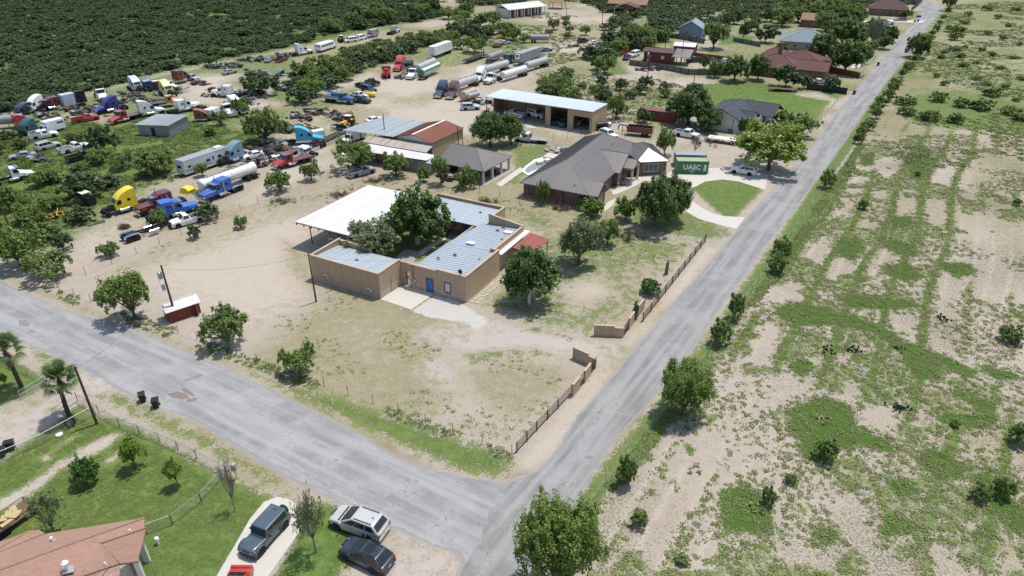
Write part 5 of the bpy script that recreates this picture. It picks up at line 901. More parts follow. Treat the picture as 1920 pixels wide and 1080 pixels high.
def entrance(seq, label, h=1.55):
    c = at(*seq[0][1]); o = empty('entrance_wall', c, 0, label, 'wall')
    for typ, a_, b_, hh in seq:
        A_, B_ = at(*a_) - c, at(*b_) - c; d = (B_ - A_); L = d.length; d.normalize(); m_ = (A_ + B_)/2
        if typ == 'tan':
            mb = MB(); panel(mb, m_, d, L, hh, .2); w_ = mb.build('wall_panel', M['stucco_tan'], o); mb = MB(); panel(mb, m_ + Vector((0, 0, hh + .002)), d, L + .04, .07, .26); mb.build('coping', M['stucco_trim'], w_)
        else:
            mb = MB(); n = max(3, int(L/.13)); [mb.tube(A_ + d*(L*(i + .5)/n) + Vector((0, 0, .08)), A_ + d*(L*(i + .5)/n) + Vector((0, 0, hh)), .016, .016, 4) for i in range(n)]; [panel(mb, m_ + Vector((0, 0, z)), d, L, .05, .05) for z in (.08, hh*.5, hh - .05)]; mb.build('iron_panel', M['black_iron'], o)
entrance([('tan', (1113, 629), (1151, 631), 1.5), ('tan', (1151, 631), (1169, 632), 1.25), ('iron', (1169, 631), (1178, 618), 1.5), ('tan', (1178, 618), (1187, 605), 1.6), ('iron', (1187, 605), (1195, 594), 1.5), ('tan', (1195, 594), (1205, 581), 1.6), ('iron', (1205, 581), (1208, 577), 1.5)], 'tan entrance wall with black iron panels, right side of the driveway')
entrance([('tan', (1074, 671), (1103, 684), 1.5), ('tan', (1103, 684), (1117, 691), 1.25), ('iron', (1117, 689), (1106, 703), 1.5), ('tan', (1106, 703), (1095, 718), 1.6), ('iron', (1095, 718), (1086, 728), 1.5), ('tan', (1086, 728), (1073, 744), 1.6)], 'tan entrance wall with black iron panels, left side of the driveway')
def chain_link(pts, step, h, label, sp=.22, wires=True, rail_m='galv', post_m='dark_metal'):
    P_ = lerp_px(pts, step); c = P_[0]; o = empty('chain_link_fence', c, 0, label, 'fence'); pm = MB(); pm.tube((0, 0, 0), (0, 0, h + .05), .035, .035, 5); pme = pm.mesh('post', M[post_m])
    for p in P_: add('post', pme, o, p - c)
    mb = MB(); w_ = MB()
    for a_, b_ in zip(P_, P_[1:]):
        a_, b_ = a_ - c, b_ - c; up = Vector((0, 0, 1)); mb.tube(a_ + up*h, b_ + up*h, .028, .028, 5); L = (b_ - a_).length; d = (b_ - a_).normalized(); k = 0; s = -h
        while s < L:
            for sg_ in (0, 1):
                s0, s1 = max(s, 0), min(s + h, L)
                if s1 > s0: z0, z1 = s0 - s, s1 - s; z0, z1 = (h - z0, h - z1) if sg_ else (z0, z1); w_.tube(a_ + d*s0 + up*z0, a_ + d*s1 + up*z1, .0045, .0045, 3, False)
            s += sp
    mb.build('top_rail', M[rail_m], o); q = w_.build('wire_mesh', M['galv'], o); q['kind'] = 'stuff'; return o
chain_link([(146, 752), (186, 776), (225, 800), (300, 829), (369, 860), (426, 892)], 3, 1.15, 'chain-link fence with dark posts along the front lawn and side road'); chain_link([(426, 892), (378, 942), (324, 984), (276, 1002)], 3, 1.15, 'chain-link fence running from the corner post to the terracotta house'); chain_link([(-30, 880), (36, 852), (84, 831), (180, 778)], 3, 1.2, 'chain-link fence with a white top rail beside the dirt lane', rail_m='white_paint', post_m='galv')
chain_link([(-30, 668), (0, 682), (52, 702), (87, 722)], 3, 1.2, 'chain-link fence around the small lawn with the left palm', post_m='galv')
def leaf_gate(a, b, h, label):
    A_, B_ = at(*a), at(*b); o = empty('gate', A_, 0, label, 'gate'); d = B_ - A_; mb = MB(); up = Vector((0, 0, 1)); z0 = Vector((0, 0, 0))
    for z in (.1, h*.55, h): mb.tube(z0 + up*z, d + up*z, .025, .025, 5)
    for f_ in (0, .5, 1): mb.tube(d*f_ + up*.1, d*f_ + up*h, .025, .025, 5)
    mb.build('frame', M['galv'], o); w_ = MB(); L = d.length; dd = d.normalized(); s = -h
    while s < L:
        for sg_ in (0, 1):
            s0, s1 = max(s, 0), min(s + h, L)
            if s1 > s0: p, q = (h - s0 + s, h - s1 + s) if sg_ else (s0 - s, s1 - s); w_.tube(dd*s0 + up*(.1 + p*.9), dd*s1 + up*(.1 + q*.9), .0045, .0045, 3, False)
        s += .22
    q = w_.build('wire_mesh', M['galv'], o); q['kind'] = 'stuff'
leaf_gate((87, 722), (40, 750), 1.15, 'open galvanised gate leaf left of the dirt lane'); leaf_gate((146, 752), (103, 785), 1.15, 'open galvanised gate leaf right of the dirt lane')
def board_fence(pts, step, h, m_, label, posts='dark_metal', low=None):
    P_ = lerp_px(pts, step); c = P_[0]; o = empty('board_fence', c, 0, label, 'fence')
    for a_, b_ in zip(P_, P_[1:]):
        d = b_ - a_; L = d.length; m2 = (a_ + b_)/2 - c
        if low: mb = MB(); panel(mb, m2, d, L - .2, h*.45, .12); mb.build('low_panel', M[low], o); mb = MB(); panel(mb, m2 + Vector((0, 0, h*.46)), d, L - .2, h*.54, .08); mb.build('board_panel', M[m_], o)
        else: mb = MB(); panel(mb, m2, d, L - .02, h, .06); mb.build('board_panel', M[m_], o)
    pm = MB(); pm.box(-.1, .1, -.1, .1, 0, h + .08); pme = pm.mesh('post', M[posts]); [add('post', pme, o, p - c) for p in P_]
board_fence([(1163, 107), (1189, 92)], 2.6, 2.0, 'red_wood', 'red board fence left of the dark red cabin'); board_fence([(1189, 92), (1222, 98), (1240, 101)], 3, 2.0, 'red_wood', 'red and grey panel fence behind the white van', low='grey_stone'); board_fence([(1284, 108), (1324, 113), (1368, 119)], 3.4, 2.0, 'red_wood', 'red and grey panel fence behind the black pickup', low='grey_stone')
board_fence([(1180, 122), (1250, 132), (1290, 140), (1368, 142)], 3, 1.7, 'grey_wood', 'dark weathered board fence in front of the dark red cabin'); board_fence([(1198, 86), (1252, 68)], 4, 2.2, 'galv', 'grey sheet fence climbing behind the red fence'); board_fence([(1252, 70), (1290, 76), (1320, 82)], 4, 1.8, 'grey_wood', 'dark board fence below the blue-grey gabled house')
board_fence([(1515, 125), (1560, 136), (1610, 147)], 3, 1.7, 'red_wood', 'reddish wooden fence beside the maroon-roofed house', 'brown_iron'); board_fence([(1512, 168), (1550, 172), (1586, 177)], 3, 1.7, 'plastic_black', 'black board fence at the road end of the far yard'); board_fence([(1608, 146), (1630, 120), (1640, 108)], 3, 1.1, 'offwhite', 'low pale fence along the far driveway', 'offwhite'); board_fence([(1625, 110), (1636, 111)], 3, 1.3, 'plastic_black', 'black sliding gate panel by the far drive'); board_fence([(1708, 22), (1722, 10)], 5, 2.0, 'plastic_black', 'dark fence at the far bend of the road'); board_fence([(1600, 52), (1640, 40), (1700, 40)], 6, .9, 'grey_stone', 'low grey wall before the far brown-roofed house', 'grey_stone')
board_fence([(1375, 78), (1425, 88)], 4, 1.6, 'grey_wood', 'dark board fence behind the maroon-roofed house')
# poles
def pole(bx, by, h, label, extra=None, r=.13):
    p = at(bx, by); o = empty('utility_pole', p, 0, label, 'utility pole'); mb = MB(); mb.tube((0, 0, -.1), (0, 0, h), r, r*.65, 8); mb.build('pole', M['pole_wood'], o)
    if extra == 'arm': mb = MB(); mb.box(-1.2, 1.2, -.06, .06, h - .6, h - .48); mb.build('crossarm', M['pole_wood'], o)
    if extra == 'can':
        for z, s in ((h - 1.8, 1), (h - 3.4, .8)): mb = MB(); mb.lathe([(.0, 0), (.26*s, .02), (.28*s, .85*s), (.1*s, .95*s), (0, .95*s)], 10, (-.42, -.1, z)); mb.build('transformer', M['galv'], o)
    if extra == 'lamp': mb = MB(); mb.tube((0, 0, h - .3), (.9, -.2, h), .03); mb.cbox((1.0, -.22, h), (.45, .2, .12)); mb.build('lamp_head', M['galv'], o)
    return o
pole(593, 566, 7.2, 'bare brown pole at the left corner of the compound building'); pole(331, 599, 7.8, 'dark pole with grey transformers beside the red hut', 'can', .16); pole(182, 795, 7.2, 'dark utility pole on the front lawn by the side road', None, .15); pole(23, 440, 7.5, 'pole standing in mesquites at the left edge'); pole(907, 105, 9, 'tall pole beside the navy flatbed', 'arm'); pole(1213, 157, 9.5, 'tall pole before the dark weathered fence', 'can'); pole(1297, 186, 6.5, 'short pole in the rough lot left of the lawn'); pole(1061, 58, 9, 'far pole in the sandy clearing, left of two', 'arm'); pole(1129, 44, 9, 'far pole in the sandy clearing, right of two', 'arm'); pole(861, 312, 8.0, 'pole rising in front of the pavilion roof', 'lamp'); pole(724, 278, 7.5, 'pole at the open corner of the galvanised shed', 'lamp'); pole(1277, 118, 9.5, 'tall pole at the cabin porch corner', 'arm'); pole(1247, 90, 8, 'pole behind the red cabin yard'); pole(1298, 300, 3, 'short thin post beside the dead tree', None, .06)
def cable(a, b, sag, label, r=.012):
    o = empty('power_line', a, 0, label, 'cable'); P_ = [a.lerp(b, t_) + Vector((0, 0, -4*sag*t_*(1 - t_))) - a for t_ in np.linspace(0, 1, 13)]; mb = MB(); mb.path(P_, r, 3); mb.build('cable', M['dark_metal'], o)
g0 = lambda x, y, z: Vector((*at(x, y)[:2], z))
cable(g0(182, 795, 7.0), g0(331, 599, 6.6), 1.6, 'power line slung across the side road between two poles'); cable(g0(331, 599, 7.3), g0(593, 566, 7.0), .9, 'power line from the transformer pole to the compound pole'); cable(g0(593, 566, 6.9), Vector((-12, 82.5, 3.9)), .5, 'service line from the bare pole to the compound roof')
# bins
def bin_(px, py, rz, label, m_='plastic_black'):
    o = empty('wheelie_bin', at(px, py), rz, label, 'bin', 'bins along the roads'); mb = MB(); mb.loft([[(-.26, -.30, .08), (.26, -.30, .08), (.26, .26, .08), (-.26, .26, .08)], [(-.33, -.40, 1.0), (.33, -.40, 1.0), (.33, .36, 1.0), (-.33, .36, 1.0)]]); mb.build('body', M[m_], o)
    mb = MB(); mb.loft([[(-.36, -.44, 1.0), (.36, -.44, 1.0), (.36, .42, 1.0), (-.36, .42, 1.0)], [(-.34, -.42, 1.05), (.34, -.42, 1.05), (.34, .40, 1.05), (-.34, .40, 1.05)], [(-.24, -.3, 1.11), (.24, -.3, 1.11), (.24, .3, 1.11), (-.24, .3, 1.11)]]); mb.build('lid', M[m_], o); mb = MB(); mb.tube((-.3, .46, .98), (.3, .46, .98), .025); mb.build('handle', M[m_], o)
    for s in (-1, 1): mb = MB(); mb.lathe([(.0, -.03), (.13, -.03), (.13, .03), (0, .03)], 10, (s*.3, .33, .13), 'X'); mb.build('wheel', M['tyre'], o)
bin_(269, 752, .5, 'black wheelie bin on the verge, left of the pair by the side road'); bin_(294, 763, .3, 'black wheelie bin on the road edge, right of the pair by the side road'); bin_(22, 843, 2.0, 'black wheelie bin behind the white-railed fence, further from the edge'); bin_(4, 856, 2.0, 'black wheelie bin behind the white-railed fence at the left edge'); bin_(1601, 177, 1, 'black bin by the main road at the black board fence'); bin_(1646, 123, 1, 'black bin by the main road beyond the wooden fence'); bin_(1715, 42, 1, 'far black bin near the blue car, left one'); bin_(1721, 41, 1, 'far black bin near the blue car, right one')
# small things
mb = MB(); mb.tube((0, 0, 0), (0, 0, 1.1), .05); mb.box(-.22, .22, -.16, .16, 1.1, 1.75); mb.lathe([(.26, 1.75), (.2, 1.9), (0, 1.94)], 8); tag(mb.build('utility_box', M['galv'], None, loc=at(444, 898)), 'pale utility box on a post by the chain-link corner', 'utility box')
mb = MB(); mb.lathe([(.12, 0), (.14, .5), (.2, .55), (.16, .75), (.0, .82)], 8); tag(mb.build('hydrant', M['white_paint'], None, loc=at(297, 1020)), 'small white standpipe on the lawn beside the terracotta house', 'standpipe')
mb = MB(); mb.lathe([(.3, 0), (.34, .22), (.2, .26), (0, .26)], 10); tag(mb.build('bucket', M['white_paint'], None, loc=at(112, 817)), 'white tub lying on the grass by the white-railed fence', 'tub')
mb = MB(); [mb.tube(Vector((math.cos(a_)*.42, 0, .62 + math.sin(a_)*.55)), Vector((math.cos(a_ + .42)*.42, 0, .62 + math.sin(a_ + .42)*.55)), .09, .09, 6) for a_ in np.arange(0, 6.28, .4187)]; o = mb.build('tyre', M['tyre'], None, loc=at(134, 801), rz=.6); tag(o, 'old black tyre leaning upright by the fence under the right palm', 'tyre')
mb = MB(); mb.tube((0, 0, 0), (.05, 0, 1.9), .28, .2, 8); mb.tube((.05, 0, 1.9), (.1, .05, 2.35), .18, .05, 8); tag(mb.build('tree_stump', M['grey_wood'], None, loc=at(1249, 514)), 'tall dark stump standing in the side yard', 'stump')
ps = [(985, 313), (1002, 300), (1014, 297), (1030, 290), (1050, 293), (1044, 301), (1020, 318), (990, 330), (978, 322)]
sheet('pool_coping', ps, .14, 'white_paint', 'white coping of the empty pool beside the brick house', 0, 0); sheet('pool_basin', [(988, 315), (1004, 304), (1014, 304), (1030, 299), (1034, 305), (1018, 314), (990, 326), (983, 322)], .15, 'pool_grey', 'grey basin of the empty pool beside the brick house', 0, 0)
for i, (x, y, a_) in enumerate(((1012, 309, .3), (1026, 305, .5))): mb = MB(); mb.box(-.6, .6, -.5, .5, .15, .75); tag(mb.build('planter', M['offwhite'], None, loc=at(x, y), rz=a_), ['pale block standing in the empty pool', 'second pale block in the empty pool nearer the house roof'][i], 'block')
pl = MB(); pl.box(-1.6, 1.6, -1.3, 1.3, 0, .55); pl.box(-1.2, 1.2, -.9, .9, .552, .56); tag(pl.build('raised_spa', M['concrete'], None, loc=at(1036, 297), rz=math.radians(-28)), 'raised square spa basin at the end of the pool', 'spa')
r = random.Random(4); hp = empty('rubble_heap', at(1036, 283), 0, 'heap of white rocks on the lawn behind the brick house', 'rock heap')
for i in range(16): mb = MB(); s = r.uniform(.25, .6); mb.lathe([(.0, -.1), (s, 0), (s*1.05, s*.4), (s*.6, s*.8), (0, s*.9)], 6, (r.gauss(0, 1.2), r.gauss(0, .8), .05 + max(0, r.gauss(.15, .2)))); mb.build('rock', M['white_caliche'], hp)
mb = MB(); mb.tube((-1.5, 0, .3), (1.4, .4, 1.5), .06); mb.cbox((2.4, -.3, .5), (1.2, .9, .9), .4); mb.build('board', M['galv'], hp)
def brush_pile(px, py, w, label, m_='twig_brown', h=.9):
    r = random.Random(px); c = [(r.gauss(0, w*.28), r.gauss(0, w*.2), abs(r.gauss(0, h*.4))) for _ in range(22)]; o = empty('brush_pile', at(px, py), 0, label, 'brush pile'); add('twigs', leaf_mesh('twigs', c, [.5]*len(c), 30, .09, m_, px, .1, 5), o)['kind'] = 'stuff'; mb = MB()
    for i in range(14): a_ = Vector((r.gauss(0, w*.25), r.gauss(0, w*.18), .1)); mb.tube(a_, a_ + Vector((r.uniform(-1, 1), r.uniform(-1, 1), r.uniform(.1, .8))), .03, .015, 4)
    mb.build('branches', M['bark_grey'], o)
brush_pile(1182, 446, 4.5, 'rust-brown pile of dead branches at the back of the side yard', h=1.8); brush_pile(703, 341, 4, 'brown patch of dead twigs behind the white carport', h=.3); brush_pile(911, 381, 3.4, 'brown pile of twigs behind the back wing', h=.8); brush_pile(638, 366, 4, 'brown scatter of twigs by the fence left of the carport', h=.25); brush_pile(534, 380, 4, 'grey fallen branch lying inside the fence', 'twig_grey', .6); brush_pile(1330, 268, 7, 'reddish heap of soil and twigs by the flatbed trailer', h=.8); brush_pile(235, 428, 1.6, 'small reddish tuft of dry brush behind the fence', h=.4); brush_pile(1052, 392, 3, 'dry twigs along the fence below the brick house', h=.4)
def cypress(px, py, h, label):
    r = random.Random(px); c = [(r.gauss(0, .16), r.gauss(0, .16), z) for z in np.linspace(.3, h, 16)]; o = empty('tree', at(px, py), 0, label, 'tree'); add('crown', leaf_mesh('cypress_crown', c, [.36*(1.15 - q[2]/h) + .06 for q in c], 60, .1, 'leaf_oak', px, .5, 2), o); mb = MB(); mb.tube((0, 0, 0), (0, 0, h*.6), .07, .03); mb.build('trunk', M['bark'], o)
cypress(1191, 597, 2.4, 'slim dark cypress behind the right entrance wall')
# palms
def palm(px, py, h, w, label, seed):
    r = random.Random(seed); o = empty('palm_tree', at(px, py), 0, label, 'palm tree'); mb = MB(); pts_ = []; n = 16; b = (r.uniform(-.3, .3), r.uniform(-.2, .2))
    for i in range(n + 1): t_ = i/n; pts_.append((Vector((b[0]*t_*t_, b[1]*t_*t_, h*t_)), .24 - .07*t_ + (.02 if i % 2 else -.012)))
    rings = [[p + Vector((math.cos(a_)*q, math.sin(a_)*q, 0)) for a_ in [2*math.pi*j/9 for j in range(9)]] for p, q in pts_]; mb.loft(rings); mb.build('trunk', M['palm_bark'], o); top = pts_[-1][0]
    th_ = MB()
    for i in range(46): a_ = r.uniform(0, 6.28); d = Vector((math.cos(a_), math.sin(a_), 0)); z = r.uniform(-1.5, -.1); p = top + d*.18 + Vector((0, 0, z + .2)); q = p + d*r.uniform(.2, .5) + Vector((0, 0, -r.uniform(.4, .9))); s = d.cross(Vector((0, 0, 1)))*r.uniform(.06, .16); th_.poly([p - s*.4, p + s*.4, q + s, q - s])
    k = th_.build('dead_fronds', M['palm_thatch'], o); k['kind'] = 'stuff'
    for i in range(40):                                     # each fan on its stalk
        a_ = i*2.4 + r.uniform(-.2, .2); el = r.uniform(-.45, 1.25) if i < 30 else r.uniform(.9, 1.5); d = Vector((math.cos(a_)*math.cos(el), math.sin(a_)*math.cos(el), math.sin(el))); st = r.uniform(.5, .95)*w*(1 if i < 30 else .45); f = MB(); p1 = top + d*st + Vector((0, 0, .1)); f.tube(top, p1, .022, .016, 4); sd_ = d.cross(Vector((0, 0, 1))); sd_ = sd_.normalized() if sd_.length > .1 else Vector((1, 0, 0)); up = sd_.cross(d).normalized(); R_ = r.uniform(.62, .85)*w
        for j in range(13):
            b_ = (j - 6)/6*1.35; v = d*math.cos(b_) + sd_*math.sin(b_); e = p1 + v*R_*(1 - .12*abs(b_)) + Vector((0, 0, -.22*R_*(1 + abs(b_)*.5))) + up*r.uniform(-.05, .05); m2 = p1 + v*R_*.5; ww = v.cross(up).normalized()*.045*w
            f.poly([p1, m2 - ww + up*.02, e, m2 + ww - up*.02])
        f.build('frond', M['leaf_palm'], o)
palm(42, 730, 5.0, 1.5, 'taller fan palm on the small lawn, left of the lane', 1); palm(131, 783, 4.7, 1.5, 'fan palm by the fence, right of the dirt lane', 2)
# ------------------------------------------------------------ vehicles (front along +x); 'P' and 'Q' are the paints of each copy
class Kit:
    def __init__(s): s.parts = []
    def add(s, name, mb, mats, parent=None, smooth=None, loc=None):
        ms = mats if isinstance(mats, (list, tuple)) else [mats]
        me = mb if isinstance(mb, bpy.types.Mesh) else mb.mesh(name, [M['white'] if m in 'PQ' else M[m] for m in ms], smooth)
        s.parts.append((name, me, ms, parent, loc)); return len(s.parts) - 1
def place(kit, name, p1, p2, label, cat, P='white', Q='black', group=None, z=0, skip=(), scale=None):
    """p1 rear and p2 front, ground points in photograph pixels; the thing sits midway"""
    a_, b_ = at(*p1), at(*p2); m_ = (a_ + b_)/2; d = b_ - a_
    o = empty(name, (m_.x, m_.y, z), math.atan2(d.y, d.x), label, cat, group, scale); made = []
    for nm, me, ms, par, loc in kit.parts:
        if nm in skip: made.append(None); continue
        c = bpy.data.objects.new(nm, me); COL.objects.link(c); c.parent = made[par] if par is not None and made[par] else o
        if loc: c.location = loc
        for i, q in enumerate(ms):
            if q in 'PQ': c.material_slots[i].link = 'OBJECT'; c.material_slots[i].material = M[P if q == 'P' else Q]
        made.append(c)
    return o
def wheel_mesh(r, w, both=True):
    mb = MB(); mb.lathe([(r*.62, -w/2), (r*.93, -w/2), (r, -w*.38), (r, w*.38), (r*.93, w/2), (r*.62, w/2)], 16, axis='Y'); me = mb.mesh('tyre', M['tyre'], 35)
    mb = MB(); mb.lathe([(0, -w*.36), (r*.2, -w*.40), (r*.6, -w*.46), (r*.64, -w*.3), (r*.64, w*.3), (r*.6, w*.46), (r*.2, w*.40), (0, w*.36)], 12, axis='Y'); return me, mb.mesh('rim', M['rim'], 35)
WM = {}
def wheels(K, spots, r, w, rim=True):
    if (r, w) not in WM: WM[(r, w)] = wheel_mesh(r, w)
    t_, m_ = WM[(r, w)]
    for x, y in spots:
        i = K.add('wheel', t_, 'tyre', None, None, (x, y, r))
        K.parts.append(('rim', m_, ['rim'], i, None))
def quadpanel(mb, q, a0, a1, b0, b1, off=.012, t=.02):
    """plate lying on part of the quad q (p00 p10 p11 p01), inset and set proud"""
    q = [Vector(p) for p in q]; f = lambda u, v: (q[0]*(1 - u) + q[1]*u)*(1 - v) + (q[3]*(1 - u) + q[2]*u)*v
    n = (q[1] - q[0]).cross(q[3] - q[0]).normalized(); ps = [f(a0, b0), f(a1, b0), f(a1, b1), f(a0, b1)]
    mb.hexa([p - n*t for p in ps] + [p + n*off for p in ps])
def car_kit(L=4.9, Wd=1.95, H=1.75, belt=1.12, hood=1.05, cowl=1.15, rf=.45, rr=-1.75, tail=-2.3, wb=2.9, r=.38, bed=None, nwin=3, box=False, detail=False, flare=None, sunroof=False, spare=False, rails=False, upright=False, two_tone=False, topw=.80):
    K = Kit(); w = Wd/2; f = L/2; z0 = r*.62; xf, xr = f - (L - wb)*.44, f - (L - wb)*.44 - wb
    def ring(x, ww, za, zb): return [(x, -ww*.90, za), (x, ww*.90, za), (x, ww, za + .18), (x, ww*1.0, zb - .16), (x, ww*.93, zb - .03), (x, ww*.82, zb), (x, -ww*.82, zb), (x, -ww*.93, zb - .03), (x, -ww, zb - .16), (x, -ww, za + .18)]
    mb = MB(); xb = bed if bed is not None else -f
    sts = ([(-f, w*.90, z0 + .15, belt - .10), (-f + .12, w*.98, z0 + .02, belt)] if bed is None else [(bed, w*.99, z0, belt)])
    sts += [((xb + cowl)/2, w, z0, belt), (cowl + .05, w, z0, belt - .02), (cowl + .4, w*.99, z0, hood + .01), (f - .55, w*.97, z0, hood - .03), (f - .14, w*.92, z0 + .03, hood - .14), (f, w*.84, z0 + .10, hood - .32)]
    if upright: sts = sts[:-3] + [(f - .3, w*.86, z0, hood), (f - .06, w*.82, z0 + .1, hood - .04), (f, w*.8, z0 + .14, hood - .1)]
    mb.loft([ring(*s_) for s_ in sts]); body = K.add('body', mb, 'P', None, 32)
    if bed is not None:
        mb = MB(); mb.box(-f, bed - .002, -w*.93, w*.93, z0, .78); mb.box(-f + .06, bed - .002, -w*.98, -w*.88, z0 + .12, belt + .02); mb.box(-f + .06, bed - .002, w*.88, w*.98, z0 + .12, belt + .02); K.add('bed', mb, 'P'); mb = MB(); mb.box(-f, -f + .06, -w*.94, w*.94, .62, belt + .01); K.add('tailgate', mb, 'P')
        mb = MB(); mb.box(-f + .07, bed - .05, -w*.87, w*.87, .781, .80); K.add('bed_liner', mb, 'dark_metal')
    b0 = [(tail, -w*.95, belt - .03), (cowl, -w*.95, belt - .04), (cowl, w*.95, belt - .04), (tail, w*.95, belt - .03)]; wt = w*topw
    b1 = [(rr, -wt, H - .06), (rf, -wt, H - .04), (rf, wt, H - .04), (rr, wt, H - .06)]; b2 = [(rr + .08, -wt*.9, H - .01), (rf - .1, -wt*.9, H), (rf - .1, wt*.9, H), (rr + .08, wt*.9, H - .01)]
    mb = MB(); mb.loft([b0, b1, b2]); K.add('cabin', mb, 'Q' if two_tone else 'P', None, 20)
    mb = MB(); quadpanel(mb, [b0[1], b0[2], b1[2], b1[1]], .05, .95, .08, .95); K.add('windscreen', mb, 'windscreen'); mb = MB(); quadpanel(mb, [b0[3], b0[0], b1[0], b1[3]], .07, .93, .18, .92); K.add('rear_window', mb, 'car_glass')
    for q in ([b0[0], b0[1], b1[1], b1[0]], [b0[2], b0[3], b1[3], b1[2]]):
        for i in range(nwin): mb = MB(); e = (i + (0 if i else .16))/nwin; e2 = (i + 1 - (.16 if i == nwin - 1 else 0))/nwin; quadpanel(mb, q, .03 + .94*e + .012, .03 + .94*e2 - .012, .14, .90); K.add('side_window', mb, 'car_glass')
    for s_ in (-1, 1):
        mb = MB(); mb.hexa([(f - .10, s_*w*.45, hood - .36), (f - .01, s_*w*.45, hood - .36), (f - .15, s_*w*.86, hood - .36), (f - .25, s_*w*.86, hood - .36), (f - .14, s_*w*.45, hood - .2), (f - .07, s_*w*.45, hood - .2), (f - .2, s_*w*.86, hood - .2), (f - .29, s_*w*.86, hood - .2)]); K.add('headlight', mb, 'lamp_clear')
        mb = MB(); mb.cbox((-f + .04, s_*w*.80, belt - .25), (.10, .22, .28)); K.add('tail_light', mb, 'lamp_red'); mb = MB(); mb.cbox((cowl - .28, s_*(w + .12), belt + .10), (.12, .22, .16)); K.add('wing_mirror', mb, 'P' if not upright else 'black_plastic')
    mb = MB(); mb.box(f - .16, f + .03, -w*.86, w*.86, z0 + .06, z0 + .28); K.add('front_bumper', mb, 'black_plastic' if upright or detail else 'P'); mb = MB(); mb.box(-f - .05, -f + .1, -w*.9, w*.9, z0 + .1, z0 + .32); K.add('rear_bumper', mb, 'black_plastic' if upright else 'chrome' if bed is not None else 'P')
    mb = MB(); mb.box(f - .10, f + .005, -w*.40, w*.40, hood - .36, hood - .16); K.add('grille', mb, 'black_plastic'); mb = MB(); mb.box(-f - .062, -f - .05, -.16, .16, .55, .66) if bed is None else mb.box(-f - .06, -f - .05, -.16, .16, z0 + .14, z0 + .25); K.add('licence_plate', mb, 'plate')
    for x in (xf, xr):
        for s_ in (-1, 1): mb = MB(); mb.lathe([(0, -.02), (r*1.22, -.02), (r*1.22, .02), (0, .02)], 16, (x, s_*(w - .012), r*1.06), 'Y'); K.add('wheel_arch', mb, 'black_plastic')
    wheels(K, [(x, s_*(w - .08)) for x in (xf, xr) for s_ in (-1, 1)], r, .25)
    if flare:
        for x in (xf, xr):
            for s_ in (-1, 1):
                mb = MB(); n = 7
                for i in range(n):
                    a_, b_ = math.pi*(.04 + .92*i/n), math.pi*(.04 + .92*(i + 1)/n); R_ = r*1.28; mb.hexa([(x + math.cos(a_)*R_, s_*w*.84, r + math.sin(a_)*R_), (x + math.cos(b_)*R_, s_*w*.84, r + math.sin(b_)*R_), (x + math.cos(b_)*R_, s_*(w + .14), r + math.sin(b_)*R_), (x + math.cos(a_)*R_, s_*(w + .14), r + math.sin(a_)*R_)] + [(x + math.cos(t_)*(R_ + .06), s_*y, r + math.sin(t_)*(R_ + .06)) for t_, y in ((a_, w*.84), (b_, w*.84), (b_, w + .12), (a_, w + .12))])
                K.add('fender_flare', mb, flare)
    if rails or detail:
        for s_ in (-1, 1):
            if rails: mb = MB(); mb.path([(rr + .2, s_*wt*.84, H + .0), (rr + .3, s_*wt*.84, H + .06), (rf - .35, s_*wt*.84, H + .06), (rf - .22, s_*wt*.84, H)], .03, 5); K.add('roof_rail', mb, 'black_plastic')
    if detail:
        n = 2; x0, x1 = xr + r*1.25, xf - r*1.25
        for s_ in (-1, 1):
            for i in range(n):
                u0, u1 = x0 + (x1 - x0)*i/n + .015, x0 + (x1 - x0)*(i + 1)/n - .015; mb = MB(); mb.box(u0, u1, s_*w - .01, s_*w + .012, z0 + .16, belt - .17); dj = K.add('door', mb, 'P'); mb = MB(); mb.box(u0 + .08, u0 + .28, s_*(w + .022) - .012, s_*(w + .022) + .012, belt - .26, belt - .22); K.parts.append(('handle', mb.mesh('handle', [M['white'] if not upright else M['black_plastic']]), ['P' if not upright else 'black_plastic'], dj, None))
        mb = MB(); mb.box(cowl + .42, f - .62, -.006, .006, hood - .005, hood + .012); mb.box(cowl + .06, cowl + .2, -w*.8, w*.8, belt - .03, belt - .005); K.add('wiper_cowl', mb, 'black_plastic')
        for y in (-.35, .1): mb = MB(); mb.tube((cowl + .05, y, belt), (cowl - .38, y + .35, belt + .36), .012, .012, 4); K.add('wiper', mb, 'black_plastic')
        mb = MB(); mb.box(x0, x1, -w - .03, -w + .1, z0 - .02, z0 + .14); mb.box(x0, x1, w - .1, w + .03, z0 - .02, z0 + .14); K.add('side_step', mb, 'black_plastic'); mb = MB(); mb.cbox((rr + .45, 0, H + .03), (.16, .06, .07)); K.add('antenna_fin', mb, 'black_plastic')
    if sunroof: mb = MB(); mb.box(rf - .95, rf - .2, -wt*.62, wt*.62, H - .03, H + .012); K.add('sunroof', mb, 'car_glass')
    if spare: wheels(K, [], r, .25); t_, m_ = WM[(r, .25)]; mb = MB(); mb.lathe([(.0, -.13), (r*.95, -.13), (r, -.08), (r, .10), (r*.9, .13), (0, .13)], 16, (-f - .16, 0, .98), 'X'); K.add('spare_wheel', mb, 'tyre')
    return K
SUV = car_kit(4.9, 1.94, 1.78, 1.12, 1.04, 1.0, .35, -2.0, -2.38, 2.85, .37, rails=True); SUV_D = car_kit(5.1, 2.0, 1.80, 1.14, 1.06, 1.36, .20, -1.95, -2.46, 3.02, .38, rails=True, detail=True, nwin=3); CROSS = car_kit(4.55, 1.86, 1.62, 1.05, .98, 1.15, .08, -1.55, -2.15, 2.68, .36, rails=True, detail=True, sunroof=True, nwin=2, topw=.76)
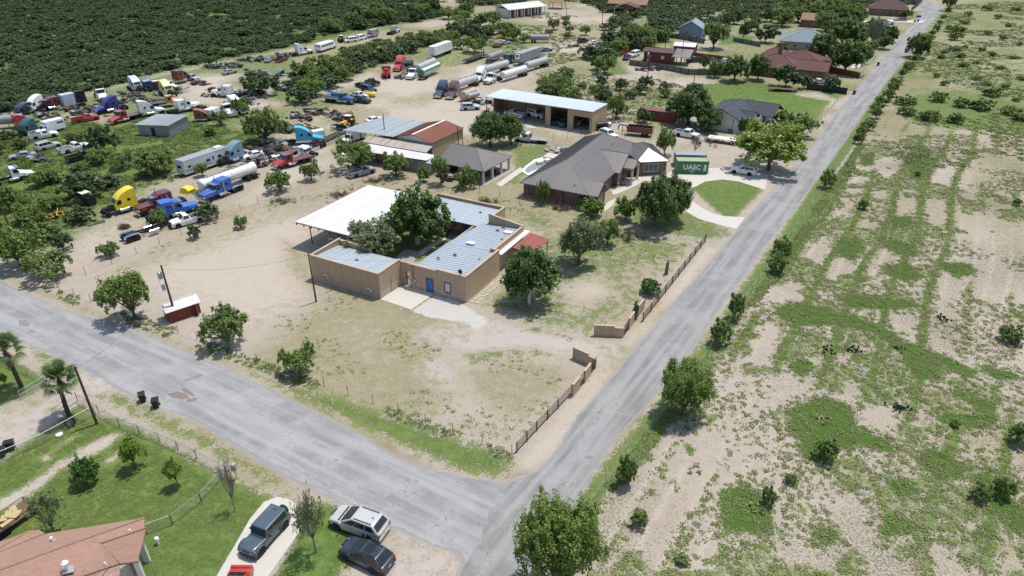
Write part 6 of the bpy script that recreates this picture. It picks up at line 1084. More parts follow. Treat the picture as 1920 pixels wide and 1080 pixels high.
JEEP = car_kit(4.55, 1.72, 1.92, 1.18, 1.16, .72, .52, -1.98, -2.06, 2.95, .46, detail=True, upright=True, flare='P', spare=True, nwin=3, topw=.90); SEDAN = car_kit(4.8, 1.8, 1.42, .95, .90, 1.05, .15, -1.05, -1.8, 2.75, .33, nwin=2, topw=.74)
PICK = car_kit(5.8, 2.0, 1.88, 1.22, 1.16, 1.25, .75, -.55, -.85, 3.6, .40, bed=-.95, nwin=2); PICKX = car_kit(5.6, 1.98, 1.84, 1.2, 1.14, 1.25, .72, -.05, -.30, 3.45, .40, bed=-.40, nwin=2); VAN = car_kit(5.0, 1.98, 1.95, 1.2, 1.05, 1.7, .85, -2.3, -2.44, 3.0, .36, nwin=3, topw=.88)
def glasspane(K, pts, name='windscreen', m='windscreen'):
    mb = MB(); quadpanel(mb, pts, .06, .94, .1, .92); K.add(name, mb, m)
def semi_kit(kind='fairing', nose='long', chassis=True, wreck=False, fenders=False, bed=False):
    """tractor unit: chassis, hood, cab, sleeper (flat, tall fairing or none)"""
    K = Kit(); cabz = 2.75; x_fw = 3.25
    mb = MB(); mb.box(-3.9 if chassis else -1.2, 4.0, -.48, -.36, .70, .98); mb.box(-3.9 if chassis else -1.2, 4.0, .36, .48, .70, .98); [mb.box(x, x + .12, -.36, .36, .74, .94) for x in (-3.8, -2.0, -.6, 1, 3.6)]; K.add('frame', mb, 'dark_metal')
    x0 = {'day': .35, 'flat': -1.55, 'fairing': -1.75}[kind]; hz_ = 1.78 if nose == 'long' else 1.62
    prof = {'day': [(x0, 1.0), (1.75, 1.0), (1.75, 1.85), (1.25, 2.72), (x0, 2.78)], 'flat': [(x0, 1.0), (1.75, 1.0), (1.75, 1.85), (1.25, 2.62), (.75, 2.78), (.45, 3.05), (x0, 3.1)], 'fairing': [(x0, .95), (1.85, .95), (1.85, 1.8), (1.25, 2.65), (.4, 3.35), (-.5, 3.75), (-1.3, 3.9), (x0, 3.88)]}[kind]
    mb = MB(); mb.prof(prof, 1.16, .98 if kind == 'fairing' else 1.06); K.add('cab', mb, 'P', None, 25)
    top = prof[3]; bt = prof[2]; wz = lambda z: 1.16 + ((.98 if kind == 'fairing' else 1.06) - 1.16)*(z - prof[0][1])/(max(p[1] for p in prof) - prof[0][1])
    glasspane(K, [(bt[0], -wz(bt[1]), bt[1]), (bt[0], wz(bt[1]), bt[1]), (top[0], wz(top[1]), top[1]), (top[0], -wz(top[1]), top[1])])
    for s_ in (-1, 1):
        y = s_*1.13; mb = MB(); mb.hexa([(.75, y - .03, 1.85), (1.6, y - .03, 1.85), (1.6, y + .03, 1.85), (.75, y + .03, 1.85), (.75, y - .03 - s_*.04, 2.5), (1.25, y - .03 - s_*.04, 2.5), (1.25, y + .03 - s_*.04, 2.5), (.75, y + .03 - s_*.04, 2.5)]); K.add('side_window', mb, 'car_glass')
        if kind != 'day': mb = MB(); mb.box(-.75, -.25, y - .06 - s_*.03, y - s_*.02 + (0 if s_ > 0 else .04), 2.05, 2.45); K.add('sleeper_window', mb, 'car_glass')
        mb = MB(); mb.cbox((1.45, s_*1.42, 2.1), (.14, .2, .55)); mb.tube((1.5, s_*1.1, 2.3), (1.45, s_*1.4, 2.3), .02); K.add('wing_mirror', mb, 'black_plastic')
        mb = MB(); mb.tube((-.2, s_*.98, .72), (1.3, s_*.98, .72), .31, n=10); K.add('fuel_tank', mb, 'chrome', None, 40)
        if nose == 'long' or kind != 'fairing': mb = MB(); mb.tube((.22 if kind != 'day' else .2, s_*1.2, 1.0), (.22 if kind != 'day' else .2, s_*1.2, 3.55), .075, n=8); K.add('exhaust_stack', mb, 'chrome', None, 40)
    if kind != 'fairing': mb = MB(); mb.box(1.2, 1.9, -1.05, 1.05, 2.68, 2.74); K.add('sun_visor', mb, 'chrome')
    if wreck:
        mb = MB(); mb.cbox((2.6, 0, 1.15), (1.7, .8, .7)); mb.cbox((2.3, .1, 1.6), (.8, .5, .35)); mb.cbox((3.5, 0, .95), (.25, 1.4, .6)); mb.tube((1.9, -.4, 1.5), (3.4, -.4, 1.35), .12); K.add('engine', mb, 'engine')
    else:
        xn = 4.35 if nose == 'long' else 4.0
        R = lambda x, ww, za, zb: [(x, -ww, za), (x, ww, za), (x, ww, zb - .22), (x, ww*.78, zb), (x, -ww*.78, zb), (x, -ww, zb - .22)]
        mb = MB(); mb.loft([R(1.76, 1.08, 1.0, 1.86), R(2.6, .95, .95, hz_ + .02), R(xn - .15, .80, .75, hz_ - (.12 if nose == 'long' else .32)), R(xn, .72, .72, hz_ - (.2 if nose == 'long' else .5))]); K.add('hood', mb, 'P', None, 25)
        for s_ in (-1, 1):
            mb = MB(); mb.prof([(2.55, .85), (2.75, 1.22), (3.15, 1.34), (3.65, 1.22), (3.9, .85), (3.7, .82), (3.6, 1.0), (2.9, 1.0), (2.75, .82)], .22); mb.v = [(p[0], p[1] + s_*.98, p[2]) for p in mb.v]; K.add('front_fender', mb, 'P', None, 30); mb = MB(); mb.cbox((xn - .08, s_*.92, 1.08), (.16, .3, .2)); K.add('headlight', mb, 'lamp_clear')
        mb = MB(); mb.box(xn - .02, xn + .03, -.55, .55, .78, hz_ - (.26 if nose == 'long' else .55)); K.add('grille', mb, 'chrome'); mb = MB(); mb.box(xn - .05, xn + .14, -1.15, 1.15, .42, .78); K.add('bumper', mb, 'chrome')
    sp = [(x_fw, -1.0), (x_fw, 1.0)]
    if chassis: sp += [(x, s_*y) for x in (-2.15, -3.4) for s_ in (-1, 1) for y in (.98, .66)]; mb = MB(); mb.cbox((-2.75, 0, 1.08), (1.1, .9, .12), 0, .05); mb.cbox((-2.75, 0, .55), (1.6, 2.0, .16)); K.add('fifth_wheel', mb, 'dark_metal')
    wheels(K, sp, .50, .28)
    if fenders:
        for s_ in (-1, 1): mb = MB(); mb.prof([(-4.0, .7), (-3.95, 1.0), (-3.6, 1.16), (-2.0, 1.16), (-1.6, 1.0), (-1.5, .7), (-1.56, .7), (-1.66, .96), (-2.02, 1.1), (-3.58, 1.1), (-3.88, .96), (-3.94, .7)], .3); mb.v = [(p[0], p[1] + s_*.85, p[2]) for p in mb.v]; K.add('rear_fender', mb, 'chrome', None, 30)
    if bed:
        mb = MB(); mb.box(-4.3, x0 - .15, -1.2, 1.2, 1.06, 1.2); K.add('flat_bed', mb, 'Q'); mb = MB(); mb.box(x0 - .16, x0 - .1, -1.1, 1.1, 1.2, 2.3); K.add('headboard', mb, 'dark_metal')
    return K
SEMI_F = semi_kit('fairing', 'short'); SEMI_C = semi_kit('flat', 'long'); SEMI_CF = semi_kit('flat', 'long', fenders=True); SEMI_D = semi_kit('day', 'short'); SEMI_W = semi_kit('fairing', 'short', True, True); SEMI_FW = semi_kit('flat', 'short', False, True); SEMI_B = semi_kit('day', 'short', bed=True); SEMI_NC = semi_kit('fairing', 'short', False); SEMI_DC = semi_kit('day', 'long')
def tank_kit(L=11, r=1.0, zc=2.05, bands=8, wheels_=True, stripe=False):
    K = Kit(); h = L/2; mb = MB(); pr = [(0, -h - .32), (r*.55, -h - .26), (r*.9, -h - .12), (r, -h)] + [(r, h), (r*.9, h + .12), (r*.55, h + .26), (0, h + .32)]; mb.lathe(pr, 20, (0, 0, zc), 'X'); K.add('tank', mb, 'P', None, 35)
    mb = MB()
    for i in range(bands): x = -h + L*(i + .5)/bands; mb.lathe([(r + .015, -.035), (r + .022, 0), (r + .015, .035)], 20, (x, 0, zc), 'X')
    b = K.add('band', mb, 'P', 0); K.parts[-1] = (*K.parts[-1][:3], 0, None)
    mb = MB(); mb.box(-h*.85, h*.85, -.2, .2, zc + r - .01, zc + r + .04); K.add('walkway', mb, 'steel')
    for i in range(4): mb = MB(); mb.lathe([(.26, 0), (.28, .12), (.2, .2), (0, .22)], 10, (-h*.7 + i*h*.46, 0, zc + r + .03)); K.add('manhole', mb, 'steel')
    if stripe:
        for s_ in (-1, 1):
            mb = MB(); n = 6
            for i in range(n): a_, b_ = math.radians(-6 + 40*i/n), math.radians(-6 + 40*(i + 1)/n); mb.hexa([(-h, s_*math.cos(a_)*(r - .01), zc + math.sin(a_)*(r - .01)), (h, s_*math.cos(a_)*(r - .01), zc + math.sin(a_)*(r - .01)), (h, s_*math.cos(b_)*(r - .01), zc + math.sin(b_)*(r - .01)), (-h, s_*math.cos(b_)*(r - .01), zc + math.sin(b_)*(r - .01))] + [(x, s_*math.cos(t_)*(r + .012), zc + math.sin(t_)*(r + .012)) for x, t_ in ((-h, a_), (h, a_), (h, b_), (-h, b_))])
            K.add('green_side', mb, 'Q')
        mb = MB(); mb.lathe([(0, -h - .33), (r*.56, -h - .27), (r*.92, -h - .13), (r + .014, -h), (r + .014, -h + .35), (r - .02, -h + .35)], 20, (0, 0, zc), 'X'); K.add('green_end', mb, 'Q', None, 35)
    mb = MB(); mb.box(-h - .2, h - .5, -.5, -.38, zc - r - .05, zc - r + .22); mb.box(-h - .2, h - .5, .38, .5, zc - r - .05, zc - r + .22); mb.box(-h - .45, -h - .2, -1.15, 1.15, .5, .75); [mb.box(h*.45 - .05, h*.45 + .05, s_*.6 - .05, s_*.6 + .05, 0.02, zc - r + .1) for s_ in (-1, 1)]; K.add('frame', mb, 'steel')
    if wheels_: wheels(K, [(x, s_*y) for x in (-h + .6, -h + 1.9) for s_ in (-1, 1) for y in (1.0, .68)], .5, .28)
    return K
TANK = tank_kit(); TANKG = tank_kit(11, 1.05, 2.1, 8, True, True); TANKS = tank_kit(8.5, .95, 1.95, 5); TANKO = tank_kit(5.2, 1.25, 1.6, 3, False); TANKSM = tank_kit(4, .62, 1.9, 3, False)
def boxt_kit(L=12, Wd=2.5, H=4.0, z0=1.15, ribs_=12, wh=True, reefer=False):
    K = Kit(); h = L/2; w = Wd/2; mb = MB(); mb.box(-h, h, -w, w, z0, H); K.add('box', mb, 'P'); mb = MB()
    for i in range(ribs_):
        x = -h + L*(i + .5)/ribs_
        for s_ in (-1, 1): mb.box(x - .05, x + .05, s_*(w + .012) - .012, s_*(w + .012) + .012, z0 + .1, H - .1)
    K.add('side_rib', mb, 'P'); mb = MB(); mb.box(-h - .04, -h - .003, -w + .06, -.02, z0 + .08, H - .1); mb.box(-h - .04, -h - .003, .02, w - .06, z0 + .08, H - .1); K.add('rear_door', mb, 'P')
    if reefer: mb = MB(); mb.box(h + .003, h + .5, -.8, .8, z0 + 1.0, H - .3); K.add('cooling_unit', mb, 'white'); mb = MB(); mb.box(h + .502, h + .52, -.5, .5, z0 + 1.7, H - .5); K.add('cooling_grille', mb, 'dark_metal')
    if wh: mb = MB(); mb.box(-h + .2, h - .2, -.5, .5, z0 - .3, z0 - .01); [mb.box(h*.5 - .06, h*.5 + .06, s_*.7 - .06, s_*.7 + .06, 0, z0 - .3) for s_ in (-1, 1)]; K.add('frame', mb, 'dark_metal'); wheels(K, [(x, s_*y) for x in (-h + .9, -h + 2.2) for s_ in (-1, 1) for y in (1.0, .68)], .5, .28)
    return K
BOXT = boxt_kit(12, 2.5, 3.9); REEF = boxt_kit(13, 2.5, 3.9, reefer=True); BOXS = boxt_kit(3.2, 2.2, 2.6, .5, 4, False)
def container_kit(L=6.06):
    K = Kit(); h = L/2; w = 1.22; H = 2.59; mb = MB(); mb.box(-h + .05, h - .05, -w + .05, w - .05, .12, H - .06); K.add('body', mb, 'P'); n = int(L/.28); mb = MB()
    for i in range(n):
        x = -h + .2 + (L - .4)*(i + .5)/n
        for s_ in (-1, 1): mb.hexa([(x - .09, s_*(w - .055), .2), (x + .09, s_*(w - .055), .2), (x + .05, s_*(w - .012), .2), (x - .05, s_*(w - .012), .2), (x - .09, s_*(w - .055), H - .16), (x + .09, s_*(w - .055), H - .16), (x + .05, s_*(w - .012), H - .16), (x - .05, s_*(w - .012), H - .16)])
    K.add('corrugation', mb, 'P'); mb = MB()
    for x in (-h, h - .12):
        for y in (-w, w - .12): mb.box(x, x + .12, y, y + .12, 0, H)
    for z in (0, H - .14): [mb.box(-h + .121, h - .121, y, y + .1, z, z + .139) for y in (-w, w - .1)]; [mb.box(x, x + .1, -w + .121, w - .121, z, z + .139) for x in (-h, h - .1)]
    K.add('corner_frame', mb, 'P'); mb = MB(); mb.box(-h + .1, h - .1, -w + .1, w - .1, H - .06, H - .02); K.add('roof', mb, 'Q')
    for y in (-.6, .6): mb = MB(); mb.box(h - .06, h - .02, y - .56, y + .56, .16, H - .18); [mb.tube((h + .0, y + k, .2), (h + .0, y + k, H - .2), .025, n=5) for k in (-.3, .3)]; K.add('door', mb, 'P')
    return K
CONT = container_kit(); CONTL = container_kit(9.0)
def flat_kit(L=8, Wd=2.4, z=1.0, n=7, goose=False, sides=0, ramp=False, m='Q'):
    K = Kit(); h = L/2; w = Wd/2; k = 9 if not sides else 1
    for i in range(k): mb = MB(); mb.box(-h, h, -w + Wd*i/k + .01, -w + Wd*(i + 1)/k - .01, z - .07, z); K.add('deck_plank', mb, m)
    mb = MB(); mb.box(-h, h, -w*.5, -w*.4, z - .3, z - .071); mb.box(-h, h, w*.4, w*.5, z - .3, z - .071); [mb.box(x, x + .1, -w, w, z - .2, z - .072) for x in np.linspace(-h, h - .1, 6)]; mb.hexa([(h, -.4, z - .3), (h + 1.4, -.05, z - .35), (h + 1.4, .05, z - .35), (h, .4, z - .3), (h, -.4, z - .18), (h + 1.4, -.05, z - .25), (h + 1.4, .05, z - .25), (h, .4, z - .18)]) if not goose else None; K.add('frame', mb, 'P')
    if sides:
        for s_ in (-1, 1): mb = MB(); mb.box(-h, h, s_*w - .04, s_*w + .04, z, z + sides); [mb.box(x - .06, x + .06, s_*(w + .06) - .06, s_*(w + .06) + .06, z - .1, z + sides) for x in np.linspace(-h + .1, h - .1, 8)]; K.add('side_wall', mb, 'P')
        for x in (-h, h): mb = MB(); mb.box(x - .04, x + .04, -w + .05, w - .05, z, z + sides); K.add('end_wall', mb, 'P')
    if goose: mb = MB(); mb.path([(h - .2, 0, z - .1), (h + .3, 0, z + 1.0), (h + 1.9, 0, z + 1.1), (h + 2.2, 0, z + .5), (h + 2.2, 0, .9)], .14, 6); [mb.path([(h - .1, s_*.7, z + .3), (h + .4, s_*.3, z + 1.0)], .1, 5) for s_ in (-1, 1)]; mb.tube((h + 1.2, 0, 0), (h + 1.2, 0, z + 1), .08); K.add('gooseneck', mb, 'P')
    wheels(K, [(x, s_*(w + .02 if z < .9 else w - .15)) for x in (-h*.25, -h*.25 - .85) for s_ in (-1, 1)], .38, .22)
    for s_ in (-1, 1): mb = MB(); mb.box(-h*.25 - 1.3, -h*.25 + .45, s_*w - .02 if z < .9 else s_*(w - .3), s_*(w + .25) if z < .9 else s_*(w + .02), z - .13 if z > .9 else .80, z - .075 if z > .9 else .85); K.add('mudguard', mb, 'P')
    return K
FLAT = flat_kit(); FLATN = flat_kit(7.5, 2.1, .75, m='wood_plank'); DUMP = flat_kit(5.6, 2.1, .95, goose=True, sides=1.15); UTIL = flat_kit(4.4, 1.9, .62, m='wood_plank'); HAULER = flat_kit(13, 2.4, 1.05, m='dark_metal')
def frames_kit():
    K = Kit(); mb = MB(); mb.box(-5.5, 5.5, -1.2, -1.08, .9, 1.1); mb.box(-5.5, 5.5, 1.08, 1.2, .9, 1.1); mb.box(-5.5, 5.5, -.45, -.35, .8, 1.0); mb.box(-5.5, 5.5, .35, .45, .8, 1.0); K.add('side_rail', mb, 'dark_metal')
    for i in range(14): mb = MB(); mb.box(-5.4 + i*.83, -5.25 + i*.83, -1.08, 1.08, .92, 1.02); K.add('crossbar', mb, 'dark_metal')
    wheels(K, [(x, s_*1.0) for x in (-2.5, -3.6) for s_ in (-1, 1)], .45, .28); return K
RACK = frames_kit()
def bus_kit():
    K = Kit(); mb = MB(); sec = lambda x, t_=0: [(x, -1.2, .75), (x, 1.2, .75), (x, 1.2, 2.3), (x, 1.12, 2.75 - t_), (x, .85, 3.0 - t_), (x, -.85, 3.0 - t_), (x, -1.12, 2.75 - t_), (x, -1.2, 2.3)]; mb.loft([sec(-4.9, .1), sec(-4.7), sec(3.4), sec(3.7, .15)]); K.add('body', mb, 'P', None, 30)
    mb = MB(); mb.loft([[(3.7, -.95, .75), (3.7, .95, .75), (3.7, .9, 1.85), (3.7, -.9, 1.85)], [(5.0, -.85, .75), (5.0, .85, .75), (5.0, .7, 1.5), (5.0, -.7, 1.5)]]); K.add('hood', mb, 'P'); mb = MB(); mb.box(3.7, 3.74, -1.0, 1.0, 1.9, 2.65); K.add('windscreen', mb, 'windscreen')
    for i in range(9):
        for s_ in (-1, 1): mb = MB(); mb.box(-4.3 + i*.85, -3.62 + i*.85, s_*1.2 - .02, s_*1.2 + .02, 1.75, 2.35); K.add('side_window', mb, 'car_glass')
    for y in (-.75, 0, .75): mb = MB(); mb.box(-4.93, -4.88, y - .3, y + .3, 1.85, 2.4); K.add('rear_window', mb, 'car_glass')
    mb = MB(); mb.box(5.0, 5.12, -1.1, 1.1, .5, .75); mb.box(-5.05, -4.9, -1.15, 1.15, .5, .75); K.add('bumper', mb, 'black_plastic'); wheels(K, [(3.9, -1.0), (3.9, 1.0), (-2.6, -1.0), (-2.6, 1.0)], .5, .28); return K
BUS = bus_kit()
def camper_kit():
    K = Kit(); mb = MB(); mb.prof([(-5.4, .55), (3.6, .55), (4.0, 1.3), (5.2, 1.75), (5.4, 2.9), (5.0, 3.15), (-5.3, 3.15), (-5.5, 2.0)], 1.22); K.add('body', mb, 'P', None, 25); mb = MB(); mb.box(-5.3, 5.0, -1.24, 1.24, 3.15, 3.2); K.add('roof', mb, 'Q'); mb = MB(); mb.box(2.8, 4.2, -.6, .6, 3.2, 3.5); K.add('air_conditioner', mb, 'white')
    for x0, x1, z0, z1 in ((-.4, .55, 1.6, 2.15), (2.4, 3.2, 1.7, 2.2), (-4.5, -3.9, 1.7, 2.1)):
        for s_ in (-1, 1): mb = MB(); mb.box(x0, x1, s_*1.22 - .02, s_*1.22 + .02, z0, z1); K.add('window', mb, 'car_glass')
    mb = MB(); mb.box(.9, 1.6, -1.25, -1.2, .8, 2.75); d = K.add('door', mb, 'P'); mb = MB(); mb.box(1.1, 1.4, -1.265, -1.245, 1.7, 2.4); K.parts.append(('pane', mb.mesh('pane', M['car_glass']), ['car_glass'], d, None)); mb = MB(); mb.box(-5.52, -5.44, -.5, .5, 1.7, 2.2); K.add('rear_window', mb, 'car_glass')
    for s_ in (-1, 1): mb = MB(); mb.box(-5.2, 3.6, s_*1.225 - .012, s_*1.225 + .012, 1.15, 1.28); K.add('stripe', mb, 'slate')
    wheels(K, [(x, s_*1.05) for x in (-1.6, -.75) for s_ in (-1, 1)], .36, .22); return K
CAMP = camper_kit()
def boxtruck_kit():
    K = Kit(); mb = MB(); mb.prof([(1.4, .5), (3.0, .5), (3.05, 1.05), (2.0, 1.2), (1.55, 1.95), (1.2, 2.0), (1.2, .5)], .95, .82); K.add('cab', mb, 'P', None, 25); mb = MB(); mb.box(-3, 1.19, -1.1, 1.1, .65, 2.75); K.add('box', mb, 'P'); mb = MB(); mb.cbox((1.8, 0, 1.56), (.04, 1.5, .75), 0, -.53); K.add('windscreen', mb, 'windscreen')
    for s_ in (-1, 1): mb = MB(); mb.box(1.25, 1.7, s_*.9 - .02, s_*.9 + .02, 1.2, 1.75); K.add('side_window', mb, 'car_glass'); mb = MB(); mb.box(-2.7, -1.2, s_*1.1 - .015, s_*1.1 + .015, 1.9, 2.3); K.add('stripe', mb, 'slate')
    wheels(K, [(2.2, -.85), (2.2, .85), (-1.8, -.9), (-1.8, .9)], .4, .25); return K
BOXTR = boxtruck_kit()
def tow_kit():
    K = semi_kit('day', 'long'); mb = MB(); mb.box(-4.0, .1, -1.2, 1.2, 1.0, 1.75); K.add('side_body', mb, 'Q'); mb = MB(); mb.box(-4.02, .12, -1.22, 1.22, 1.75, 1.82); mb.cbox((-1.2, 0, 2.1), (1.8, 1.4, .55)); K.add('tow_deck', mb, 'P'); mb = MB(); mb.tube((-.4, .25, 2.3), (-5.2, .25, 2.9), .15); mb.tube((-.4, -.25, 2.3), (-5.2, -.25, 2.9), .15); mb.tube((-3.8, 0, 1.2), (-6.0, 0, .9), .16); K.add('boom', mb, 'P'); return K
TOW = tow_kit()
def stake_kit():
    K = semi_kit('day', 'short', True); mb = MB(); mb.box(-4.6, .1, -1.2, 1.2, 1.05, 1.2); K.add('bed', mb, 'dark_metal')
    for s_ in (-1, 1):
        for z in (1.35, 1.65): mb = MB(); mb.box(-4.6, .1, s_*1.2 - .03, s_*1.2 + .03, z, z + .16); K.add('rail', mb, 'white_paint')
    r = random.Random(2); mb = MB(); [mb.cbox((r.uniform(-4.2, -.3), r.uniform(-.7, .7), r.uniform(1.3, 2.0)), (r.uniform(.4, 1.6), r.uniform(.2, .6), r.uniform(.1, .4)), r.uniform(0, 3), r.uniform(-.4, .4)) for _ in range(26)]; q = K.add('scrap_load', mb, 'scrap'); return K
STAKE = stake_kit()
def tractor_kit():
    K = Kit(); mb = MB(); mb.prof([(-.2, .7), (1.9, .75), (1.95, 1.35), (1.4, 1.5), (-.2, 1.55)], .36); K.add('hood', mb, 'P', None, 25); mb = MB(); mb.box(-1.3, .0, -.75, .75, .9, 1.2); [mb.tube((x, y, 1.2), (x*.9, y*.95, 2.35), .05) for x in (-1.2, -.1) for y in (-.65, .65)]; K.add('cab_frame', mb, 'black_plastic'); mb = MB(); mb.box(-1.3, .1, -.78, .78, 2.35, 2.5); K.add('roof', mb, 'white'); mb = MB(); mb.box(-1.15, -.1, -.62, .62, 1.25, 2.3); K.add('cab_glass', mb, 'car_glass')
    for s_ in (-1, 1): mb = MB(); mb.prof([(-1.75, 1.0), (-1.6, 1.5), (-1.0, 1.72), (-.4, 1.5), (-.5, 1.45), (-1.0, 1.62), (-1.5, 1.42), (-1.65, 1.0)], .25); mb.v = [(p[0], p[1] + s_*.95, p[2]) for p in mb.v]; K.add('fender', mb, 'P')
    wheels(K, [(-1.0, -.95), (-1.0, .95)], .78, .45); wheels(K, [(1.35, -.7), (1.35, .7)], .46, .3); return K
TRAC = tractor_kit()
def backhoe_kit():
    K = tractor_kit(); mb = MB(); mb.tube((1.0, .6, 1.2), (2.9, .6, .8), .12); mb.tube((1.0, -.6, 1.2), (2.9, -.6, .8), .12); K.add('loader_arm', mb, 'P'); mb = MB(); mb.prof([(2.8, .3), (3.6, .25), (3.7, .35), (3.0, .5), (2.9, 1.2), (2.75, 1.2)], 1.1); K.add('bucket', mb, 'dark_metal'); mb = MB(); mb.tube((-1.9, 0, 1.0), (-2.3, 0, 3.2), .2, .16); mb.tube((-2.3, 0, 3.2), (-2.9, 0, 1.6), .16, .12); mb.cbox((-1.9, 0, .7), (.5, 1.6, .7)); K.add('digger_arm', mb, 'P'); mb = MB(); mb.prof([(-3.3, 1.0), (-2.7, 1.0), (-2.6, 1.7), (-3.0, 1.7)], .35); K.add('digger_bucket', mb, 'dark_metal'); return K
HOE = backhoe_kit()
def mower_kit():
    K = Kit(); r = random.Random(3); mb = MB(); mb.box(-1.6, 1.6, -.9, -.78, .4, .55); mb.box(-1.6, 1.6, .78, .9, .4, .55); [mb.cbox((x, 0, .5), (.12, 1.8, .14), r.uniform(-.3, .3)) for x in (-1.5, -.7, .1, .9)]; mb.tube((1.6, 0, .5), (2.8, .2, .6), .07); mb.tube((-.2, -.6, .5), (.5, .4, 1.4), .06); K.add('frame', mb, 'P')
    for i in range(6): mb = MB(); mb.lathe([(.0, -.04), (.33, -.02), (.33, .02), (0, .04)], 12, (-1.2 + i*.45, -.4 + .16*i, .35), 'Y'); K.add('disc', mb, 'rust')
    wheels(K, [(-.3, -.95), (-.3, .95)], .33, .2); return K
PLOW = mower_kit()
def scrap_pile(px, py, w, n, label, mats=('scrap', 'dark_metal', 'scrap', 'galv', 'rust', 'scrap'), h=1.0, tyres=3, cat='scrap pile'):
    r = random.Random(px*7 + py); o = empty('scrap_pile', at(px, py), r.uniform(-.5, .1), label, cat)
    for m_ in mats:
        mb = MB()
        for _ in range(n*5 // (4*len(mats))):
            c = (r.gauss(0, w*.30), r.gauss(0, w*.16), abs(r.gauss(0, h*.35)) + .12); k = r.random()
            if k < .5: mb.cbox(c, (r.uniform(.5, 2.2), r.uniform(.2, .9), r.uniform(.05, .4)), r.uniform(0, 3), r.uniform(-.4, .4), r.uniform(-.4, .4))
            elif k < .8: a_ = Vector(c); mb.tube(a_, a_ + Vector((r.uniform(-1.6, 1.6), r.uniform(-1, 1), r.uniform(-.1, .5))), r.uniform(.04, .13))
            else: mb.prof([(c[0] - .6, c[2]), (c[0] + .6, c[2]), (c[0] + .4, c[2] + .45), (c[0] - .5, c[2] + .5)], .5); mb.v[-8:] = [(p[0], p[1] + c[1], p[2]) for p in mb.v[-8:]]
        q = mb.build('scrap_pieces', M[m_], o); q['kind'] = 'stuff'
    t_, m_ = WM[(.37, .25)]
    for _ in range(tyres): q = add('tyre', t_, o, (r.gauss(0, w*.3), r.gauss(0, w*.2), .16)); q.rotation_euler = (math.pi/2 + r.uniform(-.2, .2), 0, 0)
V = place
# parked cars at the bottom of the picture
V(JEEP, 'off_road_car', (521, 986), (478, 1034), 'grey-blue boxy off-road car with spare wheel on the concrete drive', 'car', 'slate'); V(SUV_D, 'suv', (715, 1004), (636, 975), 'silver suv parked nose on the grass beside the road', 'car', 'silver'); V(CROSS, 'suv', (728, 1068), (650, 1030), 'dark navy crossover with black sunroof beside the silver suv', 'car', 'navy')
for _o in list(COL.objects):
    if _o.parent and _o.parent.get('category') == 'car':
        if _o.name.startswith('body'): _m = _o.modifiers.new('round', 'SUBSURF'); _m.levels = _m.render_levels = 2
        if _o.name.startswith('cabin'): _m = _o.modifiers.new('soft', 'BEVEL'); _m.width = .07; _m.segments = 3
V(SEDAN, 'sports_car', (451, 1092), (424, 1158), 'red car with a rear spoiler cut by the bottom edge', 'car', 'red')
mb = MB(); mb.box(-.12, .12, -.82, .82, .98, 1.03); [mb.box(-.08, .08, s_*.72 - .03, s_*.72 + .03, .86, .98) for s_ in (-1, 1)]
_rc = [o for o in COL.objects if o.get('label', '').startswith('red car with a rear')][0]; mb.build('spoiler', M['red'], _rc, loc=(-2.2, 0, 0))
u = V(UTIL, 'utility_trailer', (-8, 1003), (36, 972), 'small black trailer loaded with hay at the left edge', 'trailer', 'dark_metal', 'wood_plank'); hb = MB(); r = random.Random(6)
for i in range(12): hb.cbox((r.uniform(-1.8, 1.8), r.uniform(-.7, .7), .74 + r.uniform(-.03, .08)), (r.uniform(.5, 1.1), r.uniform(.3, .6), .16), r.uniform(0, 3), r.uniform(-.1, .1))
q = hb.build('hay_load', M['hay'], None, loc=u.location, rz=u.rotation_euler.z); tag(q, 'loose hay heaped on the small black trailer', 'hay')
mb = MB()
for s_ in (-1, 1): mb.path([(-2.2, s_*.95, .62), (-2.2, s_*.95, 1.0), (2.2, s_*.95, 1.0), (2.2, s_*.95, .62)], .03, 4)
mb.path([(2.2, -.95, 1.0), (2.2, .95, 1.0)], .03, 4); mb.build('side_rail', M['dark_metal'], u)
V(SUV, 'suv', (1416, 329), (1370, 322), 'white suv on the concrete turnaround beside the bright tree', 'car', 'white'); V(PICKX, 'pickup_truck', (655, 334), (700, 322), 'dark grey pickup with a tyre in its bed under the corner tree', 'pickup truck', 'grey')
# brick house surroundings and the tan shed
co = V(CONT, 'shipping_container', (1265, 321), (1325, 324), 'green shipping container with white lettering by the drive', 'container', 'green', 'palegreen'); co.rotation_euler = (0, 0, math.radians(-4)); V(CONT, 'shipping_container', (1262, 308), (1322, 311), 'dark container behind the green one with a grey roof', 'container', 'grey', 'galv', scale=(1.0, 1, .97)).rotation_euler = (0, 0, math.radians(-4))
def text(s, size, parent, loc, m_, name='lettering'):
    cu = bpy.data.curves.new(name, 'FONT'); cu.body = s; cu.size = size; cu.align_x = 'CENTER'; cu.extrude = .006; cu.offset = .02*size; tmp = bpy.data.objects.new(name, cu); COL.objects.link(tmp); me = bpy.data.meshes.new_from_object(tmp); bpy.data.objects.remove(tmp); me.materials.clear(); me.materials.append(M[m_]); o = add(name, me, parent, loc); o.rotation_euler = (math.pi/2, 0, 0); return o
text('UASC', 1.35, co, (-.1, -1.245, .98), 'white_paint'); text('UASU 221\n22G1', .26, co, (0, -1.245, .58), 'white_paint'); mb = MB(); mb.box(2.15, 2.62, -1.245, -1.225, .7, 1.95); q = mb.build('marking_plate', M['white_paint'], co); mb = MB()
for i in range(5): mb.box(2.2, 2.5 + .06*(i % 2), -1.252, -1.246, .8 + i*.22, .86 + i*.22)
mb.build('print_line', M['green'], q)
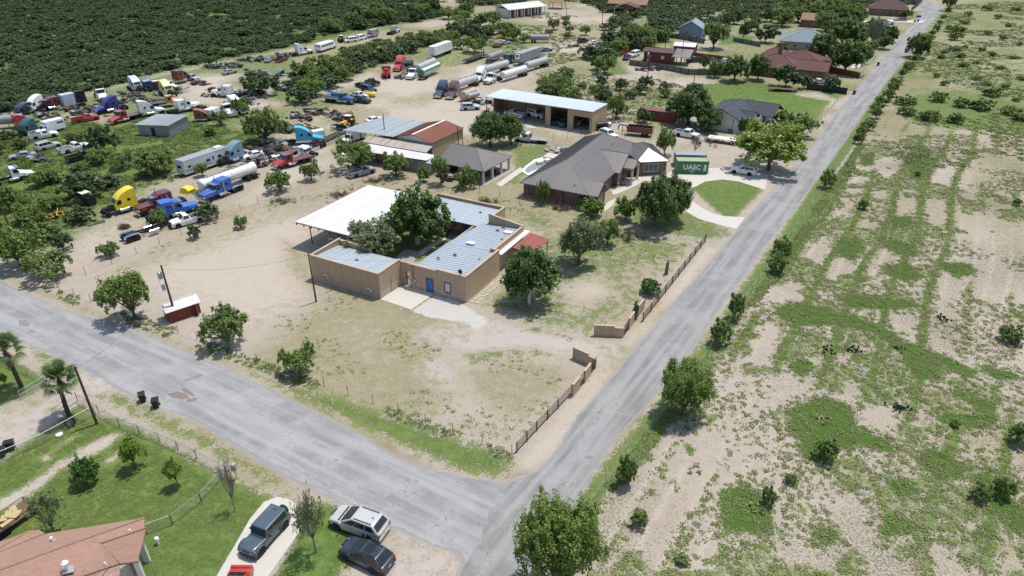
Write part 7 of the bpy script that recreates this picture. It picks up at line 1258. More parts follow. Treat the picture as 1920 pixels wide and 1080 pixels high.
V(SUV, 'suv', (990, 215), (1021, 224), 'white suv parked inside the open bay of the tan shed', 'car', 'white', scale=(1.15, 1.02, 1.05)); V(PICK, 'pickup_truck', (935, 185), (928, 203), 'dusty white pickup in the left bay of the tan shed', 'pickup truck', 'grey'); V(PICKX, 'pickup_truck', (1047, 222), (1040, 238), 'dark blue pickup backing out of the middle bay', 'pickup truck', 'navy'); V(CROSS, 'utility_cart', (1058, 230), (1052, 243), 'small green utility vehicle with a grey roof before the shed', 'utility vehicle', 'dumpgreen', 'grey', scale=(.75, .8, 1)); V(SUV, 'suv', (1090, 226), (1080, 238), 'silver car in the right bay of the tan shed', 'car', 'silver'); V(PICKX, 'pickup_truck', (981, 222), (950, 216), 'white pickup half hidden behind the pair of dense trees', 'pickup truck', 'white'); V(SUV, 'suv', (1126, 252), (1156, 263), 'white suv seen above the grey house roof', 'car', 'white')
V(SEMI_B, 'flatbed_truck', (1018, 268), (974, 264), 'white truck with a grey flat deck beside the track', 'truck', 'white', 'grey', scale=(.86, .92, .72)); V(DUMP, 'dump_trailer', (1219, 256), (1180, 252), 'red gooseneck dump trailer on the grass', 'trailer', 'maroon'); V(PICK, 'pickup_truck', (1268, 253), (1308, 261), 'white service pickup with tool boxes near the leafless tree', 'pickup truck', 'white'); V(FLAT, 'flatbed_trailer', (1395, 272), (1330, 264), 'long flatbed trailer stacked with pale boards', 'trailer', 'galv', 'offwhite'); V(CONTL, 'shipping_container', (1211, 222), (1255, 228), 'maroon container standing among trees', 'container', 'conred', 'conred', scale=(1, 1, .95))
o = empty('water_trailer', at(1127, 243), math.radians(20), 'black tank and rack beside the shed end wall', 'tank trailer'); mb = MB(); mb.lathe([(0, -1.2), (.55, -1.1), (.6, 0), (.55, 1.1), (0, 1.2)], 12, (0, 0, 1.2), 'X'); mb.build('tank', M['plastic_black'], o, smooth=35); mb = MB(); mb.box(-1.6, 1.6, -.8, .8, .4, .55); [mb.box(-1.7 + i*.0, -1.62, -.8 + i*.35, -.72 + i*.35, .5, 1.9) for i in range(5)]; mb.build('rack', M['dark_metal'], o); [add('wheel', WM[(.37, .25)][0], o, (.4, y, .37)) for y in (-.85, .85)]; mb = MB(); mb.lathe([(0, 0), (.6, .02), (.62, .9), (.3, 1.1), (0, 1.12)], 12, (2.2, .4, .4)); mb.build('drum', M['galv'], o, smooth=35)
for x, y, l, m_ in ((949, 213, 'tan pallet of sacks under the tan shed roof', 'tan_steel'), (960, 215, 'red machine stored under the tan shed roof', 'maroon'), (910, 213, 'red drum at the corner of the tan shed', 'red')):
    o = empty('stored_goods', at(x, y), .3, l, 'machine' if 'machine' in l else 'drum' if 'drum' in l else 'pallet'); mb = MB(); r = random.Random(x)
    if 'drum' in l: mb.lathe([(0, 0), (.32, 0), (.33, .45), (.32, .9), (0, .9)], 12); mb.build('drum', M[m_], o)
    else: [mb.cbox((r.uniform(-.6, .6), r.uniform(-.5, .5), .3 + .25*(i//3)), (.9, .6, .28), r.uniform(0, 3)) for i in range(9)]; mb.build('load', M[m_], o); mb = MB(); mb.box(-1.1, 1.1, -.9, .9, 0, .15); mb.build('base', M['wood_plank'], o)
V(SUV, 'suv', (869, 206), (895, 205), 'silver-blue suv in front of the old tan tank', 'car', 'paleblue')
# lorry yard, upper middle
V(SEMI_F, 'semi_truck', (840, 172), (819, 186), 'dark blue sleeper lorry parked left of the brown one', 'lorry', 'darkblue'); V(SEMI_F, 'semi_truck', (862, 173), (840, 189), 'brown sleeper lorry with a silver tank trailer', 'lorry', 'brown'); V(TANK, 'tank_trailer', (892, 160), (847, 174), 'silver tank trailer behind the brown lorry', 'tank trailer', 'tanksilver'); V(TANKO, 'storage_tank', (893, 181), (863, 193), 'old peeling tan tank lying near the silver suv', 'tank', 'tanktan'); V(TANKSM, 'storage_tank', (898, 187), (878, 194), 'small galvanised tank on a frame beside the old tan tank', 'tank', 'tanksilver')
V(SEMI_F, 'semi_truck', (913, 145), (889, 158), 'white sleeper lorry with a long silver tank trailer', 'lorry', 'white'); V(TANK, 'tank_trailer', (952, 130), (907, 143), 'long silver tank trailer behind the white sleeper lorry', 'tank trailer', 'tanksilver'); V(SEMI_D, 'semi_truck', (934, 150), (915, 158), 'white day-cab lorry half hidden behind bushes', 'lorry', 'white'); V(TANK, 'tank_trailer', (984, 141), (942, 154), 'white tank trailer poking out of the bushes behind the shed', 'tank trailer', 'tankwhite'); V(TANK, 'tank_trailer', (1026, 123), (984, 136), 'grey tank trailer beside the big grey box trailer', 'tank trailer', 'tanksilver'); V(REEF, 'box_trailer', (1012, 109), (967, 125), 'big grey box trailer with a cooling unit', 'trailer', 'grey'); V(TANKS, 'tank_trailer', (910, 121), (944, 108), 'dull tan-ended tank trailer behind the green-black lorry', 'tank trailer', 'grey'); V(SEMI_C, 'semi_truck', (944, 122), (964, 116), 'black-green lorry between the dull tank and the grey box trailer', 'lorry', 'teal'); V(HAULER, 'car_hauler', (874, 119), (908, 107), 'long navy car-hauler trailer lying in grass', 'trailer', 'royal')
V(BOXT, 'box_trailer', (846, 97), (806, 112), 'white box trailer in the grass above the tankers', 'trailer', 'white'); V(TANKG, 'tank_trailer', (786, 152), (825, 134), 'green and white tank trailer at the end of the yard', 'tank trailer', 'tankwhite', 'green'); V(TANK, 'tank_trailer', (812, 127), (785, 139), 'grey tank trailer behind the white day-cab lorry', 'tank trailer', 'tanksilver'); V(SEMI_D, 'semi_truck', (785, 140), (768, 150), 'white day-cab lorry hitched to a grey tank', 'lorry', 'white'); V(SEMI_C, 'semi_truck', (773, 128), (762, 137), 'black sleeper lorry right of the crimson one', 'lorry', 'black'); V(FLATN, 'flatbed_trailer', (762, 141), (752, 145), 'low trailer loaded with engines before the black lorry', 'trailer', 'dark_metal', 'dark_metal', scale=(.7, .8, 1)); V(SEMI_F, 'semi_truck', (759, 124), (742, 136), 'crimson sleeper lorry facing the yard', 'lorry', 'crimson'); V(TOW, 'tow_truck', (726, 152), (724, 133), 'red tow truck seen from behind, white roofed', 'tow truck', 'red', 'red')
V(TOW, 'tow_truck', (615, 190), (661, 195), 'blue and silver heavy tow truck at the yard edge', 'tow truck', 'towblue', 'silver'); V(PICKX, 'pickup_truck', (658, 182), (688, 187), 'white pickup between the blue tow truck and the yellow tank', 'pickup truck', 'white'); V(PICKX, 'pickup_truck', (665, 190), (690, 194), 'black pickup next to the blue tow truck', 'pickup truck', 'black'); V(SUV, 'suv', (676, 168), (708, 175), 'dark navy suv, middle of the dark row at the yard edge', 'car', 'navy'); V(PICKX, 'pickup_truck', (712, 163), (685, 155), 'black pickup at the far end of the dark row', 'pickup truck', 'black'); V(SEDAN, 'sedan', (668, 161), (690, 167), 'black sedan squeezed into the dark row behind the navy suv', 'car', 'black')
o = V(TANKSM, 'plastic_tank', (684, 181), (702, 182), 'yellow plastic tank beside the white pickup', 'tank', 'yellow', scale=(.8, 1.3, 1)); o.location.z = -1.1
V(SEMI_F, 'semi_truck', (560, 270), (585, 268), 'turquoise sleeper lorry seen from behind', 'lorry', 'turquoise', skip=('wheel',)); V(RACK, 'car_hauler', (590, 280), (640, 257), 'long black ladder-frame trailer beside the turquoise lorry', 'trailer', 'dark_metal'); V(SEMI_B, 'flatbed_truck', (570, 304), (526, 316), 'red lorry with a red flat deck by the fence', 'truck', 'red', 'maroon'); V(SEMI_FW, 'truck_cab', (566, 290), (580, 292), 'white lorry hood and cab shell beside the red flatbed', 'lorry cab', 'white', skip=('fuel_tank',), scale=(.7, .9, .62)); V(FLATN, 'truck_chassis', (547, 290), (563, 283), 'bright blue bare chassis with tyres behind the red flatbed', 'chassis', 'bluebright', 'dark_metal', scale=(.6, .8, 1)); V(BOXS, 'cab_shell', (592, 262), (603, 260), 'small white cab shell beside the turquoise lorry', 'cab shell', 'white', scale=(.8, .8, .8)); V(HOE, 'backhoe', (668, 228), (634, 246), 'yellow and black backhoe loader with its arm folded up', 'backhoe', 'cat'); V(BOXTR, 'box_truck', (672, 262), (656, 268), 'white delivery van under the open galvanised shed', 'van', 'white'); V(SEDAN, 'sedan', (692, 232), (714, 226), 'white car behind the galvanised shed roof', 'car', 'white')
V(SEMI_W, 'truck_cab', (455, 297), (425, 308), 'faded sky-blue sleeper cab behind the camper trailer', 'lorry cab', 'skyblue', skip=('wheel', 'rim')); V(CAMP, 'camper_trailer', (345, 330), (425, 302), 'long pale camper trailer with a grey roof', 'camper trailer', 'camper', 'grey'); V(TANK, 'tank_trailer', (475, 333), (385, 366), 'white ribbed tank trailer behind the blue long-nosed lorry', 'tank trailer', 'tankwhite', scale=(1.05, 1, 1)); V(SEMI_CF, 'semi_truck', (442, 357), (392, 376), 'bright blue long-nosed lorry beside the white tank', 'lorry', 'blue'); V(FLATN, 'flatbed_trailer', (440, 325), (405, 338), 'dark red low trailer between camper and white tank', 'trailer', 'maroon', 'maroon')
V(SEMI_W, 'semi_truck', (262, 388), (213, 402), 'yellow sleeper lorry with its engine bare', 'lorry', 'yellow'); V(SEMI_C, 'semi_truck', (340, 382), (272, 402), 'maroon long-nosed lorry with chrome stacks', 'lorry', 'maroon'); V(SEMI_C, 'semi_truck', (296, 414), (350, 400), 'blue long-nosed lorry seen from behind next to the maroon one', 'lorry', 'bluebright'); V(PICKX, 'pickup_truck', (372, 414), (335, 424), 'white pickup with a torn hood behind the wire fence', 'pickup truck', 'white'); o = V(semi_kit('day', 'short', fenders=True), 'truck_chassis', (258, 446), (300, 432), 'bare blue lorry chassis with chrome mudguards', 'chassis', 'blue', skip=('cab', 'hood', 'windscreen', 'side_window', 'exhaust_stack', 'wing_mirror', 'sun_visor', 'front_fender', 'grille', 'bumper', 'headlight'))
V(TRAC, 'tractor', (171, 383), (145, 391), 'small black tractor with a white roof in the weeds', 'tractor', 'black'); V(PLOW, 'farm_implement', (88, 412), (128, 402), 'yellow disc harrow lying in the weeds', 'farm implement', 'cat'); mb = MB(); mb.prof([(-.9, 0), (.9, .0), (1.0, .55), (.6, .95), (-.5, 1.05), (-.9, .6)], .95, .7); o = mb.build('truck_hood', M['yellow'], None, loc=at(352, 360), rz=-.4); tag(o, 'loose yellow lorry hood on the ground by the camper', 'lorry hood')
# derelict rows on the left
V(TANK, 'tank_trailer', (-45, 246), (35, 238), 'dull grey tank trailer cut by the left edge', 'tank trailer', 'grey'); V(SEMI_NC, 'truck_cab', (30, 243), (62, 236), 'red rounded lorry sleeper behind the dark green one', 'lorry cab', 'red', skip=('hood', 'wheel', 'rim', 'grille', 'bumper', 'headlight', 'front_fender'), scale=(.9, 1, .85)); V(SEMI_NC, 'truck_cab', (70, 246), (40, 256), 'dark green rounded lorry cab beside the white box ambulance', 'lorry cab', 'teal', skip=('hood', 'grille', 'bumper', 'headlight', 'front_fender'), scale=(.95, 1, .85)); V(BOXTR, 'box_truck', (118, 243), (75, 254), 'white box ambulance in the weeds', 'box truck', 'white'); V(PICKX, 'pickup_truck', (60, 262), (107, 255), 'white pickup in front of the box ambulance', 'pickup truck', 'white')
V(SEDAN, 'sedan', (64, 294), (22, 300), 'grey sedan sunk in weeds at the left', 'car', 'grey'); V(SUV, 'suv', (76, 283), (107, 275), 'dusty silver suv with a brown roof in the weeds', 'car', 'silver', 'brown'); V(PICKX, 'pickup_truck', (112, 290), (168, 276), 'white crew pickup with an open bed in the weeds', 'pickup truck', 'white', scale=(1.1, 1, 1)); V(PICKX, 'pickup_truck', (134, 304), (174, 294), 'black pickup in the weeds below the white crew pickup', 'pickup truck', 'black'); V(SEMI_D, 'semi_truck', (5, 345), (36, 338), 'white lorry half buried in brush at the left edge', 'lorry', 'white'); V(PICKX, 'pickup_truck', (143, 231), (180, 224), 'red pickup between the derelict rows', 'pickup truck', 'red', scale=(1.05, 1, 1)); V(SEMI_B, 'flatbed_truck', (255, 222), (218, 232), 'red flatbed truck left of the tin shed', 'truck', 'red', 'maroon')
V(SEMI_NC, 'truck_cab', (55, 210), (34, 216), 'navy lorry cab at the end of the woods row', 'lorry cab', 'darkblue', skip=('hood', 'wheel', 'rim'), scale=(.9, .95, .65)); V(SEMI_W, 'semi_truck', (83, 205), (58, 212), 'pale lorry with no hood, second in the woods row', 'lorry', 'white', skip=('fifth_wheel',)); V(SEMI_FW, 'truck_cab', (110, 203), (90, 207), 'red sleeper cab between two white ones', 'lorry cab', 'maroon'); V(BOXS, 'truck_sleeper', (143, 199), (120, 204), 'square white sleeper box right of the red cab', 'sleeper box', 'paleblue', scale=(1, 1, 1.35)); V(SEMI_NC, 'truck_cab', (158, 200), (148, 193), 'black lorry cab with a burnt open back', 'lorry cab', 'black', skip=('hood',), scale=(1, 1.1, 1)); V(SEMI_D, 'semi_truck', (186, 181), (196, 190), 'white day-cab lorry facing out of the woods row', 'lorry', 'white'); V(SEMI_F, 'semi_truck', (235, 204), (183, 215), 'royal blue sleeper lorry in the derelict row', 'lorry', 'royal')
V(SEMI_W, 'semi_truck', (246, 166), (268, 174), 'pale blue sleeper lorry with a curved roof near the woods', 'lorry', 'paleblue'); V(SEMI_FW, 'truck_cab', (270, 166), (284, 170), 'dark blue sleeper cab between the pale and the brown one', 'lorry cab', 'towblue', scale=(.9, 1, .9)); V(SEMI_FW, 'truck_cab', (288, 164), (298, 168), 'dark brown wrecked cab in the woods row', 'lorry cab', 'brown', scale=(.8, 1, .75)); V(SEMI_W, 'semi_truck', (304, 174), (325, 182), 'cream yellow sleeper lorry facing the dirt loop', 'lorry', 'cream'); V(SEMI_D, 'truck_cab', (308, 165), (325, 167), 'small white stripped lorry behind the cream yellow one', 'lorry', 'white', scale=(.7, .85, .75)); V(SEMI_FW, 'truck_cab', (330, 158), (348, 153), 'deep red sleeper cab with a dark open roof', 'lorry cab', 'maroon', scale=(1, 1.1, 1.2)); V(PICKX, 'pickup_truck', (352, 149), (369, 152), 'pale old pickup right of the deep red cab', 'pickup truck', 'silver'); V(STAKE, 'stake_truck', (287, 203), (335, 197), 'stake truck with an orange-yellow cab loaded with scrap', 'truck', 'orange'); V(SEMI_C, 'semi_truck', (325, 214), (363, 205), 'white lorry tractor behind the tin shed', 'lorry', 'white'); V(SEMI_F, 'semi_truck', (260, 220), (295, 214), 'white tall sleeper lorry left of the tin shed roof', 'lorry', 'white'); V(SEMI_C, 'semi_truck', (447, 183), (406, 180), 'white sleeper lorry with a bare chassis on the dirt loop', 'lorry', 'white')
V(SEMI_NC, 'truck_cab', (372, 227), (390, 226), 'rust-brown lorry shell facing the tin shed', 'lorry cab', 'rustpaint', skip=('windscreen', 'hood', 'wheel', 'rim', 'headlight', 'grille', 'bumper', 'front_fender'), scale=(.9, 1, .75)); V(BOXS, 'truck_sleeper', (393, 226), (408, 220), 'white sleeper box beside the rust-brown shell', 'sleeper box', 'white'); V(SEMI_D, 'semi_truck', (415, 210), (436, 219), 'white day-cab lorry right of the white sleeper box', 'lorry', 'white'); V(SEMI_F, 'semi_truck', (432, 205), (456, 213), 'tall white lorry with its nose in the bushes', 'lorry', 'white'); V(SEDAN, 'car_wreck', (420, 141), (441, 136), 'stripped grey car wreck near the woods edge', 'car', 'grey'); V(SEDAN, 'sedan', (485, 294), (467, 298), 'white car shell behind the sky-blue cab', 'car', 'white')
V(SEMI_F, 'semi_truck', (553, 105), (578, 101), 'white lorry seen from behind beside the bus', 'lorry', 'white'); V(BUS, 'bus', (591, 101), (631, 88), 'white school bus with dark windows under the trees', 'bus', 'white'); V(TRAC, 'loader', (635, 80), (652, 78), 'orange machine behind the white bus', 'machine', 'orange'); V(VAN, 'van', (666, 78), (650, 80), 'white van right of the orange machine', 'van', 'white'); V(VAN, 'van', (672, 76), (684, 73), 'white minivan in the far row', 'van', 'white'); V(BOXTR, 'box_truck', (704, 68), (692, 71), 'grey box truck in the far row', 'box truck', 'grey'); V(SEMI_D, 'semi_truck', (730, 66), (745, 60), 'white lorry at the end of the far row', 'lorry', 'white'); V(SEMI_D, 'truck_cab', (545, 140), (525, 142), 'dark green pickup-nosed wreck in the brush', 'lorry cab', 'teal', scale=(.8, .9, .6)); V(SEDAN, 'car_wreck', (519, 168), (539, 170), 'dark stripped car wreck by the track', 'car', 'dark' if False else 'grey'); V(SEDAN, 'car_wreck', (478, 178), (486, 176), 'dark car wreck left of the track', 'car', 'black'); V(PICKX, 'pickup_truck', (520, 118), (535, 112), 'maroon and white derelict pickup at the woods edge', 'pickup truck', 'maroon'); V(SEDAN, 'car_wreck', (498, 120), (510, 112), 'dark derelict car left of the maroon pickup', 'car', 'grey')
V(SEDAN, 'car_wreck', (1012, 97), (1036, 95), 'teal and white derelict car above the grey box trailer', 'car', 'skyblue'); V(SUV, 'car_wreck', (1082, 82), (1104, 77), 'black wrecked suv in the sandy clearing', 'car', 'black'); V(SEDAN, 'car_wreck', (922, 92), (944, 84), 'red crumpled car in the scrub', 'car', 'maroon'); V(SEDAN, 'car_wreck', (936, 84), (956, 82), 'silver crumpled car behind the red one', 'car', 'silver'); V(SEDAN, 'car_wreck', (1105, 84), (1122, 82), 'white car wreck at the edge of the thicket', 'car', 'white'); o = V(TANKS, 'tank_trailer', (995, 80), (1030, 80), 'grey hopper trailer with a white lattice frame', 'trailer', 'grey', scale=(.8, 1, 1)); mb = MB(); [mb.path([(3, y, 2.6), (5.5, y, .3), (3.2, y, .4), (4.2, y, 1.6)], .09, 4) for y in (-.9, .9)]; mb.tube((5.5, -.9, .3), (5.5, .9, .3), .09); mb.tube((4.2, -.9, 1.6), (4.2, .9, 1.6), .09); mb.build('lattice_frame', M['white_paint'], o)
V(VAN, 'van', (1195, 104), (1183, 108), 'white van inside the red fence', 'van', 'white'); V(SUV, 'off_road_car', (1177, 110), (1171, 114), 'black open off-road car left of the white van', 'car', 'black', scale=(.8, .9, .9)); V(PICKX, 'pickup_truck', (1315, 116), (1288, 117), 'black pickup before the red and grey fence', 'pickup truck', 'black'); V(SUV, 'suv', (1522, 149), (1544, 149), 'maroon suv at the maroon-roofed house', 'car', 'maroon'); V(SEDAN, 'sedan', (1525, 156), (1548, 157), 'silver car behind the small tree by the black fence', 'car', 'silver'); V(FLATN, 'flatbed_trailer', (1447, 170), (1488, 172), 'black trailer loaded with brush on the far lawn', 'trailer', 'dark_metal', 'wood_plank'); V(SEDAN, 'sedan', (1722, 36), (1724, 27), 'small blue car parked by the far road', 'car', 'blue'); V(BOXTR, 'dump_truck', (1660, 47), (1675, 57), 'white truck among bushes near the far road', 'truck', 'white'); V(SEDAN, 'sedan', (1656, 28), (1674, 29), 'dark red car before the far brown-roofed house', 'car', 'maroon'); V(VAN, 'boat', (1360, 118), (1370, 117), 'white covered boat behind the trees at the red fence', 'boat', 'white', skip=('windscreen', 'side_window', 'rear_window', 'wheel', 'rim'), scale=(.8, .9, .8)); V(PICK, 'pickup_truck', (1574, 122), (1588, 116), 'white car glimpsed under trees by the wooden fence', 'car', 'white', scale=(.8, .9, .8))
for a_ in [(595, 211, 7, 44, 'long heap of stripped truck frames below the tow truck'), (628, 218, 5, 26, 'black heap of metal left of the backhoe'), (640, 225, 4, 24, 'mixed scrap with a pale cabinet beside the backhoe'), (545, 245, 8, 48, 'wide spread of scrap behind the turquoise lorry'), (575, 244, 5, 30, 'scrap with white panels right of the wide spread'), (500, 272, 6, 30, 'dark heap of parts under the shading tree'), (506, 296, 5, 28, 'heap of pale car panels left of the red flatbed'), (478, 310, 4, 20, 'upright grey panels beside the sky-blue cab'), (528, 282, 5, 28, 'dark engines heaped behind the chassis'), (72, 300, 4, 22, 'rusty engine parts beside the grey sedan'), (178, 207, 6, 30, 'axles and wheels beside the royal blue lorry'), (128, 206, 5, 24, 'axles lying before the square sleeper box'), (80, 218, 6, 24, 'flat scrap right of the navy cab'), (252, 180, 5, 26, 'black scrap heap behind the stake truck'), (300, 178, 4, 20, 'white and dark parts left of the cream yellow lorry'), (465, 176, 8, 40, 'bare frames and axles right of the dirt loop'), (395, 181, 4, 14, 'flat pale wreck panels on the dirt loop'), (435, 125, 9, 46, 'long dark scrap row along the woods'), (470, 115, 7, 36, 'dark scrap row further along the woods'), (400, 128, 5, 24, 'reddish scrap pile near the woods'), (500, 112, 6, 30, 'scrap heap left of the white lorry by the bus'), (540, 106, 6, 26, 'low flat scrap behind the white lorry by the bus'), (905, 193, 5, 26, 'metal frames and a lattice near the tan shed corner'), (575, 225, 3, 14, 'small rusty parts beside the long frames'), (750, 147, 3, 14, 'engine parts on the ground by the crimson lorry'), (1075, 88, 3, 12, 'small red dumped machine in the clearing'), (1215, 132, 5, 26, 'clutter on the porch side of the cabin'), (1310, 76, 6, 24, 'dark clutter along the far fence'), (580, 322, 2.5, 10, 'crushed white can and parts on the sand'), (650, 290, 3, 12, 'odd parts under the tree by the workshop'), (840, 335, 4, 18, 'pale clutter under the trees beside the pavilion')]:
    scrap_pile(*a_)
for i_, (x, y, w, t_) in enumerate([(330, 172, 5, 'below the deep red cab'), (375, 158, 5, 'behind the pale old pickup'), (210, 193, 6, 'behind the royal blue lorry'), (150, 214, 5, 'left of the red pickup'), (100, 226, 5, 'behind the white box ambulance'), (455, 194, 6, 'right of the white lorry on the loop'), (485, 140, 7, 'under the mesquites right of the loop'), (560, 220, 6, 'left of the long frame heap'), (530, 306, 4, 'behind the red flatbed nose'), (490, 288, 5, 'left of the bright blue chassis'), (365, 203, 4, 'behind the rust-brown shell'), (410, 172, 4, 'above the white lorry on the loop'), (640, 240, 4, 'before the backhoe bucket'), (265, 190, 5, 'between stake truck and blue lorry')]):
    scrap_pile(x, y, w, 26, ['jumble of dark axles and sheet metal ', 'heap of stripped parts ', 'low spread of scrap and tyres '][i_ % 3] + t_)
# ------------------------------------------------------------ trees and bushes
T('oak', 783, 457, 142, 104, 'large dark oak in the courtyard with its trunk painted white at the foot', trunk_mat='bark_white', v=0)
T('ash', 701, 484, 130, 80, 'grey-green spreading tree in the courtyard behind the left wing')
T('lollipop', 992, 568, 122, 100, 'dense round dark tree with white trunk beside the right wing of the compound', trunk_mat='bark_white', v=0)
T('ash', 1085, 497, 104, 92, 'soft rounded tree standing alone in the side yard beside the red lean-to')
T('mesquite', 1138, 458, 62, 52, 'tree half hidden behind the soft rounded side-yard tree')
T('oak', 1226, 428, 92, 90, 'left of two joined trees in the lawn before the curved concrete drive', v=1); T('oak', 1253, 411, 96, 82, 'right of two joined trees in the lawn before the curved concrete drive', v=2)
T('bush', 1172, 412, 62, 52, 'bright green tall shrub left of the two joined lawn trees'); T('bush', 1112, 404, 66, 42, 'shrub against the gable end of the brick house'); T('mesquite', 1019, 383, 34, 46, 'small tree against the long side wall of the brick house')
T('citrus', 1093, 392, 32, 26, 'low dark bush below the side wall of the brick house')
T('bright', 1440, 318, 166, 90, 'yellow-green spreading tree where the sandy lane meets the main road', v=0); T('mesquite', 1500, 256, 66, 46, 'dark tree behind the yellow-green roadside tree'); T('bush', 1462, 236, 50, 34, 'bush at the corner of the charcoal-roofed house')
T('citrus', 1392, 252, 30, 34, 'conical dark shrub at the corner of the charcoal-roofed house')
T('mesquite', 1245, 292, 46, 54, 'small round tree behind the white-roofed garage'); T('dead', 1303, 290, 34, 36, 'small leafless tree on the sand heap by the flatbed trailer')
T('lollipop', 919, 274, 80, 60, 'dense dark tree before the tan shed, left of its pair'); T('lollipop', 958, 271, 62, 54, 'dense dark tree before the tan shed, right of its pair')
T('mesquite', 252, 597, 106, 96, 'leafy mesquite inside the fence beside the leaning pole'); T('mesquite', 430, 646, 98, 82, 'rounded mesquite right of the small red hut'); T('mesquite', 562, 700, 80, 60, 'small umbrella-shaped mesquite by the wire fence')
T('near', 1042, 1112, 166, 172, 'big light green tree at the bottom edge over the main road', v=0); T('near', 1278, 778, 108, 112, 'ragged two-lobed tree leaning over the road bend below the gate', v=1)
T('bush', 1346, 645, 56, 56, 'bush at the right road edge opposite the tan walls, lower of the two'); T('bush', 1376, 598, 46, 58, 'taller bush at the right road edge opposite the cypress'); T('bush', 1174, 908, 56, 66, 'dark roadside bush beside the thin wire fence'); T('bush', 1465, 477, 40, 38, 'low bush on the verge opposite the concrete drive'); T('bush', 1456, 512, 44, 42, 'leafy bush on the verge just above the bare dirt entrance'); T('bush', 1548, 352, 32, 40, 'isolated bush on the verge above the curved drive mouth')
T('citrus', 168, 907, 54, 56, 'dense dark green round shrub on the front lawn'); T('young', 255, 878, 62, 66, 'light green leafy tree on the front lawn, middle of three'); T('young', 334, 912, 46, 58, 'thin young tree on the front lawn near the chain-link corner'); T('sparse', 104, 1003, 86, 96, 'feathery sparse tree behind the terracotta roof')
T('dead', 441, 958, 46, 92, 'bare grey tree beside the chain-link corner post'); T('halfdead', 593, 1036, 80, 108, 'nearly leafless tree on the lawn between drive and parked cars')
T('young', 10, 722, 22, 26, 'small young tree on the lawn below the left palm'); T('bush', 195, 556, 42, 24, 'greyish low shrub at the left corner of the wire fence')
T('citrus', 1218, 550, 46, 30, 'round spiky yucca clump in the side yard', cat='yucca', name='yucca')
G_ = 'bushes along the back fence of the compound'
for i, (x, y, w, h, l) in enumerate([(670, 318, 88, 58, 'wide tree by the corner where the dark pickup stands'), (743, 330, 62, 48, 'round tree behind the compound beside the patchwork roof'), (827, 346, 44, 56, 'upright tree at the left end of the pavilion'), (874, 352, 52, 48, 'rounded bushy tree in front of the pavilion'), (795, 340, 36, 34, 'small bush behind the compound between two larger trees')]): T('mesquite' if i < 3 else 'bush', x, y, w, h, l, v=i % 4)
for i, (x, y, w, h, l) in enumerate([(195, 292, 74, 66, 'round-headed tree among the derelict cars by the grey shed'), (95, 522, 92, 58, 'thick bushy tree at the left corner of the compound fence'), (40, 500, 118, 90, 'large dark mesquite clump by the side road at the left edge'), (155, 372, 96, 58, 'wide low mesquite behind the small tractor'), (292, 328, 92, 50, 'wide mesquite clump between the pickups and the camper'), (500, 265, 92, 66, 'tree shading the scrap heaps behind the turquoise lorry'), (490, 178, 84, 48, 'mesquite beside the track above the scrap yard'), (525, 358, 58, 42, 'bushy mesquite on the fence below the red lorry'), (584, 338, 42, 38, 'small mesquite next to the red flatbed lorry'), (393, 412, 56, 38, 'bush below the blue lorry by the wire fence'), (208, 480, 46, 30, 'low shrub on the fence near the lorry chassis'), (452, 428, 34, 24, 'low shrub alone on the sand inside the fence'), (366, 447, 34, 28, 'thin scrubby bush inside the fence by the blue lorries'), (300, 425, 40, 36, 'small bush before the hood of the white pickup'), (380, 330, 30, 26, 'bush at the foot of the camper trailer'), (120, 470, 50, 40, 'grey-green bush behind the fence corner'), (20, 395, 60, 50, 'mesquite at the left edge above the utility pole'), (75, 350, 50, 30, 'low brush beside the half-buried white lorry'), (205, 350, 60, 28, 'low mesquite right of the tractor'), (415, 235, 40, 28, 'bush behind the grey shed by the rails'), (455, 215, 44, 34, 'mesquite beside the white lorries behind the grey shed')]):
    T('mesquite' if i % 3 else 'brush', x, y, w, h, l)
for i, (x, y, w, h, l) in enumerate([(1290, 234, 100, 66, 'broad dark tree between the maroon container and the charcoal-roofed house'), (1325, 246, 64, 46, 'dark tree beside the wall of the pale charcoal-roofed house'), (1155, 224, 46, 50, 'upright tree at the right end of the tan shed'), (1207, 230, 40, 30, 'bush left of the maroon container'), (1376, 152, 62, 44, 'large tree at the left corner of the maroon-roofed house'), (1340, 145, 40, 32, 'tree along the dark board fence'), (1338, 92, 62, 50, 'tree in the back yard behind the red fence'), (1393, 74, 26, 36, 'slim round-headed tree on the far lawn'), (1434, 80, 56, 34, 'dense tree left of the blue-grey roof'), (1462, 108, 34, 30, 'tree against the maroon-roofed house'), (1540, 118, 74, 54, 'largest tree before the maroon-roofed house'), (1583, 138, 78, 58, 'dark tree over the wooden fence by the road'), (1585, 88, 84, 50, 'wide tree behind the wooden fence by the road'), (1558, 172, 40, 34, 'small tree beside the black board fence'), (1508, 166, 32, 26, 'small tree in front of the orange brick wall'), (1472, 164, 70, 44, 'bushy tree before the maroon-roofed house wall'), (1420, 150, 48, 44, 'round tree at the end of the dark fence'), (1320, 130, 28, 28, 'small tree by the dark board fence')]):
    T('oak' if i in (0, 1, 4, 10, 11, 12, 16) else 'mesquite' if i in (2, 5, 6) else 'brush', x, y, w, h, l)
T('dead', 1636, 95, 54, 56, 'large leafless grey tree by the main road beyond the fence'); T('oak', 1718, 108, 54, 42, 'shady roadside tree on the far right verge, trunk at the asphalt'); T('mesquite', 1777, 20, 30, 28, 'tree at the far end of the road')
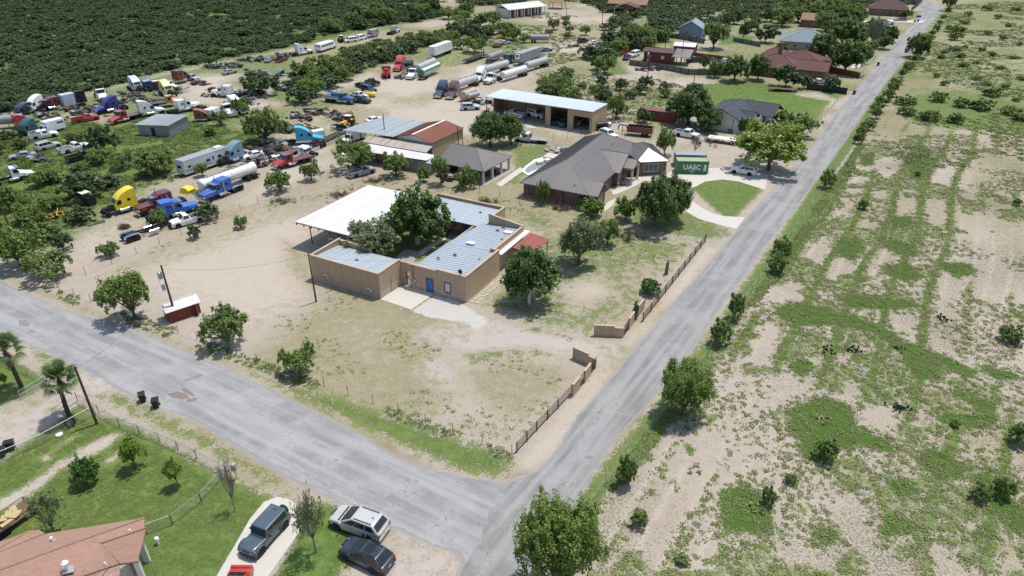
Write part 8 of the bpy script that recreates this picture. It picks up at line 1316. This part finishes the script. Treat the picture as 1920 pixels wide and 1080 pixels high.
# counted bushes of the right-hand field and its fence line
fr = random.Random(3)
LB = 'bushes strung along the fence right of the main road'
for f_ in np.linspace(.12, 1, 26):
    k = f_**.8; y = 330 - 320*k + fr.uniform(-4, 4); x = np.interp(y, [10, 75, 160, 255, 350], [1782, 1738, 1673, 1610, 1545]) + fr.uniform(4, 12)*(.4 + y/400)
    s = .5 + y/330; T('bush', x, y, fr.uniform(18, 30)*s, fr.uniform(13, 24)*s, 'green bush in the row along the fence beside the main road', LB)
FB = 'bushes scattered over the far right field'
for (x, y, w) in [(1697, 195, 40), (1760, 190, 42), (1800, 200, 46), (1840, 205, 50), (1700, 215, 44), (1740, 225, 46), (1790, 230, 44), (1895, 215, 46), (1910, 225, 40), (1860, 180, 44), (1770, 160, 22), (1805, 125, 26), (1800, 108, 20), (1880, 75, 22), (1850, 65, 22), (1840, 95, 20), (1790, 75, 36), (1785, 60, 34), (1900, 110, 18), (1860, 105, 20), (1885, 165, 22), (1850, 160, 18), (1830, 150, 20), (1808, 45, 22), (1815, 30, 22), (1870, 35, 20), (1905, 20, 20), (1850, 20, 24), (1765, 110, 20), (1770, 100, 18), (1905, 190, 20), (1755, 145, 18), (1830, 120, 16), (1875, 130, 18), (1915, 150, 20), (1810, 90, 14), (1890, 50, 16), (1912, 85, 16), (1800, 60, 26), (1790, 95, 24)]:
    T('bush', x, y, w*fr.uniform(.9, 1.15), w*.5*fr.uniform(.8, 1.1), 'round bush scattered on the far right field', FB)
for (x, y, w, h, l) in [(1893, 640, 50, 38, 'dark round bush on the field at the right edge'), (1480, 905, 26, 22, 'greyish small plant beside the bare patch'), (1910, 830, 60, 52, 'olive bush at the right edge of the field'), (1875, 930, 44, 46, 'tall dark weed clump in the lower right field'), (1835, 935, 44, 36, 'dark green bush in the lower right field'), (1545, 860, 60, 50, 'grey-green shrub at the foot of the large weed patch'), (1199, 985, 46, 36, 'thin scrub bush alone on the sand near the fence'), (1618, 392, 26, 22, 'small dark bush on the ploughed rows'), (1720, 330, 14, 10, 'tiny dark bush on the upper rows'), (1905, 385, 20, 14, 'small bush at the right edge of the rows'), (1440, 945, 34, 40, 'dark shrub growing in the lower weed patch'), (1280, 1055, 40, 22, 'low weedy plant near the bottom of the field'), (1110, 975, 26, 34, 'grey-blue sage bush by the fence'), (1790, 800, 24, 16, 'olive weed clump beside the curved weed patch'), (1614, 252, 22, 18, 'low grey bush beside the row of fence bushes')]:
    T('bush' if w > 22 else 'brush', x, y, w, h, l)
for (x, y, l) in [(1550, 660, 'dark prickly pear, left of two on the bare rows'), (1600, 657, 'dark prickly pear, right of two on the bare rows'), (1685, 768, 'largest dark prickly pear on the bare sand'), (1768, 600, 'prickly pear by the upper weed band')]:
    p = at(x, y); o = empty('prickly_pear', p, 0, l, 'cactus'); mb = MB(); r = random.Random(x)
    for i in range(26 if x == 1685 else 15):
        c = Vector((r.gauss(0, .45), r.gauss(0, .35), r.uniform(.12, .55))); a_ = r.uniform(0, 6.28); u = Vector((math.cos(a_), math.sin(a_), r.uniform(-.3, .3))); v_ = Vector((0, 0, 1)) + u.cross(Vector((0, 0, 1)))*r.uniform(-.5, .5); n_ = u.cross(v_).normalized()
        mb.loft([[c + (u*math.cos(t_)*.15 + v_.normalized()*math.sin(t_)*.2) + n_*s_ for t_ in [j*math.pi/4 for j in range(8)]] for s_ in (-.03, .03)])
    mb.build('pads', M['leaf_cactus'], o)['kind'] = 'stuff'
# countable trees behind and between, then the far woods as masses
NT_ = [0]
def to_px(p):
    d = depth(p); return 960 + FPX*p[0]/d, 540 - FPX*(p[1]*SP + (p[2] - CAM_H)*CP)/d
OPEN = [to_px(o.location) for o in COL.objects if o.parent is None and o.get('category') not in (None, 'tree', 'bush', 'fence', 'weed', 'cactus', 'utility pole', 'cable', 'wall')]
def clear(q, down=26):
    """no tree on or straight in front of a vehicle or building"""
    x, y = to_px((q[0], q[1], 0)); return not any(abs(x - a) < 26 and -6 < y - b < down for a, b in OPEN)
def grove(poly, n, dmin, wmin, wmax, kinds, label, group, seed, hr=.62, down=26):
    P = [q for q in spaced(sample(poly, n*8, seed), dmin) if clear(q, down)][:n]
    for q in P:
        w = trnd.uniform(wmin, wmax); tree(trnd.choice(kinds), q, w/2, w*hr*trnd.uniform(.85, 1.2), label, group); NT_[0] += 1
grove([(575, 205), (620, 170), (700, 124), (830, 84), (800, 72), (720, 92), (640, 114), (600, 122), (550, 150), (500, 185)], 40, 5.2, 6, 9.5, ['mesquite', 'brush'], 'mesquite in the belt between the white bus and the track', 'mesquites between the bus and the track', 1, .44)
grove([(830, 75), (860, 40), (950, 48), (980, 75), (900, 100), (850, 95)], 18, 6, 6, 10, ['mesquite', 'brush'], 'mesquite in the scrub above the white box trailer', 'mesquites above the box trailer', 2)
grove([(1130, 145), (1100, 110), (1160, 65), (1240, 55), (1290, 60), (1240, 90), (1160, 105), (1190, 140)], 36, 5, 6, 9.5, ['brush', 'mesquite'], 'mesquite in the thicket left of the red fence', 'mesquites left of the red fence', 3)
grove([(1010, 175), (1060, 130), (1090, 160), (1180, 165), (1250, 165), (1330, 165), (1300, 185), (1180, 190), (1100, 200), (1040, 200)], 30, 5.5, 3.5, 6.5, ['brush', 'bush'], 'scrub bush in the rough lot behind the tan shed', 'scrub bushes behind the tan shed', 4, .6)
grove([(905, 165), (960, 175), (1060, 160), (1080, 195), (1000, 178), (930, 168)], 18, 4.5, 4.5, 7.5, ['mesquite', 'bush'], 'mesquite along the back of the tan shed', 'mesquites behind the tan shed', 5)
grove([(1440, 40), (1500, 30), (1560, 28), (1620, 60), (1560, 70), (1500, 62)], 16, 8, 9, 14, ['oak', 'mesquite'], 'tall tree among the far houses', 'tall trees among the far houses', 6)
grove([(1340, 60), (1440, 60), (1440, 40), (1330, 40)], 6, 8, 6, 9, ['oak', 'brush'], 'tree behind the blue-grey gabled house', 'trees behind the gabled house', 7)
grove([(1650, 40), (1700, 20), (1690, 70), (1640, 110), (1620, 100)], 12, 7, 6, 10, ['oak', 'mesquite'], 'shade tree near the road beside the far houses', 'shade trees near the far road end', 8)
grove([(-40, 290), (100, 262), (230, 300), (260, 340), (100, 460), (-40, 460)], 18, 5, 3.5, 6.5, ['brush', 'mesquite', 'bush'], 'mesquite among the derelict cars at the left', 'mesquites among the derelict cars', 9)
grove([(560, 66), (680, 22), (830, 20), (900, 20), (840, 48), (740, 46), (700, 52), (630, 66)], 16, 9, 7, 10, ['brush', 'mesquite'], 'larger mesquite at the edge of the far woods', 'larger mesquites at the edge of the woods', 10)
grove([(-20, 262), (120, 246), (250, 232), (480, 240), (470, 262), (250, 256), (0, 285)], 14, 6, 3, 5.5, ['brush', 'bush'], 'bush in the weeds below the derelict row', 'bushes below the derelict row', 11)
grove([(1000, 60), (1060, 40), (1120, 60), (1080, 100), (1010, 120), (880, 70), (960, 60)], 14, 8, 4, 7, ['mesquite', 'bush'], 'mesquite in the sandy clearing', 'mesquites in the sandy clearing', 12)
grove([(575, 128), (610, 108), (660, 92), (720, 78), (800, 64), (830, 62), (815, 80), (740, 97), (650, 120), (590, 138)], 44, 3.6, 4, 6, ['brush', 'bush', 'mesquite'], 'bush in the low brush below the white bus', 'bushes below the white bus', 13, .42, 9)
def wood(name, poly, n, dmin, s0, s1, label, seed, hm=.62, protos=None):
    P = spaced(sample(poly, n, seed), dmin); P = P[(vnoise(P, .06, seed)*.7 + vnoise(P, .2, seed + 1)*.5) > .33]; return scatter(name, P, protos or WP, label, s0, s1, hm, seed)
ax = empty('bush', (at(8, 262)[0], at(8, 262)[1], 0), 0, 'low brush at the edge of the dark woods beside the grey tank', 'bush', 'brush clumps at the edge of the woods'); WP = []
for i, (tr, cr) in enumerate(TREES['thicket'] + TREES['brush'][:2]):
    p = at([4, 30, 120, 395, 250][i], [210, 196, 178, 122, 146][i]); o = empty('bush', (p.x, p.y, 0), i, 'low brush at the very edge of the dark woods', 'bush', 'brush clumps at the edge of the woods', (2.6, 2.6, 2.8)); add('stem', tr, o); WP.append(add('crown', cr, o))
add('stem', TREES['thicket'][0][0], ax); add('crown', TREES['thicket'][0][1], ax); ax.scale = (2.4, 2.4, 2.4)
wood('woods', [(-260, 250), (-20, 218), (40, 205), (110, 186), (180, 168), (240, 152), (330, 126), (440, 106), (500, 96), (560, 82), (640, 60), (720, 48), (840, 30), (800, 4), (820, -28), (-700, -28)], 40000, 2.4, 1.4, 3.3, 'dark dense mesquite woods behind the lorry yard', 21)
wood('woods', [(-20, 214), (110, 184), (240, 150), (440, 104), (560, 80), (720, 46), (840, 28), (820, -28), (-700, -28)], 5000, 8, 3.0, 4.4, 'taller mesquites standing above the dark woods', 25, .7)
wood('woods', [(520, 165), (560, 135), (640, 112), (720, 92), (820, 70), (815, 80), (740, 108), (640, 150), (570, 185)], 900, 2.8, 1.4, 2.2, 'dense brush under the mesquites by the white bus', 22)
wood('woods', [(1140, 60), (1200, 30), (1260, 58), (1330, 50), (1300, 30), (1400, 38), (1480, 30), (1560, 20), (1700, 12), (1722, 4), (1620, -6), (1640, -30), (820, -30), (870, 8), (950, 12), (1010, -4), (1100, 6), (1150, 30)], 7000, 3.6, 2.4, 4.6, 'far dark woods beyond the houses', 23)
wood('woods', [(1100, 120), (1150, 75), (1250, 62), (1300, 48), (1240, 44), (1150, 80)], 1500, 2.8, 2.2, 3.4, 'dense brush under the thicket left of the red fence', 24)

# labels of the grouped trees: by what each stands beside, as seen from here
MARKS = [(608, 90, 'white school bus'), (640, 185, 'blue tow truck'), (725, 140, 'red tow truck'), (690, 165, 'dark row of cars'), (570, 100, 'white lorry near the bus'), (822, 100, 'white box trailer'), (800, 135, 'green and white tanker'), (960, 32, 'white-roofed barn'), (1012, 78, 'hopper trailer'), (990, 115, 'grey box trailer'), (1062, 40, 'left far pole'), (1129, 30, 'right far pole'), (1092, 80, 'black wrecked suv'), (1188, 104, 'white van'), (1176, 98, 'left end of the red fence'), (1225, 72, 'grey sheet fence'), (1290, 62, 'blue-grey gabled house'), (1150, 22, 'far grey-roofed carport'), (1240, 125, 'dark red cabin'), (1213, 150, 'tall pole'), (1297, 180, 'short pole'), (1232, 218, 'maroon container'), (1110, 200, 'right end of the tan shed'), (940, 175, 'left end of the tan shed'), (1025, 185, 'middle of the tan shed'), (1330, 140, 'dark board fence'), (1340, 165, 'far green lawn'), (1490, 60, 'blue-grey hip roof'), (1530, 40, 'orange-roofed far house'), (1635, 25, 'brown-roofed far house'), (1470, 120, 'maroon roofs'), (1665, 52, 'white truck'), (1723, 32, 'blue car'), (1636, 90, 'leafless grey tree'), (1718, 100, 'roadside tree'), (1740, 45, 'bend of the road'), (45, 293, 'grey sedan'), (92, 278, 'silver derelict suv'), (142, 282, 'white crew pickup'), (155, 298, 'black derelict pickup'), (158, 384, 'small tractor'), (108, 405, 'yellow harrow'), (25, 338, 'half-buried white lorry'), (195, 285, 'round-headed tree'), (85, 256, 'white derelict pickup'), (235, 390, 'yellow lorry'), (20, 420, 'pole at the left edge'), (740, 62, 'white lorry ending the far row'), (690, 70, 'grey box truck'), (1697, 190, 'first bush of the green band'), (1800, 225, 'green band of the field'), (1890, 210, 'right end of the green band'), (1770, 95, 'track along the field'), (1850, 80, 'open far field'), (1900, 30, 'top right corner'), (1805, 40, 'far end of the field'), (1601, 172, 'bin at the black fence'), (1646, 118, 'bin beyond the wooden fence'), (1548, 345, 'isolated verge bush'), (1700, 70, 'far patch in the asphalt')]
byg = {}; used = {}
for o in list(COL.objects):
    if o.parent is None and o.get('group') and o.get('category') in ('tree', 'bush'): byg.setdefault(o['label'], []).append(o)
for lab, L in byg.items():
    if len(L) < 2: continue
    size = sorted(o.scale[0] for o in L); q1, q2 = size[len(size)//3], size[2*len(size)//3]
    for o in L:
        x, y = to_px(o.location); rank = sorted(MARKS, key=lambda m: (m[0] - x)**2 + ((m[1] - y)*1.5)**2)[:6]; big_ = 'small ' if o.scale[0] < q1 else 'large ' if o.scale[0] > q2 else 'medium-sized '
        kind = 'bush' if o['category'] == 'bush' else 'mesquite' if 'mesquite' in lab else 'tree'; done = False
        for m in rank:
            dx, dy = x - m[0], (y - m[1])*1.8; w = ('right of' if dx > 0 else 'left of') if abs(dx) > abs(dy) else ('in front of' if dy > 0 else 'behind'); r_ = math.hypot(dx, dy); n_ = 'close ' if r_ < 30 else '' if r_ < 75 else 'well '
            for g_ in ('', big_):
                t2 = g_ + kind + (' standing ' + n_ if n_ else ' ') + w + ' the ' + m[2]
                if t2 not in used: used[t2] = 1; o['label'] = t2; done = True; break
            if done: break
# ------------------------------------------------------------ weeds and grass tufts
wc = []
for i, (px, py) in enumerate(((1420, 955), (1545, 790), (1690, 655), (1300, 880))):
    p = at(px, py); o = empty('weed_clump', p, 0, ['leafy weed clump inside the lower left weed patch', 'leafy weed clump in the largest round weed patch', 'grey-green weed clump in the middle weed band', 'straw-coloured tuft on the bare field'][i], 'weed', None, (.8, .8, .8)); wc.append(add('leaves', WEED[i], o))
def mfun(ch, p0=1.0): return lambda q: np.clip(mask_at(ch, q)*p0, 0, 1)
rs = np.random.RandomState(12); vis = wpoly([(0, 1080), (1920, 1080), (1920, 240), (1500, 200), (0, 330)])
def cloud(ch, n, thr, seed, region=vis):
    P_ = sample(region, n, seed); m = mask_at(ch, P_) + (vnoise(P_, .9, seed) - .5)*.7; return P_[m > thr]
wp = np.concatenate([sample([tuple(q) for q in wpoly(w)], max(40, int(np.ptp(wpoly(w)[:, 0])*np.ptp(wpoly(w)[:, 1])*3.2)), 31 + i) for i, w in enumerate(WEEDS)]); wp = wp + rs.normal(size=wp.shape)*.5
scatter('weeds', wp[vnoise(wp, .5, 21) > .22], wc[:2], 'thick low green weeds growing in patches over the field', .3, .8, .8, 1)
fieldn = sample([(1095, 975), (1190, 850), (1330, 665), (1470, 470), (1620, 255), (1930, 250), (1930, 1090), (1010, 1110)], 26000, 33); sel = vnoise(fieldn, .16, 8)*.6 + .75*mask_at('green', fieldn) + .25*rs.rand(len(fieldn)) > .57
scatter('weeds', fieldn[sel], [wc[0], wc[1], wc[3], wc[3]], 'small scattered weeds and straw tufts on the bare field', .14, .36, .8, 2)
parc = sample([(112, 540), (655, 312), (1320, 456), (1165, 625), (965, 850)], 7000, 35); sel = (vnoise(parc, .22, 6)*.8 + mask_at('dry', parc)*.5 > .70) & (mask_at('bare', parc) < .5) & (mask_at('gravel', parc) < .5)
uv = np.stack([(parc[:, 0] + 6)*math.cos(D28) + (parc[:, 1] - 77.6)*math.sin(D28), -(parc[:, 0] + 6)*math.sin(D28) + (parc[:, 1] - 77.6)*math.cos(D28)], 1); sel &= ~((uv[:, 0] > -32) & (uv[:, 0] < .2) & (uv[:, 1] > -5) & (uv[:, 1] < 23))
scatter('weeds', parc[sel], [wc[3], wc[3], wc[0]], 'dry tufts of grass over the sandy lot', .12, .3, .7, 3)
yard = sample([(-60, 500), (-60, 260), (200, 215), (500, 240), (660, 300), (400, 400), (110, 530)], 9000, 36); sel = mask_at('green', yard) + (vnoise(yard, .3, 7) - .5)*.8 > .62
scatter('weeds', yard[sel], wc[:3], 'rank green weeds between the derelict vehicles', .3, .8, .7, 4)
lot = sample([(1000, 135), (1240, 150), (1320, 170), (1200, 230), (1040, 200)], 1500, 37); scatter('weeds', lot, wc[1:4], 'scrubby weeds over the rough lot behind the tan shed', .3, .7, .7, 5)
far_ = sample([(1560, 340), (1700, 150), (1790, 10), (1920, 0), (1920, 300)], 5200, 38); sel = vnoise(far_, .08, 12) > .42; scatter('weeds', far_[sel], wc[:3], 'weeds and low brush over the far end of the field', .3, 1.0, .6, 6)
top = sample([(820, 75), (1000, 20), (1160, 40), (1100, 110), (1010, 130), (880, 105)], 2200, 39); scatter('weeds', top[vnoise(top, .1, 13) > .45], wc[:3], 'weeds and brush in the sandy clearing at the top', .4, 1.0, .7, 7)
lawn = sample([(-60, 905), (150, 765), (420, 890), (530, 935), (400, 1100), (-60, 1110)], 6000, 40); scatter('weeds', lawn[mask_at('green', lawn) > .8], wc[:2], 'tufts in the lawn before the terracotta-roofed house', .10, .22, .55, 8)
edge = sample([(105, 560), (300, 628), (560, 722), (960, 866), (960, 846), (560, 700), (300, 606), (110, 542)], 900, 41); scatter('weeds', edge[vnoise(edge, .2, 14) > .4], wc[:3], 'weeds along the foot of the wire fence by the side road', .12, .34, .7, 9)
rd = sample([(1130, 915), (1260, 765), (1345, 645), (1480, 460), (1610, 270), (1622, 272), (1500, 460), (1370, 645), (1285, 765), (1150, 920)], 2600, 42); scatter('weeds', rd[vnoise(rd, .2, 15) > .3], wc[:2], 'thick weeds along the fence right of the main road', .15, .42, .8, 10)
